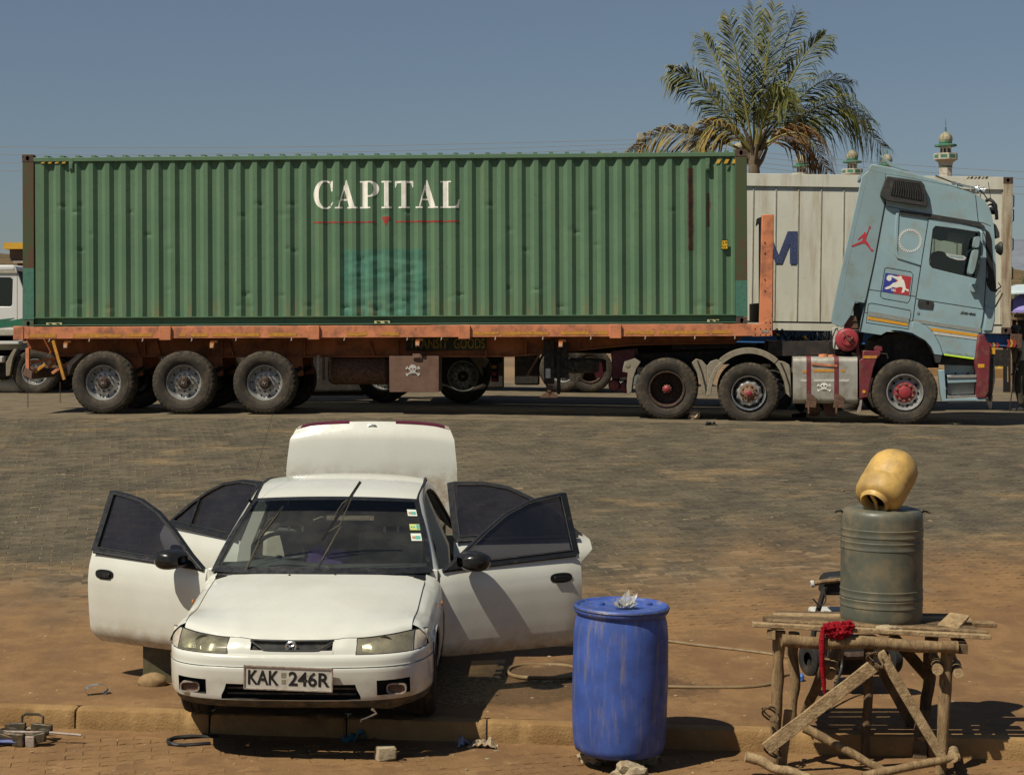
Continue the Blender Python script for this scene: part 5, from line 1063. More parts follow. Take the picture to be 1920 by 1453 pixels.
# --- windscreen, roof, pillars, rear screen
def ws(s_, t, out=0.):
    b_ = Vector((.765 * s_, 1.155 + .20 * s_ * s_, .902 - .016 * s_ * s_)); tp = Vector((.600 * s_, 1.955 + .09 * s_ * s_, 1.335 - .028 * s_ * s_)); p = b_.lerp(tp, t); n_ = Vector((.25 * s_, -.45, .80)).normalized()
    return p + n_ * (.022 * math.sin(math.pi * t) + out)
mb = MB(); mb.grid(lambda i, j: ws(-1 + 2 * i / 20, j / 12), 20, 12); mb.build('windscreen', M_WSC, car, smooth=60)
mb = MB()
def edge_strip(f0, f1, n=24):
    mb.grid(lambda i, j: (f0 if j == 0 else f1)(i / n), n, 1)
mb.grid(lambda i, j: (bon((-1 + 2 * i / 24) * .72, .97)[0], bon((-1 + 2 * i / 24) * .72, .97)[1], bon((-1 + 2 * i / 24) * .72, .97)[2] - .012) if j == 0 else ws((-1 + 2 * i / 24) * 1.0, .03, -.004), 24, 1)
edge_strip(lambda t: ws(-1 + 2 * t, -.02, .003), lambda t: ws(-1 + 2 * t, .055, .003)); edge_strip(lambda t: ws(-1 + 2 * t, .965, .003), lambda t: ws(-1 + 2 * t, 1.02, .003))
for s_ in (-1, 1): edge_strip(lambda t: ws(s_ * 1.005, t, .003), lambda t: ws(s_ * .955, t, .003))
mb.build('windscreen_seal', M_CARB, car, smooth=60)
M_BAND = glassm('screen_shade_band', (.16, .18, .19), .12)
mb = MB(); mb.grid(lambda i, j: ws((-1 + 2 * i / 20) * .95, lerp(.80, .965, j / 2), .002), 20, 2); mb.build('shade_band', M_BAND, car, smooth=60)
def roof(s_, t):
    y = lerp(1.958 + .09 * s_ * s_, 3.12 - .06 * s_ * s_, t); return Vector((interp([0, .4, 1], [.600, .615, .575], t) * s_, y, interp([0, .12, .35, .6, .85, 1], [1.336, 1.378, 1.420, 1.436, 1.414, 1.370], t) - .030 * s_ * s_ - .012 * abs(s_) ** 6))
mb = MB(); mb.grid(lambda i, j: roof(-1 + 2 * i / 20, j / 16), 20, 16); mb.build('roof', M_CARW, car, smooth=60)
rw = lambda s_, t: Vector((lerp(.575, .62, t) * s_, lerp(3.13 - .06 * s_ * s_, 3.66 - .03 * s_ * s_, t), lerp(1.35, 1.0, t) - .03 * s_ * s_ + .02 * math.sin(math.pi * t)))
mb = MB(); mb.grid(lambda i, j: rw(-1 + 2 * i / 16, j / 8), 16, 8); mb.build('rear_screen', M_TINT, car, smooth=60)
OC = crv([(1.345, .880, 0), (1.55, 1.01, 0), (1.80, 1.175, 0), (2.05, 1.318, 0), (2.30, 1.368, 0), (2.60, 1.376, 0), (2.90, 1.352, 0), (3.15, 1.29, 0), (3.45, 1.13, 0), (3.70, .99, 0)], 4)
IC = crv([(1.475, .880, 0), (1.66, .985, 0), (1.88, 1.125, 0), (2.10, 1.252, 0), (2.30, 1.312, 0), (2.60, 1.325, 0), (2.85, 1.295, 0), (3.02, 1.225, 0), (3.18, 1.07, 0), (3.27, .91, 0)], 4)
for s_ in (-1, 1):
    mb = MB(); n_ = len(OC) - 1
    def band(i, j):
        o, k = OC[i], IC[i]; ro_ = abs(ws(1, clamp((o.y - .886) / .44))[0]) if o.x < 2.05 else interp([2.05, 2.5, 3.06, 3.7], [.600, .612, .578, .62], o.x)
        xo = ro_; xi = sx(k.y) + .004
        return [(s_ * (xo + .002), o.x, o.y + .002), (s_ * lerp(xo, xi, .55), lerp(o.x, k.x, .4), lerp(o.y, k.y, .38) + .014), (s_ * xi, k.x, k.y), (s_ * (xi - .05), k.x + .005, k.y + .012), (s_ * (xo - .03), o.x + .02, o.y - .03)][j]
    mb.grid(band, n_, 4); mb.build('side_frame', M_CARW, car, smooth=60)
    mb = MB(); mb.tube([Vector((s_ * (sx(k.y) - .01), k.x + .005, k.y - .004)) for k in IC], .012, 6); mb.build('door_seal', M_CARB, car)
    mb = MB(); mb.tube([roof(s_ * .985, t) + Vector((0, 0, .004)) for t in [i / 16 for i in range(17)]], .010, 6); mb.build('drip_strip', M_CARB, car)
    mb = MB(); mb.add([(s_ * sx(z), y, z) for y, z in ((2.40, 1.33), (2.50, 1.33), (2.56, .9), (2.56, .30), (2.42, .30), (2.42, .9))], [(0, 1, 2, 5), (5, 2, 3, 4)]); mb.add([(s_ * (sx(z) - .09), y, z) for y, z in ((2.40, 1.33), (2.50, 1.33), (2.56, .9), (2.56, .30), (2.42, .30), (2.42, .9))], [(0, 1, 2, 5), (5, 2, 3, 4)])
    for a in (0, 5, 4): pass
    mb.add([(s_ * sx(1.33), 2.40, 1.33), (s_ * sx(.9), 2.42, .9), (s_ * sx(.3), 2.42, .3), (s_ * (sx(.3) - .09), 2.42, .3), (s_ * (sx(.9) - .09), 2.42, .9), (s_ * (sx(1.33) - .09), 2.40, 1.33)], [(0, 1, 4, 5), (1, 2, 3, 4)]); mb.build('centre_pillar', M_CARW, car)
    mb = MB(); mb.box(min(s_ * .80, s_ * .68), max(s_ * .80, s_ * .68), 1.30, 3.02, .20, .315); mb.build('sill', M_CARW, car, .02)
    mb = MB(); mb.prism([(1.34, .24), (1.44, .24), (1.46, .88), (1.36, .90)], s_ * .74, s_ * .80, ax='x'); mb.build('hinge_pillar', M_CARW, car, .01)
    ny = 30; mb = MB(); yl = lambda z: interp([.25, .45, .60, .75, .92], [2.98, 3.0, 3.08, 3.2, 3.29], z); ztp = lambda y: interp([2.9, 3.29, 3.7, 4.2, 4.33], [.92, .945, 1.0, .97, .90], y)
    def qp(i, j):
        y = lerp(3.0, 4.33, i / ny); zt = ztp(y); zb = arch(y, 3.43); z = lerp(zt, min(zb, zt - .02), j / 14); y2 = max(y, yl(z)); return (s_ * (sx(min(z, .9)) - .10 * smooth(4.1, 4.36, y2)), y2, z)
    mb.grid(qp, ny, 14); mb.build('rear_quarter', M_CARW, car, smooth=60)
    mb = MB(); mb.grid(lambda i, j: (s_ * .66, lerp(3.05, 3.8, i / 2), lerp(.3, .9, j)), 2, 1); mb.build('inner_arch', M_CARB, car)
# engine-bay closing panels, floor, boot well
for nm, b_, mt in (('bulkhead', (-.72, .72, 1.25, 1.30, .3, .86), M_CARB), ('floor_pan', (-.72, .72, 1.25, 4.2, .22, .27), M_CARB), ('rear_panel', (-.70, .70, 4.22, 4.27, .3, .72), M_CARW), ('parcel_shelf', (-.62, .62, 3.05, 3.66, .90, .93), M_DASH), ('engine_tray', (-.55, .55, .25, 1.2, .23, .45), M_CARB)):
    mb = MB(); mb.box(*b_); mb.build(nm, mt, car)
mb = MB(); mb.grid(lambda i, j: (lerp(-.74, .74, i / 16), lerp(1.22 + .14 * (i / 8 - 1) ** 2, 1.68, j / 6), interp([0, .3, .7, 1], [.865, .90, .91, .80], j / 6) + (.055 * math.exp(-((lerp(-.74, .74, i / 16) + .36) / .20) ** 2) * math.sin(math.pi * min(1, j / 5)))), 16, 6); mb.build('dashboard', M_DASH, car, smooth=60)
mb = MB(); mb.tube([(-.36 + .185 * math.cos(t), 1.70 + .06 * math.sin(t), .93 + .165 * math.sin(t)) for t in [2 * math.pi * i / 32 for i in range(33)]], .016, 8); mb.tube([(-.545, 1.70, .93), (-.36, 1.71, .91), (-.175, 1.70, .93)], .018, 6); mb.tube([(-.36, 1.72, .92), (-.36, 1.60, .82)], .03, 8); mb.build('steering_wheel', M_CARB, car)
for cx in (-.36, .36):
    st_ = part('front_seat', car); mb = MB(); mb.prism([(1.75, .36), (2.25, .32), (2.27, .46), (1.78, .50)], cx - .25, cx + .25, ax='x'); mb.build('seat_base', M_SEAT, st_, .05, seg=3)
    mb = MB(); mb.prism([(2.20, .44), (2.31, .42), (2.47, 1.0), (2.40, 1.02)], cx - .24, cx + .24, ax='x'); mb.build('seat_back', M_SEAT, st_, .05, seg=3)
    mb = MB(); mb.prism([(2.40, 1.06), (2.48, 1.05), (2.50, 1.20), (2.43, 1.21)], cx - .13, cx + .13, ax='x'); mb.build('headrest', M_SEAT, st_, .03, seg=3)
    mb = MB(); mb.tube([(cx - .05, 2.43, .98), (cx - .05, 2.45, 1.08)], .007, 6); mb.tube([(cx + .05, 2.43, .98), (cx + .05, 2.45, 1.08)], .007, 6); mb.build('headrest_posts', M_CHROME, st_)
mb = MB(); mb.prism([(2.75, .40), (3.15, .36), (3.35, .92), (3.24, .94), (3.12, .50), (2.75, .52)], -.66, .66, ax='x'); mb.build('rear_seat', M_SEAT, car, .04)
for cx in (-.38, .38): mb = MB(); mb.prism([(3.22, .95), (3.30, .94), (3.31, 1.08), (3.25, 1.09)], cx - .13, cx + .13, ax='x'); mb.build('headrest', M_SEAT, car, .03)
mb = MB(); mb.rock((-.06, 2.05, .80), .16, 3, .45, 3, (1, .7, .9)); mb.build('purple_cloth', pmat('purple_cloth', (.10, .055, .20), .2, None, 0, 12, .95), car)
mb = MB(); mb.rock((0, 1.96, 1.26), .06, 2, .1, 5, (1.9, .4, .6)); mb.build('rear_view_mirror', M_CARB, car)
# stickers on the screen, wipers pulled off the glass, washer jets, aerial
for t, h_, mt in ((.79, .10, 0), (.575, .085, 1), (.435, .10, 0)):
    st_ = part('screen_sticker', car); a = pmat('sticker_paper', (.62, .66, .56), .08, None, 0, 10, .6) if mt == 0 else pmat('sticker_lime', (.52, .55, .16), .1, None, 0, 10, .6)
    def sp_(s0, s1, t0, t1, o): mb = MB(); mb.grid(lambda i, j: ws(lerp(s0, s1, i / 3), lerp(t0, t1, j / 3), o), 3, 3); return mb
    sp_(.845, .945, t - h_ / 2, t + h_ / 2, .003).build('sticker_paper', a, st_)
    if mt == 0: sp_(.885, .935, t - h_ * .3, t + h_ * .15, .0045).build('sticker_print', pmat('print_teal', (.10, .38, .30), .2, None, 0, 8, .6), st_); sp_(.855, .885, t - h_ * .25, t + h_ * .1, .0045).build('sticker_print', pmat('print_rust', (.40, .20, .12), .2, None, 0, 8, .6), st_)
    else:
        vs, fs = text2d('AA', 1, 0, .03); vs = fit2d(vs, .852, .905, t - .02, t + .02); mb = MB(); mb.add([ws(x, z, .0045) for x, z in vs], fs); mb.build('sticker_lettering', pmat('print_teal', (.10, .38, .30), .2, None, 0, 8, .6), st_, recalc=False, smooth=0)
        sp_(.912, .94, t - h_ * .4, t + h_ * .4, .0045).build('sticker_print', pmat('print_teal', (.10, .38, .30), .2, None, 0, 8, .6), st_)
CI = CF.I
def cw(u, v, Y): q = CI @ P3(u, v, Y); return Vector((q.x / 1.045, q.y, q.z))
M_WIP = pmat('faded_wiper', (.12, .11, .075), .3, None, 0, 12, .5, .3)
for base, knee, b0, b1 in (((458, 1076), (487, 1012), (478, 1020), (531, 949)), ((588, 1079), (640, 985), (604, 1012), (676, 903))):
    wp = part('wiper', car); mb = MB(); a, k = cw(*base, 12.22), cw(*knee, 12.16); mb.tube([a, a.lerp(k, .3), k], [.010, .008, .006], 6); mb.build('wiper_arm', M_WIP, wp)
    p, q = cw(*b0, 12.20), cw(*b1, 12.12); o = Vector((0, -.02, .0)); mb = MB(); mb.bar(p, q, .010, .018); mb.build('wiper_blade', M_CARB, wp)
    mb = MB(); d = q - p; nn = Vector((-d.z, 0, d.x)).normalized() * .022; mb.tube([p + d * .12, k + o * .3 + nn * .5, p + d * .88], .004, 5); mb.tube([p + d * .3, p + d * .42 + nn, p + d * .6 + nn, p + d * .72], .004, 5); mb.build('wiper_yoke', M_WIP, wp)
for u, v in ((543, 1086), (629, 1088)):
    p = cw(u, v, 12.05); mb = MB(); mb.rock((p.x, p.y, .892), .010, 1, .1); mb.build('washer_jet', M_CARB, car)
mb = MB(); mb.tube([(-.60, 1.95, 1.30), (-.62, 1.93, 1.33)], .012, 6); mb.tube([(-.62, 1.93, 1.33), (-.52, 2.5, 2.0)], .0013, 4); mb.build('aerial', M_CARB, car)
# --- boot lid standing open
bl = part('boot_lid', car, (.065, 3.62, .975), (R(-4), 0, 0))
lid = lambda s_, t: Vector((interp([0, .5, .88, 1], [.705, .70, .675, .635], t) * s_, .03 * s_ * s_ + .035 * (1 - math.sin(math.pi * min(t, .9) / .9 * .5 + .4)) * 0 + .06 * smooth(.85, 1.0, t) - .02 * math.sin(math.pi * t), .80 * t - (.030 * s_ * s_ + .035 * abs(s_) ** 8) * smooth(.5, 1, t)))
mb = MB(); mb.grid(lambda i, j: lid(-1 + 2 * i / 20, j / 16), 20, 16); mb.build('lid_skin', M_CARW, bl, smooth=60)
mb = MB(); mb.grid(lambda i, j: lid(-1 + 2 * i / 20, 1) + Vector((0, lerp(0, .30, j / 3), -.02 * j + .012 * (j == 1))), 20, 3); mb.build('lid_rear_face', M_CARW, bl, smooth=60)
mb = MB(); mb.grid(lambda i, j: lid(-1 + 2 * i / 20, j / 4) * .99 + Vector((0, .05, .01)), 20, 4); mb.build('lid_liner', M_TRIMI, bl, smooth=60)
M_TAIL = pmat('maroon_tail_lens', (.10, .012, .022), .2, None, 0, 6, .25)
for s_ in (-1, 1):
    for a, b_, mt in ((.30, .93, M_TAIL), (.93, .985, M_AMBL)):
        mb = MB(); mb.grid(lambda i, j: lid(s_ * lerp(a, b_, i / 8), [.980 + .006 * (a > .8), .994, 1.0][j]) + Vector((0, [-.006, -.008, .04][j], [0, .004, .012][j])), 8, 2); mb.build('tail_lamp', mt, bl)
mb = MB(); p = lid(0, .955); mb.tube([p + Vector((-.035, -.012, 0)), p + Vector((0, -.014, .008)), p + Vector((.035, -.012, 0))], .006, 6); mb.build('boot_badge', M_CHROME, bl)
for s_ in (-1, 1): mb = MB(); mb.tube([(s_ * .58, 3.60, .92), (s_ * .58, 3.72, 1.05), (s_ * .58, 3.68, 1.3)], .014, 6); mb.build('boot_hinge', M_CARW, car)
# --- doors
BUL = ([.25, .28, .34, .45, .60, .72, .82, .90, .93], [-.075, -.045, -.012, .0, .010, .012, .0, -.028, -.04])
def make_door(s_, front, hy, ang, label):
    """s_ = side (-1 image left), hinge at car y=hy, opened by ang degrees"""
    d = part('door', car, (s_ * .822, hy, 0), (0, 0, R(ang) * (1 if s_ < 0 else -1))); d['label'] = label
    L0 = 1.085 if front else .98
    belt = (lambda a: .885 + .045 * a) if front else (lambda a: .932 + .035 * a)
    def a1(z): return interp([.25, .28, .33, .9, 1], [1.03, 1.06, L0, L0, L0], z) if front else interp([.25, .30, .45, .60, .75, .86, .93, .97], [.54, .57, .65, .80, .95, 1.045, 1.03, .98], z)
    def a0(z): return interp([.25, .29, .34], [.05, .012, 0], z)
    na, nz = 16, 20
    def pt(i, j, inner=0):
        t = i / na; zz = lerp(.25, belt(t * a1(.9)), (j / nz)); A = lerp(a0(zz), a1(zz), t); e = .014 * max(0, 1 - min(t, 1 - t) * 14)
        return (s_ * (interp(*BUL, zz) - e) if not inner else s_ * -.085, A + 0, zz)
    mb = MB(); mb.grid(lambda i, j: pt(i, j), na, nz); mb.grid(lambda i, j: pt(i, j, 1), na, nz, 1)
    bd = [(i, 0) for i in range(na + 1)] + [(na, j) for j in range(1, nz + 1)] + [(i, nz) for i in range(na - 1, -1, -1)] + [(0, j) for j in range(nz - 1, 0, -1)]
    k = len(bd); mb.add([pt(*q) for q in bd] + [pt(*q, 1) for q in bd], [(i, (i + 1) % k, (i + 1) % k + k, i + k) for i in range(k)])
    mb.build('door_panel', [M_CARW, M_TRIMI], d, smooth=50)
    top = ([(.02, .886), (.16, .975), (.36, 1.122), (.56, 1.248), (.76, 1.328), (.92, 1.356), (1.04, 1.372), (1.066, 1.370), (1.083, .935)] if front else [(0, .932), (-.03, 1.15), (-.05, 1.360), (.0, 1.372), (.22, 1.372), (.42, 1.335), (.60, 1.250), (.77, 1.14), (.90, 1.03), (.975, .966)])
    xz = lambda z: s_ * lerp(-.02, -.205, (z - .9) / .45)
    def frame_poly(shr):
        cx = sum(p[0] for p in top) / len(top); cz = sum(p[1] for p in top) / len(top)
        return [(p[0] + (cx - p[0]) * shr, p[1] + (cz - p[1]) * shr) for p in top]
    o, n2 = top, frame_poly(.12); m_ = len(o); mb = MB()
    for dx in (0, -.035):
        mb.add([(xz(z) + s_ * dx, a, z) for a, z in o] + [(xz(z) + s_ * dx, a, z) for a, z in n2], [(i, (i + 1) % m_, (i + 1) % m_ + m_, i + m_) for i in range(m_)])
    for lp in (o, n2):
        mb.add([(xz(z), a, z) for a, z in lp] + [(xz(z) - s_ * .035, a, z) for a, z in lp], [(i, (i + 1) % m_, (i + 1) % m_ + m_, i + m_) for i in range(m_)])
    mb.build('window_frame', M_CARB, d, smooth=30)
    mb = MB(); mb.add([(xz(z) - s_ * .012, a, z) for a, z in frame_poly(.09)], [tuple(t) for t in tessellate_polygon([[Vector((p[0], p[1], 0)) for p in frame_poly(.09)]])]); mb.build('window', M_TINT, d, recalc=False, smooth=0)
    mb = MB(); lo = [(xz(z) + s_ * .003, a, z) for a, z in n2]; mb.tube([Vector(p) for p in lo + [lo[0]]], .004, 5); mb.build('window_seal', M_CHROME if 0 else M_PLAS, d)
    mb = MB(); mb.tube([(s_ * (interp(*BUL, .9) + .006), t * (L0 - .06) + .02, belt(t * L0) - .004) for t in np.linspace(0, 1, 10)], .012, 6); mb.build('belt_strip', M_CARB, d)
    if not front:
        mb = MB(); mb.bar((xz(.98) + s_ * .004, .66, .97), (xz(1.2) + s_ * .004, .655, 1.19), .02, .014); mb.build('quarter_bar', M_CARB, d)
    # handle
    hy_ = L0 - .17 if front else L0 - .22; hz = .775
    pts = [(hy_ + .085 * math.copysign(abs(math.cos(t)) ** .75, math.cos(t)), hz + .037 * math.copysign(abs(math.sin(t)) ** .75, math.sin(t))) for t in [2 * math.pi * i / 24 for i in range(24)]]
    xo = s_ * (interp(*BUL, hz)); mb = MB(); mb.prism(pts, xo, xo + s_ * .006, ax='x'); hd = mb.build('handle', M_CARB, d)
    mb = MB(); mb.prism([(hy_ - .06, hz - .018), (hy_ + .05, hz - .018), (hy_ + .06, hz), (hy_ + .05, hz + .014), (hy_ - .06, hz + .014)], xo + s_ * .006, xo + s_ * .022, ax='x'); mb.build('handle_flap', M_CARB, d, .005)
    if front:
        mb = MB(); tri = [(.02, .886), (.20, 1.0), (.25, 1.005), (.25, .90)]; mb.add([(xz(z) + s_ * .010, a, z) for a, z in tri] + [(xz(z) - s_ * .02, a, z) for a, z in tri], [(0, 1, 2, 3), (7, 6, 5, 4), (0, 4, 5, 1), (1, 5, 6, 2), (2, 6, 7, 3)]); mb.build('mirror_sail', M_CARB, d, .004)
        mr = bpy.data.objects.new('mirror', None); mr2 = MB()
        def mp(i, j):
            t = 2 * math.pi * i / 24; q = j / 8; rr = math.sin(math.pi * clamp(q, .03, .97)) ** .32; c_ = lambda f, e: math.copysign(abs(f) ** e, f)
            return (s_ * (.115 + .115 * rr * c_(math.cos(t), .6)), .09 + .21 * q, .962 + .070 * rr * c_(math.sin(t), .6))
        mr2.grid(mp, 24, 8); mr2.build('mirror', pmat('glossy_black_mirror', (.012, .012, .011), .2, (.08, .06, .04), .12, 12, .25), d, smooth=60); bpy.data.objects.remove(mr)
    return d
make_door(-1, True, 1.36, 62, 'white front door with black window frame and door mirror')
make_door(1, True, 1.36, 63, 'white front door crossed by a curved shadow')
make_door(-1, False, 2.50, 48, 'white rear door half hidden behind the front door')
make_door(1, False, 2.50, 86, 'white rear door swung wide open with dark glass')
# --- wheels
M_CT = pmat('car_tyre', (.016, .015, .014), .25, (.07, .05, .03), .35, 6, .85); M_CR = pmat('steel_wheel', (.20, .19, .17), .2, (.12, .08, .05), .4, 10, .5, .5)
tm = MB(); tm.lathe([(.185, -.085), (.20, -.095), (.25, -.098), (.278, -.085), (.291, -.06), (.292, -.03), (.286, -.025), (.286, -.018), (.292, -.014), (.292, .014), (.286, .018), (.286, .025), (.292, .03), (.291, .06), (.278, .085), (.25, .098), (.20, .095), (.185, .085)], 48, ax='x'); TCM = tm.mesh('tyre', M_CT, 40)
rm = MB(); rm.lathe([(.187, -.085), (.178, -.07), (.165, -.02), (.12, -.045), (.05, -.05), (.0001, -.05), ], 36, ax='x'); rm.lathe([(.187, .085), (.187, -.085)], 36, ax='x'); RCM = rm.mesh('rim', M_CR, 40)
for s_ in (-1, 1):
    for y, tw in ((.83, 4), (3.43, 0)):
        wh = part('wheel', car, (s_ * .735, y, .288 + (gz(0, 14.4) - CAR_Z + .012 if y > 3 else .0)), (0, 0, R(tw) + (0 if s_ < 0 else math.pi))); link('tyre', TCM, wh); link('rim', RCM, wh)
        mb = MB(); mb.grid(lambda i, j: (s_ * lerp(.84, .60, j), y + .335 * math.cos(math.pi * i / 16), .27 + .335 * math.sin(math.pi * i / 16)), 16, 1); mb.build('wheel_well', M_CARB, car)
# ------------------------------------------------------------------ foreground: car-wash clutter
def G(u, v, h=0., low=False):
    """point on the ground (h above it) seen at photograph pixel u,v"""
    Y = 12.
    for _ in range(40):
        z = (LOW_Z if low else gz((u - CU) * Y / F_PX, Y)) + h; Y = .5 * Y + .5 * (CAM_Z - z) * F_PX / (v - CV)
    return Vector(((u - CU) * Y / F_PX, Y, z))
# blue plastic drum
M_DRUM = pmat('scuffed_blue_plastic', (.048, .095, .34), .28, (.19, .165, .15), .29, 7, .45, 0, .14, 40, .4, streak=1)
dm = thing('plastic_drum', 'scuffed blue plastic drum propped on stones beside the kerb', 'drum', (.69, 11.0, -1.215), (R(.8), R(.9), 0))
prof = [(.0001, .012), (.20, .012), (.255, .0), (.284, .018), (.297, .06), (.304, .2), (.308, .45), (.305, .74), (.297, .83), (.286, .868), (.284, .884), (.296, .894), (.304, .905), (.307, .918), (.304, .934), (.294, .944), (.283, .940), (.279, .930), (.27, .926), (.0001, .924)]
mb = MB(); mb.lathe(crv([(r, 0, h) for r, h in prof], 1) and prof, 72, ax='z', fn=lambda i, j, r, h: (r + .004 * noise.noise(Vector((math.cos(i * .0873) * 1.4, math.sin(i * .0873) * 1.4, h * 2.5))) * (4 < j < 9), h)); mb.build('drum_body', M_DRUM, dm, smooth=50)
mb = MB(); mb.lathe([(.288, .922), (.309, .924), (.3125, .930), (.309, .936), (.288, .935)], 72, ax='z'); mb.build('clamp_ring', pmat('drum_ring_blue', (.03, .045, .14), .25, (.10, .10, .11), .5, 12, .5), dm, smooth=50)
for k, (x, y) in enumerate(((.17, .10), (-.14, .08))): mb = MB(); mb.lathe([(.0001, .943), (.035, .940), (.04, .922)], 16, (x, y, 0), 'z'); mb.build('bung', M_DRUM, dm)
M_STONE = pmat('pale_rubble_stone', (.34, .28, .18), .25, (.20, .13, .07), .4, 9, .95, 0, .7, 40, .2, bd=.01)
for (x, y, r, sq, sd, lb) in ((.735, 10.62, .085, (1.25, .9, .85), 1, 'jagged pale stone jammed under the front of the blue drum'), (.52, 11.05, .075, (1.2, 1, .6), 2, 'flat stone under the left of the blue drum'), (.86, 11.05, .075, (1.2, 1, .6), 3, 'flat stone under the right of the blue drum')):
    mb = MB(); mb.rock((0, 0, r * .6), r, 3, .5, sd, sq, fr=1.9); tag(mb.build('stone', M_STONE, loc=(x, y, LOW_Z - .01), smooth=25), lb, 'stone', 'stones under the blue drum')
# clear plastic bag on the drum
M_BAG = glassm('clear_plastic_film', (.72, .71, .66), .18, .25, (.62, .60, .52, .75))
mb = MB()
for k, (a, ln, wd, el) in enumerate(((2.9, .085, .050, .35), (2.3, .07, .055, .75), (1.2, .095, .05, 1.05), (.5, .10, .055, .75), (.1, .075, .05, .4), (-.9, .06, .06, .5), (-2.2, .06, .06, .5))):
    c, s_ = math.cos(a), math.sin(a)
    def petal(i, j):
        t = i / 8; q = (j / 8 - .5) * 2; w2 = wd * math.sin(math.pi * (.12 + .78 * t)); f = .014 * math.sin(q * 7 + k * 2) * t + .012 * noise.noise(Vector((t * 6, q * 5, k * 3)))
        r_ = ln * t * math.cos(el); h_ = ln * t * math.sin(el) * 1.25 - .02 * q * q * t + f
        return (c * r_ - s_ * q * w2 + f * c, s_ * r_ * .6 + c * q * w2 * .6, max(.0, h_ + .006))
    mb.grid(petal, 8, 8)
tag(mb.build('plastic_bag', M_BAG, loc=(.725, 10.92, -.288), smooth=0), 'crumpled clear plastic bag lying on top of the blue drum', 'bag')
# rough wooden stand
def timber(name, c0, c1, ax_map):
    n = NT(name); g = n.noise(16, 6, .7, n.map(ax_map)); k = n.noise(5, 5, .65); c = n.mix(c0, c1, n.ramp(g, .36, .62)); c = n.mix(c, tuple(v * .35 for v in c1), n.ramp(n.noise(38, 4, .7, n.map(ax_map)), .60, .70, 0, .85)); c = n.mix(c, (.20, .13, .065), n.ramp(k, .52, .70, 0, .6))
    n.bump(n.math('ADD', g, n.noise(60, 4, .7, n.map(ax_map))), .8, .01); return n.out(c, .92, 0, .2)
M_W1 = timber('weathered_pole', (.27, .185, .095), (.15, .098, .05), (1.6, 1, .35)); M_W2 = timber('sun_bleached_board', (.38, .275, .15), (.235, .16, .085), (.9, .9, .9)); M_W3 = timber('dark_old_timber', (.15, .10, .055), (.08, .053, .03), (1, 1, .4))
stand = thing('wooden_stand', 'rickety stand of rough poles and planks holding a barrel', 'stand', (2.36, 11.1, LOW_Z))
stand['_off'] = (2.36, 11.1, LOW_Z)
def pole(u0, v0, Y0, u1, v1, Y1, r, mt=M_W1, name='pole', seed=0, tap=.85):
    a, b_ = P3(u0, v0, Y0), P3(u1, v1, Y1); n_ = 9; d = (b_ - a)
    pts = [a + d * t + Vector((noise.noise(Vector((t * 3, seed, 1))), noise.noise(Vector((t * 3, seed, 5))), noise.noise(Vector((t * 3, seed, 9))))) * r * .7 * math.sin(math.pi * t) for t in [i / n_ for i in range(n_ + 1)]]
    mb = MB(); mb.tube(pts, [r * lerp(1.12, tap * 1.08, i / n_) * (1 + .22 * noise.noise(Vector((i * .8, seed * 3, 2)))) for i in range(n_ + 1)], 10); return mb.build(name, mt, stand, smooth=40)
def plank(u0, v0, Y0, u1, v1, Y1, w_, th, mt=M_W2, name='plank', up=(0, 0, 1), seed=0):
    a, b_ = P3(u0, v0, Y0), P3(u1, v1, Y1); mb = MB(); n_ = 8; d = b_ - a; dn = d.normalized(); sd = dn.cross(Vector(up)).normalized(); uu = sd.cross(dn)
    def pt(i, k):
        t = i / n_; wv = 1 + .16 * noise.noise(Vector((t * 4, seed * 2.3, k))); e = [(-1, -1), (1, -1), (1, 1), (-1, 1)][k]
        return a + d * t + sd * (e[0] * w_ / 2 * wv) + uu * (e[1] * th / 2) + uu * .006 * noise.noise(Vector((t * 3, seed, 3)))
    mb.add([pt(i, k) for i in range(n_ + 1) for k in range(4)], [(i * 4 + k, i * 4 + (k + 1) % 4, i * 4 + 4 + (k + 1) % 4, i * 4 + 4 + k) for i in range(n_) for k in range(4)] + [(3, 2, 1, 0), tuple(n_ * 4 + k for k in range(4))]); return mb.build(name, mt, stand, .004, smooth=0)
FR = (0, 1, 0)
yl_, yu_ = 10.82, 11.62
pole(1466, 1200, 10.80, 1795, 1213, 10.78, .036, seed=1, tap=1); pole(1461, 1182, 10.86, 1452, 1440, 10.92, .036, seed=2); pole(1777, 1215, 10.86, 1763, 1453, 10.80, .038, seed=3)
pole(1489, 1185, 11.62, 1486, 1372, 11.62, .034, M_W1, seed=4); plank(1478, 1330, 10.98, 1467, 1432, 10.98, .055, .03, up=FR, seed=5)
pole(1748, 1190, 11.6, 1731, 1368, 11.6, .040, M_W3, seed=6); plank(1730, 1330, 11.2, 1722, 1445, 11.1, .09, .035, M_W3, up=FR, seed=7)
plank(1436, 1404, 10.76, 1640, 1246, 10.74, .085, .022, M_W2, up=FR, seed=8); plank(1650, 1222, 10.745, 1769, 1424, 10.74, .062, .025, M_W2, up=FR, seed=9)
plank(1672, 1190, 11.5, 1740, 1268, 11.3, .075, .03, M_W3, up=FR, seed=10); plank(1648, 1245, 11.3, 1718, 1372, 11.4, .065, .03, M_W3, up=FR, seed=11)
pole(1630, 1190, 11.3, 1621, 1438, 11.15, .03, M_W3, seed=12); plank(1488, 1379, 11.45, 1735, 1369, 11.45, .085, .03, M_W3, up=FR, seed=13)
plank(1632, 1391, 11.27, 1719, 1390, 11.27, .055, .03, M_W2, up=FR, seed=14); pole(1508, 1364, 10.98, 1660, 1446, 10.78, .028, M_W1, seed=15)
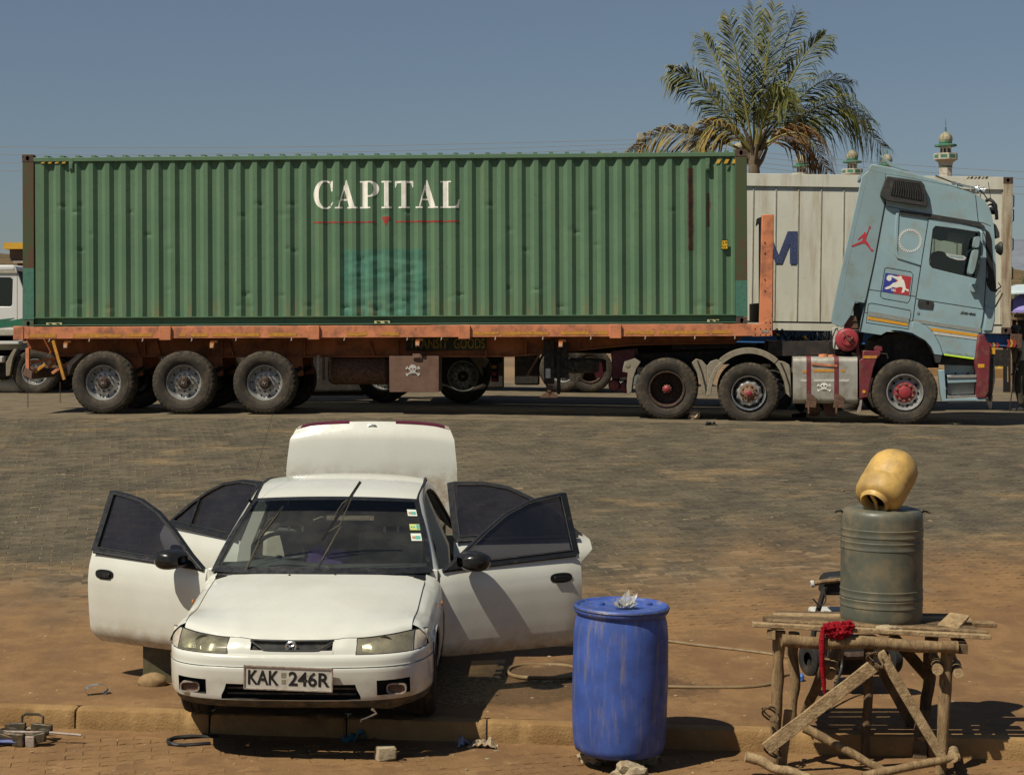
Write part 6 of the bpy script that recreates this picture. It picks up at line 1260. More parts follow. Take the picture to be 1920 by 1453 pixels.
pole(1398, 1418, 10.70, 1515, 1458, 10.66, .030, M_W2, 'foot_brace', 16, .9); pole(1618, 1455, 10.68, 1799, 1418, 10.70, .026, M_W1, 'foot_brace', 17)
pole(1550, 1240, 10.95, 1505, 1345, 11.4, .03, M_W3, seed=18); pole(1570, 1215, 11.5, 1555, 1265, 11.1, .04, M_W2, seed=19)
pole(1786, 1419, 10.68, 1790, 1400, 11.3, .032, M_W2, 'side_rail', 20); pole(1758, 1255, 10.74, 1750, 1225, 11.6, .032, M_W2, 'side_rail', 21); pole(1797, 1261, 10.80, 1785, 1230, 11.6, .030, M_W2, 'side_rail', 22)
plank(1446, 1190, 10.80, 1462, 1172, 11.6, .055, .06, M_W1, 'side_rail', seed=23); plank(1806, 1217, 10.78, 1785, 1180, 11.6, .06, .06, M_W3, 'side_rail', seed=24)
for k, (u0, v0, u1, v1, Y, w_, mt) in enumerate(((1411, 1170, 1857, 1194, 10.82, .06, M_W2), (1440, 1165, 1850, 1186, 10.92, .09, M_W1), (1434, 1164, 1830, 1179, 11.04, .10, M_W3), (1432, 1161, 1800, 1172, 11.16, .10, M_W3), (1440, 1158, 1865, 1170, 11.28, .11, M_W1), (1450, 1154, 1820, 1163, 11.42, .12, M_W2), (1455, 1150, 1800, 1157, 11.56, .10, M_W3))):
    plank(u0, v0, Y, u1, v1, Y, w_, .028, mt, 'top_plank', seed=30 + k)
mb = MB(); q = [P3(1748, 1187, 10.95), P3(1790, 1191, 10.90), P3(1817, 1160, 11.2), P3(1780, 1154, 11.25), P3(1757, 1177, 11.08)]
mb.add(q + [p + Vector((.01, .02, .022)) for p in q], [(4, 3, 2, 1, 0), (5, 6, 7, 8, 9)] + [(i, (i + 1) % 5, (i + 1) % 5 + 5, i + 5) for i in range(5)]); tag(mb.build('board_offcut', M_W2, smooth=0, bevel=.004), 'broken board offcut lying on the right end of the wooden stand', 'board')
for u, v, Y in ((1444, 1338, 10.8), (1448, 1405, 10.8), (1640, 1236, 10.72)):
    mb = MB(); c = P3(u, v, Y); pts = [c + Vector((.05 * math.cos(t), .03 * math.sin(t * 2), .045 * math.sin(t * .9))) for t in [i * .5 for i in range(26)]]; mb.tube(pts, .007, 5); mb.build('lashing', M_W3, stand)
# grey-green barrel on the stand, wire handles
M_BAR = pmat('dusty_green_barrel', (.082, .088, .066), .22, (.17, .135, .08), .46, 3.2, .5, 0, .06, 40, .4)
ba = thing('barrel', 'dusty grey-green ribbed plastic barrel on the wooden stand', 'barrel', (2.43, 11.24, -.432), (0, R(.5), 0))
prof = [(.0001, .01), (.22, .01), (.25, .0), (.262, .018), (.266, .06), (.266, .10)]
for h in (.145, .205, .52, .60): prof += [(.2655, h - .028), (.2695, h - .024), (.2695, h - .018), (.2672, h - .012), (.2672, h + .012), (.2695, h + .018), (.2695, h + .024), (.2655, h + .028)]
prof += [(.265, .69), (.262, .715), (.254, .735), (.240, .748), (.215, .754), (.0001, .752)]
mb = MB(); mb.lathe(prof, 72, ax='z'); mb.build('barrel_body', M_BAR, ba, smooth=40)
for s_ in (-1, 1): mb = MB(); mb.tube([(s_ * .25, 0, .72), (s_ * .275, -.01, .735), (s_ * .30, -.01, .73), (s_ * .31, -.02, .725)], .007, 6); mb.build('wire_handle', M_CHAS, ba)
# cut yellow jerrycan lying on the barrel
M_JER = pmat('sun_faded_yellow_plastic', (.52, .33, .095), .25, (.25, .16, .06), .44, 5, .5, 0, .1, 40, .4)
ax_ = Vector((.52, .60, .60)).normalized(); jc = thing('jerrycan', 'cut open yellow plastic jerrycan lying on top of the green barrel', 'jerrycan', P3(1639, 930, 11.06) - Vector((0, 0, .045))); jc.rotation_euler = ax_.to_track_quat('Z', 'Y').to_euler()
prof = [(.070, .05), (.073, .0), (.086, -.012), (.096, .0), (.100, .018), (.122, .026), (.146, .042), (.157, .075), (.161, .13), (.162, .155), (.157, .162), (.157, .172), (.162, .18), (.161, .31), (.154, .36), (.13, .405), (.08, .425), (.0001, .43)]
mb = MB(); mb.lathe(prof, 48, ax='z', fn=lambda i, j, r, h: (r * (1 - .10 * abs(math.sin(2 * math.pi * i / 48)) ** 4 * (j > 5)) * (1 + .015 * noise.noise(Vector((i * .3, j * .6, 2)))), h)); mb.lathe([(.0705, .045), (.095, .07), (.125, .12), (.125, .28), (.08, .37), (.0001, .38)], 40, ax='z', m=1); mb.build('can_body', [M_JER, pmat('jerrycan_inside', (.16, .10, .04), .3, None, 0, 6, .8)], jc, smooth=50)
mb = MB(); mb.tube([(-.0, -.074, .0), (-.005, 0, .012), (.0, .074, .005)], .012, 8); mb.build('can_handle', M_JER, jc)
# red rag with a hanging tail, stone
M_REDC = pmat('red_fluffy_cloth', (.34, .012, .022), .35, None, 0, 40, .98, 0, 1., 90, .1, bd=.02)
rg = thing('red_cloth', 'fluffy red rag bunched on the stand with one end hanging down', 'cloth', P3(1570, 1182, 10.78)); rg['_off'] = tuple(P3(1570, 1182, 10.78))
mb = MB()
for k, (u, v, r, sq) in enumerate(((1556, 1177, .045, (1.2, .8, .65)), (1577, 1181, .055, (1.1, .8, .9)), (1591, 1174, .036, (1.0, .8, .9)), (1563, 1186, .045, (1, .7, .8)))):
    mb.rock(P3(u, v, 10.77), r, 4, .55, k + 20, sq, fr=2.6)
mb.build('rag_bunch', M_REDC, rg, smooth=60)
mb = MB(); mb.tube([P3(1543, 1180, 10.76), P3(1541, 1200, 10.74), P3(1541, 1240, 10.76), P3(1545, 1280, 10.78), P3(1546, 1301, 10.78)], [.014, .020, .018, .015, .010], 8); mb.jitter(.008, 30, 2); mb.build('rag_tail', M_REDC, rg, smooth=60)
mb = MB(); mb.rock((0, 0, .02), .05, 3, .4, 8, (1.5, 1, .62), fr=2); tag(mb.build('stone', M_STONE, loc=P3(1664, 1187, 10.86), smooth=25), 'stone wedged on the stand against the foot of the barrel', 'stone')
# wheeled pressure washer behind the stand
pw = thing('pressure_washer', 'black wheeled pressure washer standing behind the wooden stand', 'washer', G(1590, 1300)); o_ = G(1590, 1300); pw['_off'] = tuple(o_); YW = o_.y - .1
mb = MB(); mb.tube([P3(1520, 1095, YW), P3(1545, 1090, YW), P3(1585, 1086, YW)], .018, 8); mb.build('handle_grip', M_W1, pw)
mb = MB(); mb.tube([P3(1520, 1095, YW), P3(1526, 1094, YW)], .027, 12); mb.build('grip_end', M_STEN, pw)
mb = MB(); mb.prism([(p.x, p.z) for p in (P3(1545, 1117, YW), P3(1547, 1090, YW), P3(1556, 1082, YW), P3(1600, 1077, YW), P3(1600, 1117, YW))], YW + .02, YW + .25); mb.build('control_box', M_BLACK, pw, .015)
mb = MB(); mb.tube([P3(1547, 1100, YW), P3(1538, 1130, YW), P3(1530, 1158, YW), P3(1524, 1200, YW), P3(1516, 1262, YW)], .02, 8); mb.build('handle_frame', M_CHAS, pw)
mb = MB(); mb.tube([tuple(p) for p in crv([P3(1545, 1105, YW - .03), P3(1548, 1125, YW - .05), P3(1538, 1135, YW - .05), P3(1524, 1122, YW - .05)], 6)], .006, 5); mb.build('cable_loop', M_CABLE, pw)
mb = MB(); mb.box(P3(1530, 0, YW).x, P3(1600, 0, YW).x, YW + .1, YW + .35, P3(0, 1190, YW).z, P3(0, 1151, YW).z); mb.build('white_tank', M_STEN, pw, .02)
mb = MB(); mb.box(P3(1560, 0, YW).x, P3(1665, 0, YW).x, YW, YW + .4, P3(0, 1268, YW).z, P3(0, 1205, YW).z); mb.jitter(.01, 5); mb.build('motor', M_CHAS, pw, .04, seg=3)
mb = MB(); mb.tube([P3(1565, 1230, YW - .05), P3(1630, 1228, YW - .05)], .03, 8); mb.build('pump_pipe', M_HUB, pw)
for u, v, y in ((1521, 1235, YW - .05), (1668, 1232, YW + .02)):
    mb = MB(); c = P3(u, v, y); mb.lathe([(.05, -.03), (.10, -.04), (.118, -.03), (.12, 0), (.118, .03), (.10, .04), (.05, .03)], 28, (0, 0, 0), 'x'); mb.build('small_wheel', M_CT, pw, loc=c, rot=(0, 0, R(25)), smooth=50)
mb = MB(); mb.tube([tuple(p) for p in crv([P3(1580, 1220, YW - .1), P3(1576, 1260, YW - .15), P3(1550, 1330, YW - .5), P3(1560, 1350, YW - .6), P3(1595, 1372, YW - .8)], 8)], .011, 6); mb.build('short_hose', M_CABLE, pw)
# hoses on the ground
M_HOSE = pmat('tan_garden_hose', (.20, .135, .065), .2, (.12, .08, .04), .4, 6, .6)
hz_ = lambda pts, r=.014: [Vector(p) for p in crv([G(u, v, r) for u, v in pts], 8)]
mb = MB(); mb.tube(hz_([(1180, 1192), (1300, 1208), (1400, 1220), (1458, 1228), (1490, 1235)]), .014, 8); tag(mb.build('hose', M_HOSE, smooth=60), 'tan hose running straight from behind the drum to the stand', 'hose')
mb = MB(); mb.tube(hz_([(1090, 1275), (1180, 1284), (1290, 1288), (1390, 1288), (1445, 1282), (1470, 1266), (1500, 1262)]), .014, 8); tag(mb.build('hose', M_HOSE, smooth=60), 'tan hose curving along the ground in front of the straight one', 'hose')
cc = G(1018, 1262); mb = MB(); mb.tube([cc + Vector((.27 * math.cos(t), .27 * math.sin(t), .016 + .004 * math.sin(3 * t))) for t in [2 * math.pi * i / 48 for i in range(45)]] , .016, 8); tag(mb.build('hose', M_HOSE, smooth=60), 'coiled loop of hose on wet ground below the open car door', 'hose')
# olive box and rounded stone below the left door
M_OLV = pmat('olive_tin', (.085, .075, .036), .3, (.13, .095, .05), .4, 6, .6)
c = G(295, 1280); mb = MB(); mb.box(-.115, .16, 0, .2, 0, .285); tag(mb.build('tin_box', M_OLV, loc=c, rot=(0, 0, R(-6)), bevel=.012), 'dull olive tin box standing under the open left door', 'box')
mb = MB(); mb.rock((0, 0, .03), .095, 3, .15, 4, (1.15, .7, .75)); tag(mb.build('stone', pmat('tan_boulder', (.26, .17, .08), .2, (.18, .11, .05), .4, 12, .95, 0, .5, 40), loc=G(287, 1286), smooth=40), 'rounded tan stone leaning on the olive tin box', 'stone')
# litter
mb = MB(); mb.grid(lambda i, j: (.055 * (1 + .25 * noise.noise(Vector((i * .6, j, 1)))) * math.cos(2 * math.pi * i / 14) * 1.5, lerp(-.03, .03, j / 3), .04 + .04 * math.sin(2 * math.pi * i / 14) * (1 + .3 * noise.noise(Vector((i, j, 4))))), 14, 3)
tag(mb.build('crushed_can', pmat('tin_can', (.42, .42, .36), .3, (.06, .05, .04), .5, 20, .35, .6), loc=G(181, 1303), rot=(0, 0, R(25)), smooth=30), 'crushed silver can on the brown ground left of the car', 'can')
def rag(name, label, cat, loc, size, mt, seed, rot=0, amp=.6, h=.06):
    mb = MB(); mb.grid(lambda i, j: ((i / 14 - .5) * size[0] * (1 + .25 * noise.noise(Vector((j * .4, seed, 0)))), (j / 8 - .5) * size[1] + .02 * noise.noise(Vector((i * .5, j * .3, seed))), max(.004, h * (.45 + amp * noise.noise(Vector((i * .33, j * .45, seed * 2))) * 1.6) * math.sin(math.pi * (.1 + .8 * i / 14)))), 14, 8)
    return tag(mb.build(name, mt, loc=loc, rot=(0, 0, R(rot)), smooth=35), label, cat)
rag('cloth_rag', 'teal cloth rag at the foot of the kerb below the bumper', 'rag', G(672, 1389, 0, True), (.24, .10), pmat('teal_cloth', (.03, .13, .17), .3, (.12, .08, .05), .3, 14, .9), 3, 12, .6, .08)
rag('plastic_scrap', 'grey plastic scrap beside the teal rag', 'scrap', G(644, 1388, 0, True), (.08, .07), pmat('grey_film', (.20, .19, .16), .3, None, 0, 20, .6), 5, 0, .6, .05)
rag('paper_litter', 'torn blue and white paper litter against the kerb', 'litter', G(868, 1398, 0, True), (.10, .09), pmat('printed_paper', (.36, .36, .40), .5, (.08, .09, .2), .5, 30, .7), 7, 20, .8, .07)
rag('paper_litter', 'crumpled tan paper litter against the kerb', 'litter', G(905, 1402, 0, True), (.20, .08), pmat('tan_paper', (.34, .26, .16), .4, (.15, .09, .05), .4, 24, .8), 8, -10, .8, .07)
mb = MB(); mb.tube([tuple(p) for p in crv([G(395, 1393, .012, True), G(350, 1396, .012, True), G(318, 1393, .014, True), G(322, 1384, .016, True), G(360, 1380, .018, True), G(410, 1380, .012, True)], 6)], .013, 6); mb.jitter(.006, 25, 3); tag(mb.build('rubber_strip', M_CABLE, smooth=50), 'bent black rubber strip lying in front of the car', 'strip')
mb = MB(); mb.box(-.07, .06, -.05, .05, 0, .095); mb.jitter(.022, 9, 4); tag(mb.build('concrete_lump', M_STONE, loc=G(724, 1424, 0, True), rot=(0, 0, R(15)), bevel=.012), 'broken grey concrete lump on the pavers in front of the car', 'rubble')
mb = MB(); mb.rock((0, 0, .03), .035, 3, .3, 6, (1, 1, 1)); tag(mb.build('bottle_cap', pmat('blue_cap', (.05, .14, .42), .2, None, 0, 10, .4), loc=G(1499, 1278), smooth=40), 'small blue plastic ball behind the left legs of the stand', 'ball')
# scissor jack at the left edge
M_JACK = pmat('oily_jack_steel', (.075, .062, .040), .35, (.16, .105, .055), .4, 12, .5, .4)
jk = thing('car_jack', 'oily scissor jack lying on the pavers at the left edge', 'jack', G(45, 1392, 0, True), (0, 0, R(-8)))
mb = MB(); n_ = 28
mb.tube([(.17 * math.cos(t), .085 * math.sin(t), .075) for t in [2 * math.pi * i / n_ for i in range(n_ + 1)]], .016, 6, cap=False); mb.build('jack_arms', M_JACK, jk)
for s_ in (-1, 1): mb = MB(); mb.prism([(s_ * .02, .0), (s_ * .19, .035), (s_ * .19, .10), (s_ * .02, .055)], -.10, -.06); mb.build('jack_link', M_JACK, jk, .006); mb = MB(); mb.prism([(s_ * .02, .05), (s_ * .17, .06), (s_ * .17, .11), (s_ * .02, .12)], .06, .09); mb.build('jack_link', M_JACK, jk, .006)
mb = MB(); mb.tube([(-.2, 0, .07), (.2, 0, .075), (.40, .02, .06)], .009, 8); mb.build('jack_screw', M_HOOK, jk)
mb = MB(); mb.box(-.03, .05, -.13, -.07, 0, .09); mb.build('jack_foot', M_JACK, jk, .008)
mb = MB(); mb.tube([(-.07, .12, .08), (-.07, .13, .15), (-.04, .13, .165), (.05, .13, .165), (.08, .13, .15), (.08, .12, .08)], .010, 6); mb.build('jack_cradle', M_JACK, jk)
mb = MB(); mb.tube([(-.18, -.12, .03), (-.05, -.12, .035), (.05, -.11, .03)], .016, 6); mb.build('blue_handle', pmat('blue_grip', (.03, .05, .2), .2, None, 0, 8, .5), jk)
for x, y in ((-.16, -.16), (.09, -.10)): mb = MB(); mb.box(x - .03, x + .03, y - .02, y + .02, 0, .07); mb.jitter(.01, 20); mb.build('jack_bracket', M_HOOK, jk, .004)
# bits on the road by the lorry
mb = MB(); mb.rock((0, 0, .06), .09, 3, .6, 9, (1, .9, 1), fr=2.2); tag(mb.build('stone', pmat('white_chock_stone', (.42, .31, .20), .25, (.25, .14, .08), .4, 20, .95, 0, .5), loc=G(1302, 786), smooth=25), 'knobbly pale stone chocking the lorry drive wheel', 'stone')
rag('glove', 'black scrap of rubber lying on the road by the lorry', 'scrap', G(1333, 797), (.20, .10), M_CABLE, 11, 0, .8, .07)
# specks of gravel, straw and paper over the paving
M_SPK = pmat('pale_grit', (.34, .26, .16), .4, (.12, .08, .05), .4, 3, .9); mb = MB(); rs_ = random.Random(3)
for i in range(420):
    v = rs_.uniform(800, 1440) if i < 260 else rs_.uniform(1180, 1450); u = rs_.uniform(0, 1920); low = v > 1322 + u * .035
    if low and v < 1378 + u * .03: continue
    p = G(u, v, 0, low); r = rs_.uniform(.004, .013) * (1.5 if rs_.random() < .06 else 1); mb.rock((p.x, p.y, p.z + r * .4), r, 1, .4, i, (rs_.uniform(.8, 2.2), rs_.uniform(.7, 1.6), .6))
sp_ = mb.build('loose_grit', M_SPK, smooth=0); tag(sp_, 'pale grit and crumbs scattered over the paving', 'grit', kind='stuff')
# ------------------------------------------------------------------ behind the lorry: a second lorry with a white refrigerated container
B = Frame(P3(1895, 626, 32.4), 0, -.85)
rf = thing('refrigerated_container', 'dirty white ribbed container with a blue letter M behind the blue lorry', 'container', B.o, B.rot)
M_RFW = pmat('grimy_white_panel', (.60, .585, .485), .10, (.38, .30, .20), .32, 1.3, .6, 0, .05, 30, .35, streak=1); M_RFR = pmat('rust_stained_post', (.48, .42, .30), .2, (.17, .085, .045), .55, 3, .75, 0, .15, 30, .3, streak=1)
M_GREYP = pmat('panel_seam_grey', (.42, .40, .32), .15, (.30, .22, .14), .4, 8, .8)
mb = MB(); mb.box(-12.0, -.18, .04, 2.40, .16, 2.87); mb.build('box_body', M_RFW, rf)
xs = [-.18 - .43 * k for k in range(28)]
for k, x in enumerate(xs):
    mb = MB(); mb.box(x - .018, x, .025, .042, .17, 2.73); mb.build('panel_seam', M_GREYP, rf)
for z0, z1 in ((.0, .15), (2.73, 2.97)):
    mb = MB(); mb.box(-12.0, -.17, .0, .12, z0, z1); mb.build('rail', M_RFW, rf, .006)
mb = MB(); mb.box(-12.0, -.17, -.004, .02, .15, .175); mb.build('painted_rail_shadow', M_BLACK, rf)  # proud black strip paints a line of shade above the bottom rail
for x in (-.18, -12.19):
    mb = MB(); mb.box(x, x + .18, 0, .16, .11, 2.86); mb.build('corner_post', M_RFR, rf, .006)
    mb = MB(); mb.box(x, x + .18, 2.28, 2.44, .11, 2.86); mb.build('corner_post', M_RFR, rf, .006)
    for z in (0, 2.85):
        mb = MB(); hole = [(x + .09 + .032 * math.cos(t), z + .06 + .04 * math.sin(t)) for t in [2 * math.pi * i / 14 for i in range(14)]]; mb.prism([(x - .003, z), (x + .183, z), (x + .183, z + .12), (x - .003, z + .12)], -.004, .165, hole); mb.box(x + .03, x + .15, .06, .1, z + .02, z + .1, 1); mb.build('corner_casting', [M_CAST, M_HOLE], rf)
for z in (.55, 1.15, 1.7, 2.25, 2.52):
    mb = MB(); mb.tube([(.0, .05, z - .12), (.035, .05, z - .1), (.035, .05, z + .1), (0, .05, z + .12)], .012, 5); mb.build('door_bracket', M_CHAS, rf)
mb = MB(); mb.prism([B.px(u, v, .02) for u, v in ((1452, 436), (1452, 495), (1446, 495), (1440, 470))], .018, .03) if 0 else None
M_LBL = pmat('faded_blue_lettering', (.030, .048, .135), .25, (.30, .29, .24), .28, 26, .7)
mp = [(1424, 434), (1443, 434), (1460, 478), (1477, 434), (1496, 434), (1496, 495), (1481, 495), (1481, 456), (1466, 494), (1454, 494), (1439, 456), (1439, 495), (1424, 495)]
p = B.poly(mp, .022); mb = MB(); mb.add([(x, .0225, z) for x, z in p], [list(t) for t in tessellate_polygon([[Vector((q[0], q[1], 0)) for q in p]])]); mb.build('lettering', M_LBL, rf, recalc=False, smooth=0)
for t, u0, u1, v0, v1 in (('87', 1787, 1797, 445.5, 453), ('UN', 1785, 1799, 437, 442)):
    vs, fs = text2d(t, 1, 0, .01); a = B.px(u0, v1, .02); b_ = B.px(u1, v0, .02); mb = MB(); mb.add([(x, .0225, z) for x, z in fit2d(vs, a[0], b_[0], a[1], b_[1])], fs); mb.build('lettering', M_BLACK, rf, recalc=False, smooth=0)
for i in range(6):
    u = 1812 + i * 7; mb = MB(); mb.prism(B.poly([(u, 334.5), (u + 3, 334.5), (u + 6, 331.5), (u + 3, 331.5)], -.01), -.008, -.002); mb.build('hazard_stripe', M_YEL if i % 2 == 0 else M_BLACK, rf)
M_SKYB = pmat('blue_frame_paint', (.045, .16, .42), .2, (.12, .09, .06), .3, 4, .6)
bt = thing('blue_trailer', 'blue skeletal trailer frame under the white refrigerated container', 'trailer', B.o, B.rot, off=(-6, 1.2, -1.55))
mb = MB(); mb.box(-12.3, .22, .10, .22, -.24, -.005); mb.build('side_rail', M_SKYB, bt); mb = MB(); mb.box(-12.3, .22, 2.2, 2.32, -.24, -.005); mb.build('side_rail', M_SKYB, bt)
mb = MB(); mb.box(.0, .22, .0, 2.44, -.28, -.005); mb.build('rear_beam', M_RUST, bt, .01)
for x in (-2, -4, -6, -8, -10): mb = MB(); mb.box(x, x + .12, .22, 2.2, -.2, -.05); mb.build('cross_beam', M_SKYB, bt)
M_CHV = pmat('chevron_red', (.42, .04, .04), .2, None, 0, 10, .5)
for k in range(3): mb = MB(); mb.prism([(.02 + k * .06 - .10, -.25), (.06 + k * .06 - .10, -.25), (.09 + k * .06 - .10, -.18), (.06 + k * .06 - .10, -.11), (.02 + k * .06 - .10, -.11), (.05 + k * .06 - .10, -.18)], -.02, -.01); mb.build('chevron', M_YEL if k % 2 else M_CHV, bt)
for k in range(3): mb = MB(); mb.prism([(-.42 + k * .07, -.26), (-.38 + k * .07, -.26), (-.35 + k * .07, -.22), (-.38 + k * .07, -.18), (-.42 + k * .07, -.18), (-.39 + k * .07, -.22)], -.01, .0); mb.build('chevron', M_YEL if k % 2 else M_CHV, bt)
mb = MB(); mb.box(-.55, .0, .0, .1, -.62, -.3); mb.build('lamp_board', M_CHAS, bt)
for x in (-1.9, -3.2, -4.5):
    z = -1.06 + .0148 * x * 0; wheel(bt, x, .3, z + .0, TY_D, RT); wheel(bt, x, 2.14, z, TY_D, RT, True); mb = MB(); mb.tube([(x, .3, z), (x, 2.1, z)], .07, 10); mb.build('axle', M_AXLE, bt)
for y in (.75, 1.6): mb = MB(); mb.box(-12.0, -.3, y, y + .08, -.5, -.2); mb.build('main_beam', M_CHAS, bt)
# its tractor, facing left and mostly hidden by the green container
t2 = thing('white_lorry_tractor', 'dark chassis and wheels of the lorry seen below the orange trailer', 'lorry', P3(760, 760, 32.6)); o_ = P3(760, 760, 32.6); o_.z = 0; t2.location = o_; t2['_off'] = tuple(o_)
for u in (720, 868, 420):
    X = (u - CU) * 32.9 / F_PX; z = .52 + gz(X, 33); wheel(t2, X, 33.05, z, TY_D, RT if u != 420 else RS); wheel(t2, X, 34.9, z, TY_D, RD, True); mb = MB(); mb.tube([(X, 33.1, z), (X, 34.9, z)], .09, 10); mb.build('axle', M_AXLE, t2)
X0 = (380 - CU) * .01; mb = MB(); mb.box(-6.2, -.2, 33.4, 33.5, .75, 1.0); mb.build('chassis_rail', M_CHAS, t2); mb = MB(); mb.box(-6.2, -.2, 34.3, 34.4, .75, 1.0); mb.build('chassis_rail', M_CHAS, t2)
mb = MB(); mb.box(-6.3, -4.4, 32.9, 35.2, 1.0, 3.6); mb.build('cab', M_RFW, t2, .12, seg=3)
mb = MB(); mb.prism([(p.x, p.z) for p in (P3(880, 668, 32), P3(905, 668, 32), P3(917, 676, 32), P3(910, 690, 32), P3(903, 688, 32), P3(905, 705, 32), P3(896, 690, 32))], 31.95, 32.4); mb.build('torn_mudguard', M_GUARD, t2, .01)
mb = MB(); mb.box(P3(921, 0, 32).x, P3(935, 0, 32).x, 32.0, 32.1, P3(0, 716, 32).z, P3(0, 674, 32).z); mb.build('rear_lamp_panel', M_CHAS, t2, .01)
for v in (688, 701, 713): mb = MB(); mb.box(P3(922, 0, 32).x, P3(931, 0, 32).x, 31.985, 31.999, P3(0, v + 3, 32).z, P3(0, v - 3, 32).z); mb.build('rear_lamp', M_CHV if v != 688 else M_AMB, t2)
# ------------------------------------------------------------------ a third lorry, white cab with green stripes at the left edge
Wf = Frame(P3(45, 740, 37.2), 0, 0)
wl = thing('white_lorry', 'white lorry cab with green stripes at the left edge', 'lorry', Wf.o, Wf.rot)
M_WCAB = pmat('white_cab_paint', (.60, .60, .57), .05, (.40, .36, .28), .12, 2, .35, 0, .03, 30, .5); M_GSTR = pmat('green_stripe_paint', (.03, .15, .085), .15, None, 0, 6, .4)
def wp(name, pts, y0, y1, mt, bevel=0, hole=None):
    mb = MB(); mb.prism(Wf.poly(pts, y0), y0, y1, Wf.poly(hole, y0) if hole else None); return mb.build(name, mt, wl, bevel)
wn = [(-70, 520), (18, 520), (24, 524), (23, 571), (20, 575), (-70, 575)]
wp('cab_side', [(-140, 500), (28, 500), (32, 510), (36, 520), (43, 540), (43, 640), (-140, 640)], 0, .05, M_WCAB, .01, wn); wp('cab_body', [(-140, 500), (28, 500), (43, 540), (43, 640), (-140, 640)], .3, 2.4, M_CABIN)
wp('cab_roof', [(-140, 497), (26, 497), (30, 508), (-140, 510)], -.02, 2.45, M_WCAB, .04); wp('roof_seam', [(-140, 507), (31, 507), (32, 512), (-140, 512)], -.03, .03, M_GREYP)
wp('window', wn, .02, .03, M_SIDEG); wp('window_seal', [(-70, 518), (19, 518), (26, 523), (25, 573), (21, 577), (-70, 577)], .05, .07, M_BLACK, 0, wn)
for pts, mt in (([(-140, 605), (-10, 600), (27, 596), (10, 602), (-60, 612), (-140, 618)], M_GSTR), ([(-140, 625), (-10, 606), (43, 597), (43, 616), (20, 612), (-20, 616), (-140, 634)], M_GSTR), ([(30, 616), (43, 612), (43, 620), (30, 620)], M_GSTR)):
    wp('green_stripe', pts, -.008, -.001, mt)
mb = MB(); a = Wf.px(32, 512, 0); b_ = Wf.px(31, 640, 0); mb.box(a[0] - .008, a[0] + .008, -.004, .0, b_[1], a[1]); mb.build('door_gap', M_GREYP, wl)
wp('side_skirt', [(-140, 618), (40, 618), (40, 628), (-140, 630)], -.03, .3, M_GREYP); wp('lower_panel', [(-140, 628), (36, 628), (36, 646), (-140, 648)], .0, .3, M_WCAB, .02)
wp('chassis_rail', [(-140, 648), (130, 648), (130, 668), (-140, 668)], .75, .85, M_CHAS); wp('chassis_rail', [(-140, 648), (130, 648), (130, 668), (-140, 668)], 1.6, 1.7, M_CHAS)
wp('deck_plate', [(-140, 645), (40, 645), (40, 656), (-140, 656)], .3, 2.1, M_GREYP); wp('battery_box', [(-60, 668), (5, 668), (5, 680), (-60, 682)], .0, .5, M_STEN, .02); wp('tank_dark', [(-80, 672), (12, 672), (12, 712), (-80, 712)], .2, .7, M_CHAS, .05)
wp('mudguard', [(22, 660), (27, 654), (31, 656), (24, 672), (18, 704), (11, 706), (11, 680)], -.02, .4, M_GUARD, .01)
for u in (66, -190):
    x, z = Wf.px(u, 697.5, .1); wheel(wl, x, .2, z, TY_D, RT, sc=.96); wheel(wl, x, 2.2, z, TY_D, RT, True, .96); mb = MB(); mb.tube([(x, .3, z), (x, 2.1, z)], .08, 10); mb.build('axle', M_AXLE, wl)
x, z = Wf.px(25, 722, .4); mb = MB(); mb.lathe([(.0001, -.3), (.18, -.28), (.2, 0), (.18, .28), (.0001, .3)], 18, (x, .5, z), 'x'); mb.build('air_tank', M_GREYP, wl)
# its flatbed trailer, seen only between the wheels of the nearer ones
ft = thing('flat_trailer', 'flat trailer with pale rimmed wheels behind the landing legs', 'trailer', (0, 39.3, 0)); ft['_off'] = (0, 39.3, 0)
mb = MB(); mb.box(-10.2, 2.4, 39.4, 39.5, .95, 1.2); mb.build('main_beam', M_CHAS, ft); mb = MB(); mb.box(-10.2, 2.4, 40.4, 40.5, .95, 1.2); mb.build('main_beam', M_CHAS, ft); mb = MB(); mb.box(-10.2, 2.6, 38.8, 41.2, 1.2, 1.32); mb.build('deck', M_RUST, ft)
for u in (1054, 1106):
    X = (u - CU) * 39 / F_PX; z = .52 + gz(X, 39); wheel(ft, X, 39.0, z, TY_D, RT if u < 1100 else RD); wheel(ft, X, 41, z, TY_D, RT, True)
    mb = MB(); mb.tube([(X, 39.1, z), (X, 41, z)], .07, 8); mb.build('axle', M_AXLE, ft)
for u0, u1, v0, v1 in ((900, 945, 668, 728), (965, 1012, 668, 722), (1150, 1185, 665, 715)):
    a, b_ = P3(u0, v1, 39.2), P3(u1, v0, 39.2); mb = MB(); mb.box(a.x, b_.x, 39.2, 39.8, a.z, b_.z + .3); mb.build('gap_darkening_box', M_CHAS, ft, .04)  # boxes added only to darken the open gap under the orange trailer
for u0, u1, v0, v1 in ((545, 690, 672, 742), (770, 815, 668, 730)):
    a, b_ = P3(u0, v1, 33.1), P3(u1, v0, 33.1); mb = MB(); mb.box(a.x, b_.x, 33.1, 33.6, a.z, b_.z + .2); mb.build('gap_darkening_block', M_CHAS, t2, .12, seg=4)  # dark blocks added to dim the bright view below the trailer
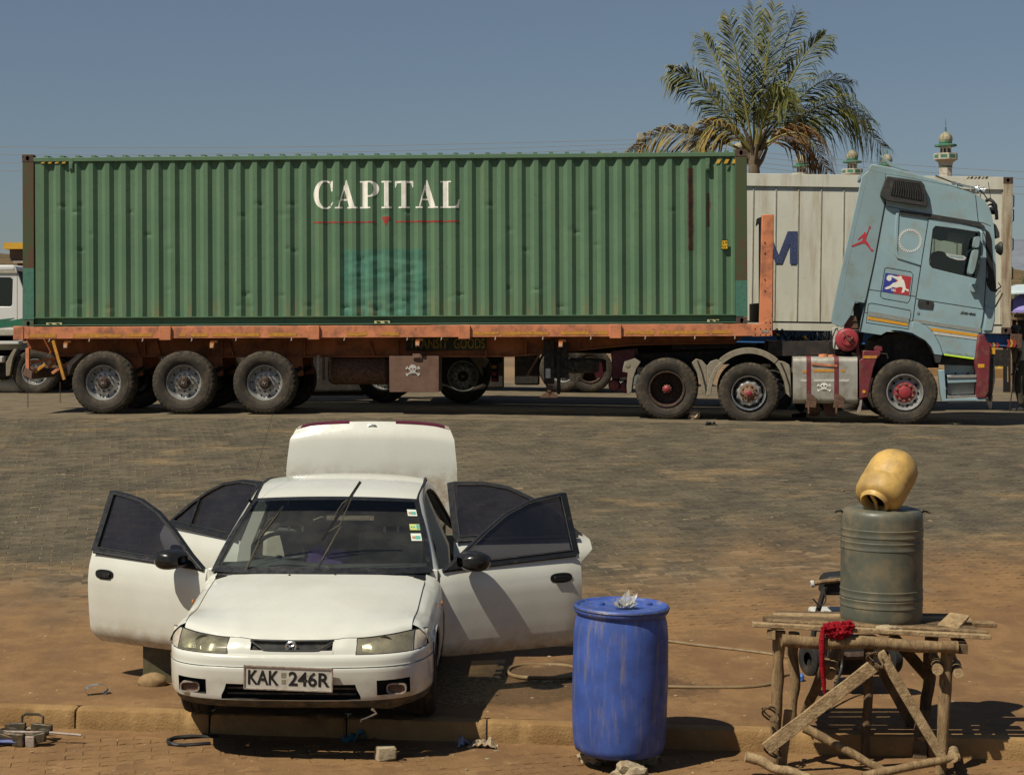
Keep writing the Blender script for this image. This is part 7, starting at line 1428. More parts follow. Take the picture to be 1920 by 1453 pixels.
# grey and green sheets seen through the gap under the neck
M_TARP = pmat('grey_tarpaulin', (.13, .155, .165), .2, (.2, .16, .1), .3, 6, .7); M_GTIN = pmat('green_tin_sheet', (.06, .26, .17), .2, None, 0, 6, .6)
Yb = 44.
for u0, u1, v0, v1, mt, lb, ct in ((1168, 1252, 655, 672, M_TARP, 'low grey tin kiosk roof seen through the gap under the trailer neck', 'kiosk'), (1266, 1308, 656, 671, M_GTIN, 'small green tin kiosk seen through the gap above the drive wheel', 'kiosk')):
    a, b_ = P3(u0, v1, Yb), P3(u1, v0, Yb); k = thing('kiosk', lb, ct, (a.x, Yb, gz(a.x, Yb))); k['_off'] = (a.x, Yb, gz(a.x, Yb))
    mb = MB(); mb.box(a.x, b_.x, Yb, Yb + 1.2, gz(a.x, Yb), b_.z - .12); mb.build('wall', mt, k, .01); mb = MB(); mb.prism([(Yb - .15, b_.z - .13), (Yb + 1.35, b_.z - .02), (Yb + 1.35, b_.z + .02), (Yb - .15, b_.z - .09)], a.x - .08, b_.x + .08, ax='x'); mb.build('roof', mt, k)
    mb = MB(); mb.box(a.x + .2, a.x + .6, Yb - .02, Yb, b_.z - .6, b_.z - .3); mb.build('hatch', M_BLACK, k)
# ------------------------------------------------------------------ coconut palm
M_FR = pmat('palm_leaf', (.075, .088, .018), .35, (.17, .15, .03), .45, 1.6, .55, 0, 0, 10, .4); M_FRY = pmat('palm_leaf_yellow', (.22, .16, .035), .3, (.14, .09, .03), .4, 1.6, .6, 0, 0, 10, .3); M_FRB = pmat('palm_leaf_brown', (.23, .125, .04), .3, (.12, .07, .03), .4, 1.6, .7, 0, 0, 10, .3)
M_TRK = pmat('palm_trunk', (.16, .125, .085), .3, (.09, .065, .04), .4, 4, .9, 0, .6, 12, .2, bd=.03); M_RIB = pmat('palm_rib', (.20, .20, .05), .2, (.26, .17, .05), .4, 3, .5)
YP = 55.; PC = P3(1414, 292, YP); pt_ = thing('palm_tree', 'coconut palm with drooping fronds rising behind the container', 'tree', (PC.x, YP, 0)); pt_['_off'] = (PC.x, YP, 0)
mb = MB(); n_ = 26; mb.tube([(PC.x + .25 * math.sin(i / n_ * 1.6) - .25, YP, -.2 + (PC.z + .35) * i / n_) for i in range(n_ + 1)], [lerp(.30, .17, i / n_) * (1 + (.05 if i % 2 else -.03)) for i in range(n_ + 1)], 14); mb.build('trunk', M_TRK, pt_, smooth=50)
mb = MB()
for k in range(14): a = k * 2.4; mb.tube([PC + Vector((0, 0, -.5 + k * .05)), PC + Vector((.25 * math.cos(a), .25 * math.sin(a), -.15 + k * .06)), PC + Vector((.42 * math.cos(a), .42 * math.sin(a), .25 + k * .05))], [.10, .07, .04], 6)
mb.build('leaf_bases', M_TRK, pt_)
def frond(end, arch_, dep, mt, seed, droop=.55, dens=74, lw=.046, ll=1.05, o=(0, 0)):
    rr = random.Random(seed); O = PC + Vector((o[0], 0, o[1])); E = P3(end[0], end[1], YP + dep); d = E - O; L = d.length
    mid1 = O + d * .33 + Vector((0, 0, arch_ * L * .78)); mid2 = O + d * .70 + Vector((0, 0, arch_ * L))
    C_ = [Vector(p) for p in crv([O, mid1, mid2, E], 14)]; mb = MB(); n_ = len(C_); mb.tube(C_, [lerp(.05, .008, i / (n_ - 1)) for i in range(n_)], 5, 1)
    tw = rr.uniform(-.5, .5)
    for k in range(dens):
        t = .20 + .80 * (k + rr.random() * .7) / dens; i = min(n_ - 2, int(t * (n_ - 1))); p = C_[i].lerp(C_[i + 1], t * (n_ - 1) - i); tg = (C_[i + 1] - C_[i]).normalized()
        sd = tg.cross(Vector((tw, 1, .3 * math.sin(seed)))).normalized(); up = sd.cross(tg)
        lv = ll * (.30 + .80 * math.sin(math.pi * (.12 + .80 * t)) ** 1.2) * rr.uniform(.75, 1.12)
        for s_ in (-1, 1):
            if rr.random() < .06: continue
            hang = .35 if (sd * s_).z > 0 else 0
            dr_ = (sd * s_ * rr.uniform(.50, .80) + tg * rr.uniform(.70, 1.0) + up * rr.uniform(-.35, .35)).normalized()
            q1 = p + dr_ * lv * .42 + Vector((0, 0, -droop * lv * .06)); q2 = p + dr_ * lv * .72 + Vector((rr.uniform(-.04, .05), 0, -droop * lv * (.22 + hang * .3))); q3 = p + dr_ * lv * .90 + Vector((rr.uniform(-.06, .10), 0, -droop * lv * rr.uniform(.55, .95)))
            w_ = (tg * .5 + up * .35) * lw * rr.uniform(.8, 1.25)
            mb.add([p - w_ * .5, p + w_ * .5, q1 + w_, q1 - w_, q2 + w_ * .7, q2 - w_ * .7, q3], [(0, 1, 2, 3), (3, 2, 4, 5), (5, 4, 6)])
    return mb.build('frond', [mt, M_RIB], pt_, recalc=False, smooth=0)
for k, (e, a, dp, mt, dr_) in enumerate((((1258, 132), .13, -.6, M_FR, .75), ((1316, 66), .05, .8, M_FR, .5), ((1366, 30), .02, -.5, M_FR, .35), ((1413, 12), .0, .4, M_FR, .25), ((1452, 10), .01, -.3, M_FR, .3), ((1494, 24), .05, .7, M_FR, .4), ((1547, 66), .10, -.5, M_FR, .55), ((1594, 158), .19, .6, M_FR, .8), ((1630, 226), .24, -.6, M_FR, .95), ((1658, 278), .26, .5, M_FR, .95), ((1178, 288), .17, .4, M_FRY, .95), ((1292, 300), .42, -.9, M_FRY, 1.1), ((1552, 322), .40, -.9, M_FRB, 1.2), ((1340, 175), .16, 2.0, M_FR, .7), ((1478, 190), .30, -2.4, M_FR, 1.0), ((1438, 95), .03, 2.0, M_FR, .4), ((1510, 250), .32, 1.8, M_FR, .9))):
    frond(e, a, dp, mt, 50 + k, dr_)
# ------------------------------------------------------------------ mosque with minarets far behind
M_MW = pmat('stained_white_plaster', (.48, .45, .37), .12, (.28, .18, .10), .38, .8, .85, 0, .1, 6); M_MG = pmat('mosque_green', (.055, .19, .115), .2, (.2, .2, .13), .3, 1.5, .7); M_MD = pmat('weathered_dome', (.36, .33, .22), .25, (.13, .10, .06), .5, 2.2, .8)
YM = 172.; sM = F_PX / YM; mq = thing('mosque', 'white mosque with green trimmed minarets rising behind the containers', 'mosque', (35, YM + 8, 0)); mq['_off'] = (35, YM + 8, 0)
mb = MB(); mb.box(20, 47, YM + 3, YM + 25, -.5, 9); mb.build('prayer_hall', M_MW, mq); mb = MB(); mb.box(19.6, 47.4, YM + 2.6, YM + 25.4, 9, 9.8); mb.build('parapet', M_MG, mq)
for k in range(6): mb = MB(); x = 22 + k * 4.6; mb.prism([(x - .9, 2), (x + .9, 2), (x + .9, 6), (x + .5, 7), (x, 7.5), (x - .5, 7), (x - .9, 6)], YM + 2.9, YM + 3.0); mb.build('window', M_CABIN, mq)
def minaret(u, vtop, k, balcony=True):
    X = (u - CU) * YM / F_PX; zt = CAM_Z - (vtop - CV) / sM; mn = part('minaret', mq, (X, YM, 0)); f = lambda px: px * k / sM
    def lt(nm, pr, mt, seg=8, sm=30): mb = MB(); mb.lathe([(max(.0001, f(r)), zt - f(h)) for r, h in pr], seg, ax='z'); return mb.build(nm, mt, mn, smooth=sm)
    lt('spire', [(.2, 0), (.9, 12), (1.1, 18), (2.0, 19), (1.2, 21), (2.2, 23), (1.3, 25), (2.6, 28)], M_MG, 10, 50)
    mb = MB(); mb.lathe([(f(r), zt - f(h)) for r, h in ((2.5, 27), (6, 29), (10, 33), (12, 38), (12.2, 42), (11, 46), (10.5, 47))], 24, ax='z', fn=lambda i, j, r, h: (r * (1 + (.05 if i % 2 else -.04)), h)); mb.build('dome', M_MD, mn, smooth=50)
    lt('dome_ring', [(11.5, 45), (12.2, 46), (11.5, 48.5)], M_MG, 16); lt('eave', [(12, 49), (20.5, 51), (20.5, 54), (12, 54.5)], M_MG, 16)
    lt('lantern', [(10.5, 53), (10.5, 69)], M_MW)
    for a in range(8):
        t = a * math.pi / 4 + math.pi / 8; mb = MB(); c, s_ = math.cos(t), math.sin(t); r = f(9.9); w_ = f(2.0); mb.add([(r * c - s_ * q, r * s_ + c * q, zt - f(h)) for q, h in ((-w_, 67), (w_, 67), (w_, 60), (0, 57.5), (-w_, 60))], [(0, 1, 2, 3, 4)]); mb.build('lantern_arch', M_CABIN, mn, smooth=0)
    if balcony:
        lt('balcony', [(10, 70), (20, 67.5), (22.5, 67.5), (22.5, 79), (20, 80), (14, 84), (12.2, 93)], M_MW); lt('balcony_trim', [(12.4, 90), (12.9, 92), (12.4, 94)], M_MG)
        for a in range(8):
            t = a * math.pi / 4 + math.pi / 8; mb = MB(); c, s_ = math.cos(t), math.sin(t); r = f(20.95); w_ = f(6.2); mb.add([(r * c - s_ * q, r * s_ + c * q, zt - f(h)) for q, h in ((-w_, 76.5), (w_, 76.5), (w_, 70), (-w_, 70))], [(0, 1, 2, 3)]); mb.build('balcony_panel', M_MG, mn, smooth=0)
    mb = MB(); mb.lathe([(f(12), zt - f(92)), (f(12), 0)], 8, ax='z'); mb.build('shaft', M_MW, mn, smooth=30)
minaret(1773, 221, 1.0); minaret(1598, 258, .88); minaret(1663, 268, .80, False); minaret(1503, 268, .85); minaret(1384, 246, .8)
# ------------------------------------------------------------------ utility pole and wires
M_CONC = pmat('pale_concrete_post', (.36, .33, .27), .15, (.2, .16, .11), .3, 3, .9); YU = 60.
up_ = thing('utility_pole', 'square concrete pole beside the palm carrying the wires', 'pole', (P3(1200, 0, YU).x, YU, 0)); X = P3(1200, 0, YU).x; zt = P3(0, 250, YU).z; up_['_off'] = (X, YU, 0)
mb = MB(); mb.prism([(X - .16, -.3), (X + .16, -.3), (X + .09, zt), (X - .09, zt)], YU - .09, YU + .09); mb.build('post', M_CONC, up_, .01)
for v in (252, 264, 275): mb = MB(); p = P3(1203, v, YU); mb.lathe([(.0001, 0), (.05, .0), (.06, .06), (.03, .1), (.0001, .1)], 10, (p.x + .1, YU - .1, p.z - .05), 'z'); mb.build('insulator', M_CHAS, up_)
M_WIRE = pmat('dull_wire', (.22, .20, .17), .1, None, 0, 5, .6)
for a, b_, lb in (((-300, 272), (1202, 262), 'upper wire crossing the sky left of the pole'), ((-300, 288), (1202, 270), 'second wire crossing the sky just above the container'), ((-300, 306), (1202, 278), 'third wire meeting the container at its left end'), ((-300, 323), (1202, 284), 'lowest wire left of the container'), ((1202, 262), (2100, 331), 'upper wire crossing right of the palm'), ((1202, 270), (2100, 345), 'second wire passing behind the lorry roof'), ((1202, 278), (2100, 362), 'third wire right of the lorry'), ((1202, 284), (2100, 378), 'lowest wire right of the lorry')):
    A, E = P3(*a, YU - .1), P3(*b_, YU - .1); mb = MB(); mb.tube([A.lerp(E, t) + Vector((0, 0, -.5 * math.sin(math.pi * t) * (0.35))) for t in [i / 20 for i in range(21)]], .0075, 4); tag(mb.build('power_line', M_WIRE, smooth=60), lb, 'wire', 'overhead wires')
# ------------------------------------------------------------------ left: fuel-station canopy, tree, hills
M_FASC = pmat('yellow_fascia', (.60, .34, .03), .12, (.3, .2, .08), .25, 1.5, .6); M_CANW = pmat('brown_canopy', (.145, .105, .075), .2, (.09, .06, .04), .3, 2, .8); M_CANL = pmat('pale_gutter', (.36, .31, .25), .15, None, 0, 3, .8)
Yc = 70.; cn = thing('station_canopy', 'roadside canopy with a yellow fascia behind the left end of the container', 'canopy', (P3(60, 0, Yc).x, Yc + 2, 0)); cn['_off'] = (P3(60, 0, Yc).x, Yc + 2, 0)
def cbx(nm, u0, u1, v0, v1, y0, y1, mt): a, b_ = P3(u0, v1, Yc), P3(u1, v0, Yc); mb = MB(); mb.box(a.x, b_.x, Yc + y0, Yc + y1, a.z, b_.z); return mb.build(nm, mt, cn)
cbx('fascia', 6, 420, 455, 467, 0, 8, M_FASC); cbx('soffit', 14, 412, 467, 489, .3, 7.7, M_CANW); cbx('gutter', 22, 404, 489, 493, .2, 7.8, M_CANL); cbx('lower_soffit', 26, 400, 493, 525, .5, 7.4, M_CANW); cbx('ledge', 36, 396, 524, 529, .4, 7.5, M_CANL); cbx('column', 44, 60, 529, 640, 1, 2.4, M_CANW); cbx('column', 340, 356, 529, 640, 1, 2.4, M_CANW)
M_LEAF = pmat('tree_leaf', (.055, .085, .028), .4, (.12, .11, .04), .3, .8, .7, 0, 0)
def bushy(name, lb, cat, u, vt, Y, w_, h_, seed, n=1500, ls=.16, group=None, base=None):
    rr = random.Random(seed); X = P3(u, 0, Y).x; zb = gz(X, 40) if base is None else base; zt = P3(0, vt, Y).z; th = thing(name, lb, cat, (X, Y, zb), group=group); mb = MB()
    hh = zt - zb; mb.tube([(0, 0, -.3), (.1, 0, hh * .3), (.05, .1, hh * .6)], [hh * .035, hh * .028, hh * .015], 8)
    for k in range(6): a = k * 1.05; mb.tube([(.05, 0, hh * (.28 + .04 * k)), (w_ * .3 * math.cos(a), w_ * .3 * math.sin(a), hh * (.5 + .04 * k)), (w_ * .45 * math.cos(a), w_ * .45 * math.sin(a), hh * (.68 + .03 * k))], [hh * .016, hh * .01, hh * .004], 6)
    mb.build('trunk', M_TRK, th); mb = MB(); cl = [(rr.gauss(0, .42) * w_, rr.gauss(0, .42) * w_, hh - h_ * .5 + rr.uniform(-.5, .32) * h_) for _ in range(16)]
    for i in range(n):
        c = rr.choice(cl); r = w_ * .3; d = Vector((rr.gauss(0, 1), rr.gauss(0, 1), rr.gauss(0, .7))).normalized() * r * rr.random() ** .4; p = Vector(c) + d; t = Vector((rr.gauss(0, 1), rr.gauss(0, 1), rr.gauss(0, 1))).normalized(); q = t.orthogonal().normalized() * ls * rr.uniform(.5, 1.1); s_ = t * ls * rr.uniform(.5, 1.3)
        mb.add([p - q - s_, p + q - s_ * .3, p + s_, p - q * .4 + s_ * .5], [(0, 1, 2, 3)])
    mb.build('crown', M_LEAF, th, recalc=False, smooth=0); return th
bushy('leafy_tree', 'green leafy tree above the white lorry cab', 'tree', -8, 498, 110, 1.6, 2.6, 4, 1600, .17)
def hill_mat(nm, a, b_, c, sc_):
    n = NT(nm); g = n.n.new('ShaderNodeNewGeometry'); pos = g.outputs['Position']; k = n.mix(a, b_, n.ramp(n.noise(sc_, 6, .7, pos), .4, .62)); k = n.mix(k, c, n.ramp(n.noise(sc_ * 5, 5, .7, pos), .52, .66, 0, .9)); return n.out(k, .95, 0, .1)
def hill(name, Y, prof, depth, mt, rough_):
    mb = MB(); us = [p[0] for p in prof]; vs = [p[1] for p in prof]; n_ = 140
    def f(i, j):
        u = lerp(us[0], us[-1], i / n_); v = interp(us, vs, u) + rough_ * noise.noise(Vector((u * .02, j * .3, Y))) * 6 + rough_ * 2 * noise.noise(Vector((u * .09, j, Y))); t = j / 10; zt = CAM_Z - (v - CV) * Y / F_PX; return ((u - CU) * Y / F_PX, Y + depth * (t - 1), -1 + (zt + 1) * math.sin(t * math.pi / 2) ** 1.2)
    mb.grid(f, n_, 10); mb.grid(lambda i, j: (lambda p: (p[0], p[1] + depth * .8 * j, lerp(p[2], -2, j)))(f(i, 10)), n_, 1); o = mb.build(name, mt, smooth=60); o['kind'] = 'structure'; return o
hill('scrub_hill', 420, [(-1500, 540), (-300, 480), (0, 474), (60, 482), (600, 520), (1300, 540), (1700, 505), (1880, 512), (1960, 516), (2400, 500), (3400, 540)], 160, hill_mat('scrub_hillside', (.13, .085, .045), (.085, .072, .035), (.035, .045, .02), .12), 1.0)
hill('far_hill', 5200, [(-3000, 560), (-800, 520), (-100, 478), (30, 482), (500, 530), (1500, 540), (1840, 452), (1885, 452), (1925, 472), (2300, 520), (4600, 560)], 1500, hill_mat('far_hillside', (.16, .175, .20), (.13, .145, .17), (.11, .12, .14), .01), .8)  # distance haze is put into the blue-grey of the far hill
rr_ = random.Random(12); mb = MB()
for k in range(60):
    u = rr_.uniform(1860, 2050) if k < 45 else rr_.uniform(-60, 60); Y = rr_.uniform(300, 400); v = rr_.uniform(522, 580); c = P3(u, v, Y)
    for q in range(26):
        d = Vector((rr_.gauss(0, 1), rr_.gauss(0, 1), rr_.gauss(0, .7))).normalized() * rr_.uniform(.3, 1.3); t = Vector((rr_.gauss(0, 1), rr_.gauss(0, 1), rr_.gauss(0, 1))).normalized() * .5; o_ = t.orthogonal().normalized() * .4; mb.add([c + d - t, c + d + o_, c + d + t, c + d - o_], [(0, 1, 2, 3)])
tag(mb.build('hillside_scrub', M_LEAF, recalc=False, smooth=0), 'dark scrub bushes dotted over the far hillside', 'scrub', kind='stuff')
# ------------------------------------------------------------------ right edge: roadside stall, people
fk = thing('far_kerb', None, None, (0, 54, 0)); fk['kind'] = 'structure'
for k in range(9): mb = MB(); mb.box(8.6 + k * 1.0, 9.585 + k * 1.0, -.15, .15, -.2, .10); mb.build('kerbstone', M_KERB, fk, .015)
YS = 41.
M_PUR = pmat('purple_parasol_cloth', (.24, .20, .46), .12, (.3, .26, .4), .2, 4, .8); M_STK = pmat('stall_timber', (.23, .15, .08), .3, (.12, .08, .05), .4, 4, .9)
pc = P3(1921, 549, YS); pa = thing('parasol', 'purple parasol over the market stall at the right edge', 'parasol', (pc.x, YS, gz(pc.x, YS))); pa['_off'] = (pc.x, YS, gz(pc.x, YS)); n_ = 8; rad = .50
mb = MB(); mb.tube([(pc.x, YS, gz(pc.x, YS)), (pc.x, YS, pc.z + .05)], .02, 8); mb.build('pole', M_CHAS, pa)
mb = MB(); mb.grid(lambda i, j: (lambda a, t: (pc.x + rad * t * math.cos(a) * (1 - .05 * t * (i % 4 == 2)), YS + rad * t * math.sin(a), pc.z - .42 * t ** 1.7 - (.025 if i % 4 == 2 else 0) * t))(2 * math.pi * i / 32, j / 8), 32, 8); mb.grid(lambda i, j: (pc.x + (rad + .004) * math.cos(2 * math.pi * i / 32), YS + (rad + .004) * math.sin(2 * math.pi * i / 32), pc.z - .42 - .06 * j), 32, 1); mb.build('canopy', M_PUR, pa, smooth=60)
M_AWN = pmat('pale_blue_sheet', (.48, .56, .58), .12, (.3, .3, .25), .25, 3, .5); M_AWG = pmat('olive_sheet', (.20, .20, .13), .2, None, 0, 5, .7)
aw = thing('stall_awning', 'pale sheet awning stretched above the purple parasol', 'awning', P3(1915, 600, YS + .6)); o_ = P3(1915, 600, YS + .6); aw['_off'] = tuple(o_)
mb = MB(); q = [P3(1872, 546, YS - .4), P3(1905, 536, YS + .8), P3(1990, 534, YS + .8), P3(1985, 548, YS - .5), P3(1885, 553, YS - .5)]; mb.add([*q, *[p + Vector((0, 0, .03)) for p in q]], [(0, 1, 2, 3, 4), (9, 8, 7, 6, 5)] + [(i, (i + 1) % 5, (i + 1) % 5 + 5, i + 5) for i in range(5)]); mb.build('sheet', M_AWN, aw, smooth=0)
mb = MB(); q = [P3(1866, 549, YS - .45), P3(1884, 540, YS + .2), P3(1905, 536, YS + .7), P3(1886, 550, YS - .45)]; mb.add([*q, *[p + Vector((0, -.01, .02)) for p in q]], [(0, 1, 2, 3), (7, 6, 5, 4)] + [(i, (i + 1) % 4, (i + 1) % 4 + 4, i + 4) for i in range(4)]); mb.build('edge_flap', M_AWG, aw, smooth=0)
mb = MB(); mb.tube([P3(1888, 552, YS), P3(1890, 716, YS)], .02, 6); mb.build('post', M_STK, aw)
stl = thing('market_stall', 'rough timber market stall below the purple parasol', 'stall', (P3(1915, 0, YS).x, YS, gz(12, YS))); X = P3(1915, 0, YS).x; stl['_off'] = (X, YS, gz(12, YS))
for v, d in ((582, .02), (598, .025)): a = P3(1890, v, YS); mb = MB(); mb.box(a.x, a.x + 1.5, YS - .3, YS + .6, a.z - d, a.z + d); mb.build('shelf', M_STK, stl, .004)
for u in (1891, 1901, 1985): mb = MB(); a = P3(u, 580, YS); mb.tube([(a.x, YS - .25, gz(12, YS)), (a.x, YS - .25, a.z + .03)], .022, 6); mb.build('post', M_STK, stl)
mb = MB(); a = P3(1893, 600, YS); mb.box(a.x, a.x + 1.4, YS + .5, YS + .55, gz(12, YS), a.z); mb.build('back_board', M_BLACK, stl)
for k, u in enumerate((1907, 1919, 1932)):
    a = P3(u, 597, YS); cr = thing('wooden_crate', ['small wooden crate on the stall, leftmost of its shelf', 'small wooden crate on the stall, middle of its shelf', 'small wooden crate on the stall, rightmost of its shelf'][k], 'crate', (a.x, YS - .1, a.z + .015), group='crates on the stall'); 
    for z in (.0, .055): mb = MB(); mb.box(-.07, .07, -.1, -.09, z, z + .045); mb.build('slat', M_W2, cr)
    mb = MB(); mb.box(-.07, .07, -.09, .1, .0, .09); mb.build('crate_box', M_STK, cr)
M_YJ = pmat('bright_yellow_can', (.62, .42, .03), .15, (.3, .2, .05), .25, 6, .5)
def can(loc, rot, lb):
    c = thing('yellow_jerrycan', lb, 'jerrycan', loc, rot, group='yellow jerrycans by the stall'); mb = MB(); mb.box(-.14, .14, -.1, .1, 0, .34); mb.build('can_body', M_YJ, c, .04, seg=3); mb = MB(); mb.lathe([(.03, .33), (.03, .385), (.0001, .39)], 12, (.08, 0, 0), 'z'); mb.build('cap', M_YJ, c); mb = MB(); mb.tube([(-.11, 0, .33), (-.08, 0, .39), (.02, 0, .39), (.04, 0, .34)], .014, 6); mb.build('handle', M_YJ, c)
YJ = 52.5; zj = P3(0, 690, YJ).z
mb = MB(); a = P3(1855, 0, YJ); mb.box(a.x, a.x + 4, YJ - .35, YJ + .5, gz(11, YJ) - .05, zj); tag(mb.build('stone_bench', M_KERB, bevel=.02), 'low dusty stone ledge beneath the yellow jerrycans', 'ledge')
p = P3(1872, 0, YJ); can((p.x, YJ, zj + .10), (0, R(90), 0), 'yellow jerrycan lying on its side on the low ledge'); p = P3(1893, 0, YJ); can((p.x, YJ + .1, zj), (0, 0, .3), 'yellow jerrycan standing on the ledge beside the lying one'); can((p.x + .03, YJ + .1, zj + .40), (0, 0, .5), 'yellow jerrycan stacked on top of the standing one')
# people --------------------------------------------------------------
def skinmesh(name, parent, J, Ed, mt, sub=2):
    """continuous skinned surface over a joint skeleton: J name->(pos, radius)"""
    keys = list(J); me = bpy.data.meshes.new(name); me.from_pydata([J[k][0] for k in keys], [(keys.index(a), keys.index(b_)) for a, b_ in Ed], []); me.materials.append(mt)
    o = bpy.data.objects.new(name, me); COL.objects.link(o); o.parent = parent
    md = o.modifiers.new('skin', 'SKIN'); md.use_smooth_shade = True; sl_ = me.skin_vertices[0].data
    for i, k in enumerate(keys): r = J[k][1]; sl_[i].radius = r if isinstance(r, tuple) else (r, r); sl_[i].use_root = (i == 0)
    ss = o.modifiers.new('sub', 'SUBSURF'); ss.levels = sub; ss.render_levels = sub; return o
M_SKIN = pmat('dark_skin', (.055, .032, .022), .15, None, 0, 12, .5); M_TROU = pmat('olive_trousers', (.062, .056, .036), .25, None, 0, 14, .9); M_POLO = pmat('pale_shirt', (.30, .31, .25), .1, None, 0, 14, .9); M_NAVY = pmat('navy_cloth', (.030, .036, .050), .2, None, 0, 14, .9); M_SHOE = pmat('black_shoes', (.012, .012, .012), .2, (.08, .06, .04), .3, 14, .6)
def human(root, H, pose, shirt, trou, cap=None):
    """H joints dictionary in metres (figure faces -x)"""
    J = pose; B_ = {k: J[k] for k in J}
    body = {k: (J[k], r) for k, r in (('pelvis', (.13, .10)), ('waist', (.12, .095)), ('chest', (.15, .11)), ('neck', .052), ('skull', (.072, .085)), ('crown', (.055, .07)), ('lsh', .062), ('lel', .040), ('lwr', .028), ('lhand', (.020, .036)), ('rsh', .062), ('rel', .040), ('rwr', .028), ('rhand', (.020, .036)), ('lhip', .082), ('lkn', .058), ('lan', .038), ('rhip', .082), ('rkn', .058), ('ran', .038))}
    E = [('pelvis', 'waist'), ('waist', 'chest'), ('chest', 'neck'), ('neck', 'skull'), ('skull', 'crown'), ('chest', 'lsh'), ('lsh', 'lel'), ('lel', 'lwr'), ('lwr', 'lhand'), ('chest', 'rsh'), ('rsh', 'rel'), ('rel', 'rwr'), ('rwr', 'rhand'), ('pelvis', 'lhip'), ('lhip', 'lkn'), ('lkn', 'lan'), ('pelvis', 'rhip'), ('rhip', 'rkn'), ('rkn', 'ran')]
    for s_ in 'lr':
        h = Vector(J[s_ + 'hand']); w_ = Vector(J[s_ + 'wr']); d = (h - w_).normalized(); sd = Vector((1, 0, 0)).cross(d).normalized() if abs(d.x) < .9 else Vector((0, 1, 0)); nn = sd.cross(d)
        for k, (off, ln) in enumerate(((-.030, .062), (-.010, .075), (.010, .070), (.030, .055))):
            a, b_, c = f'{s_}f{k}a', f'{s_}f{k}b', f'{s_}f{k}c'; p = h + sd * off + d * .025; body[a] = (p, .011); body[b_] = (p + d * ln * .5 + nn * .008, .0095); body[c] = (p + d * ln * .85 + nn * .03, .008); E += [(s_ + 'hand', a), (a, b_), (b_, c)]
        p = h - sd * .035 - d * .01; body[s_ + 'ta'] = (p, .012); body[s_ + 'tb'] = (p - sd * .022 + d * .035, .010); E += [(s_ + 'hand', s_ + 'ta'), (s_ + 'ta', s_ + 'tb')]
    skinmesh('body', root, body, E, M_SKIN)
    t = {k: (J[k], r) for k, r in (('pelvis', (.155, .125)), ('waist', (.14, .112)), ('lhip', .105), ('lkn', .082), ('lan', .070), ('rhip', .105), ('rkn', .082), ('ran', .070))}
    skinmesh('trousers', root, t, [('pelvis', 'waist'), ('pelvis', 'lhip'), ('lhip', 'lkn'), ('lkn', 'lan'), ('pelvis', 'rhip'), ('rhip', 'rkn'), ('rkn', 'ran')], trou)
    le = lambda a, b_, q: tuple(Vector(J[a]).lerp(Vector(J[b_]), q)); s_ = {'chest': (J['chest'], (.175, .135)), 'waist': (J['waist'], (.155, .125)), 'pelvis': (le('pelvis', 'waist', .1), (.165, .13)), 'neck': (le('chest', 'neck', .55), .075), 'lsh': (J['lsh'], .085), 'lup': (le('lsh', 'lel', .75), .066), 'rsh': (J['rsh'], .085), 'rup': (le('rsh', 'rel', .75), .066)}
    skinmesh('shirt', root, s_, [('chest', 'waist'), ('waist', 'pelvis'), ('chest', 'neck'), ('chest', 'lsh'), ('lsh', 'lup'), ('chest', 'rsh'), ('rsh', 'rup')], shirt)
    for q in 'lr':
        a = Vector(J[q + 'an']); mb = MB(); mb.grid(lambda i, j: (lambda t, e: (a.x + .06 - .25 * t + .0, a.y + .045 * math.sin(math.pi * min(1, .12 + t * .95)) ** .4 * math.cos(e), max(a.z - .085, a.z - .085 + (.085 * (1 - .55 * t)) * math.sin(e))))(i / 10, math.pi * j / 10), 10, 10); mb.build('shoe', M_SHOE, root, smooth=60)
    sk_ = Vector(J['skull']); mb = MB(); mb.rock((sk_.x - .085, sk_.y, sk_.z - .005), .016, 2, .1, 1, (1.1, .8, 1.5)); mb.build('nose', M_SKIN, root)
    for s2 in (-1, 1):
        mb = MB(); mb.rock((sk_.x + .01, sk_.y + s2 * .082, sk_.z), .02, 2, .1, 2, (.7, .4, 1.3)); mb.build('ear', M_SKIN, root); mb = MB(); mb.rock((sk_.x - .07, sk_.y + s2 * .03, sk_.z + .02), .009, 2, .0, 2); mb.build('eye', M_STEN, root)
    mb = MB(); mb.rock((sk_.x - .074, sk_.y, sk_.z - .05), .012, 2, 0, 2, (.6, 2, .5)); mb.build('mouth', M_MAR, root)
    if cap:
        c = Vector(J['crown']); mb = MB(); mb.rock((c.x + .005, c.y, c.z - .005), .088, 3, .06, 3, (1.08, .95, .78)); mb.build('cap', cap, root, smooth=60); mb = MB(); mb.grid(lambda i, j: (c.x - .06 - .09 * j / 3 * math.cos((i / 8 - .5) * 1.6), c.y + .075 * (i / 8 - .5) * 2, c.z - .035 - .02 * j / 3), 8, 3); mb.build('cap_peak', cap, root)
X, Y = P3(1911, 0, 32.8).x, 32.8; g_ = gz(X, Y)
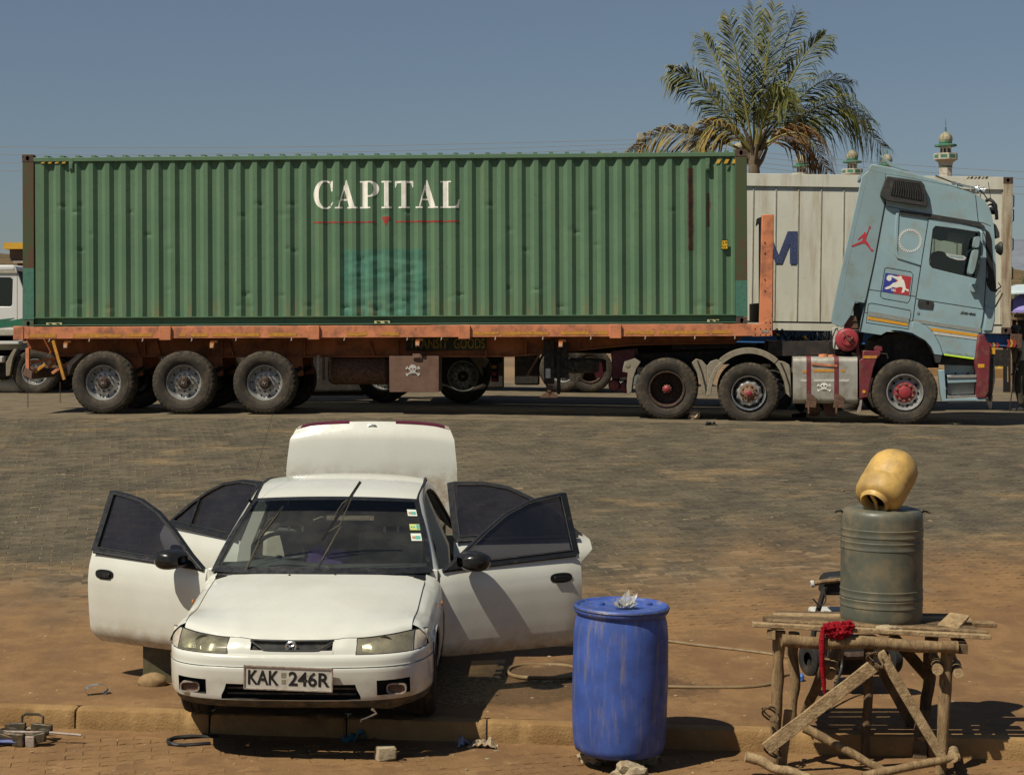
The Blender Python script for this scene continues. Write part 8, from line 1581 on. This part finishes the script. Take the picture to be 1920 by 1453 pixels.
pe = thing('person', 'person in grey cap, pale shirt and olive trousers walking with a cane', 'person', (X, Y, g_))
human(pe, 1.64, dict(pelvis=(.0, 0, .88), waist=(-.01, 0, 1.02), chest=(-.03, 0, 1.24), neck=(-.05, 0, 1.40), skull=(-.08, 0, 1.51), crown=(-.075, 0, 1.59), lsh=(-.03, -.19, 1.32), lel=(-.06, -.24, 1.06), lwr=(-.14, -.24, .84), lhand=(-.17, -.24, .76), rsh=(-.03, .19, 1.32), rel=(.08, .23, 1.08), rwr=(.04, .22, .86), rhand=(.02, .22, .78), lhip=(.0, -.09, .84), lkn=(-.05, -.10, .47), lan=(.02, -.10, .09), rhip=(.0, .09, .84), rkn=(.10, .10, .48), ran=(.28, .10, .13)), M_POLO, M_TROU, pmat('grey_cap', (.06, .062, .065), .2, None, 0, 14, .9))
a = P3(1893, 764, 32.55); mb = MB(); mb.tube([(a.x, 32.55, gz(a.x, 32.55)), (X - .17, Y - .24, g_ + .74), (X - .175, Y - .24, g_ + .80), (X - .14, Y - .24, g_ + .82)], .011, 8); tag(mb.build('walking_cane', M_CHAS, smooth=60), 'thin dark cane held upright by the walking person', 'cane')
# a mechanic crouching behind the fuel tank: only trousers and shoes show below it
q = P3(1503, 783, 29.75); g2 = gz(q.x, q.y)
p2 = thing('person', 'person in dark trousers and trainers crouching behind the lorry fuel tank', 'person', (q.x, q.y, g2))
human(p2, 1.7, dict(pelvis=(.16, 0, .30), waist=(.12, 0, .44), chest=(.0, 0, .62), neck=(-.10, 0, .72), skull=(-.18, 0, .78), crown=(-.20, 0, .84), lsh=(-.0, -.17, .66), lel=(-.14, -.2, .48), lwr=(-.26, -.12, .56), lhand=(-.32, -.10, .60), rsh=(-.0, .17, .66), rel=(-.14, .2, .48), rwr=(-.26, .12, .56), rhand=(-.32, .10, .60), lhip=(.14, -.09, .30), lkn=(-.18, -.12, .50), lan=(.0, -.12, .09), rhip=(.14, .09, .30), rkn=(-.18, .12, .50), ran=(.04, .14, .09)), M_NAVY, M_NAVY)
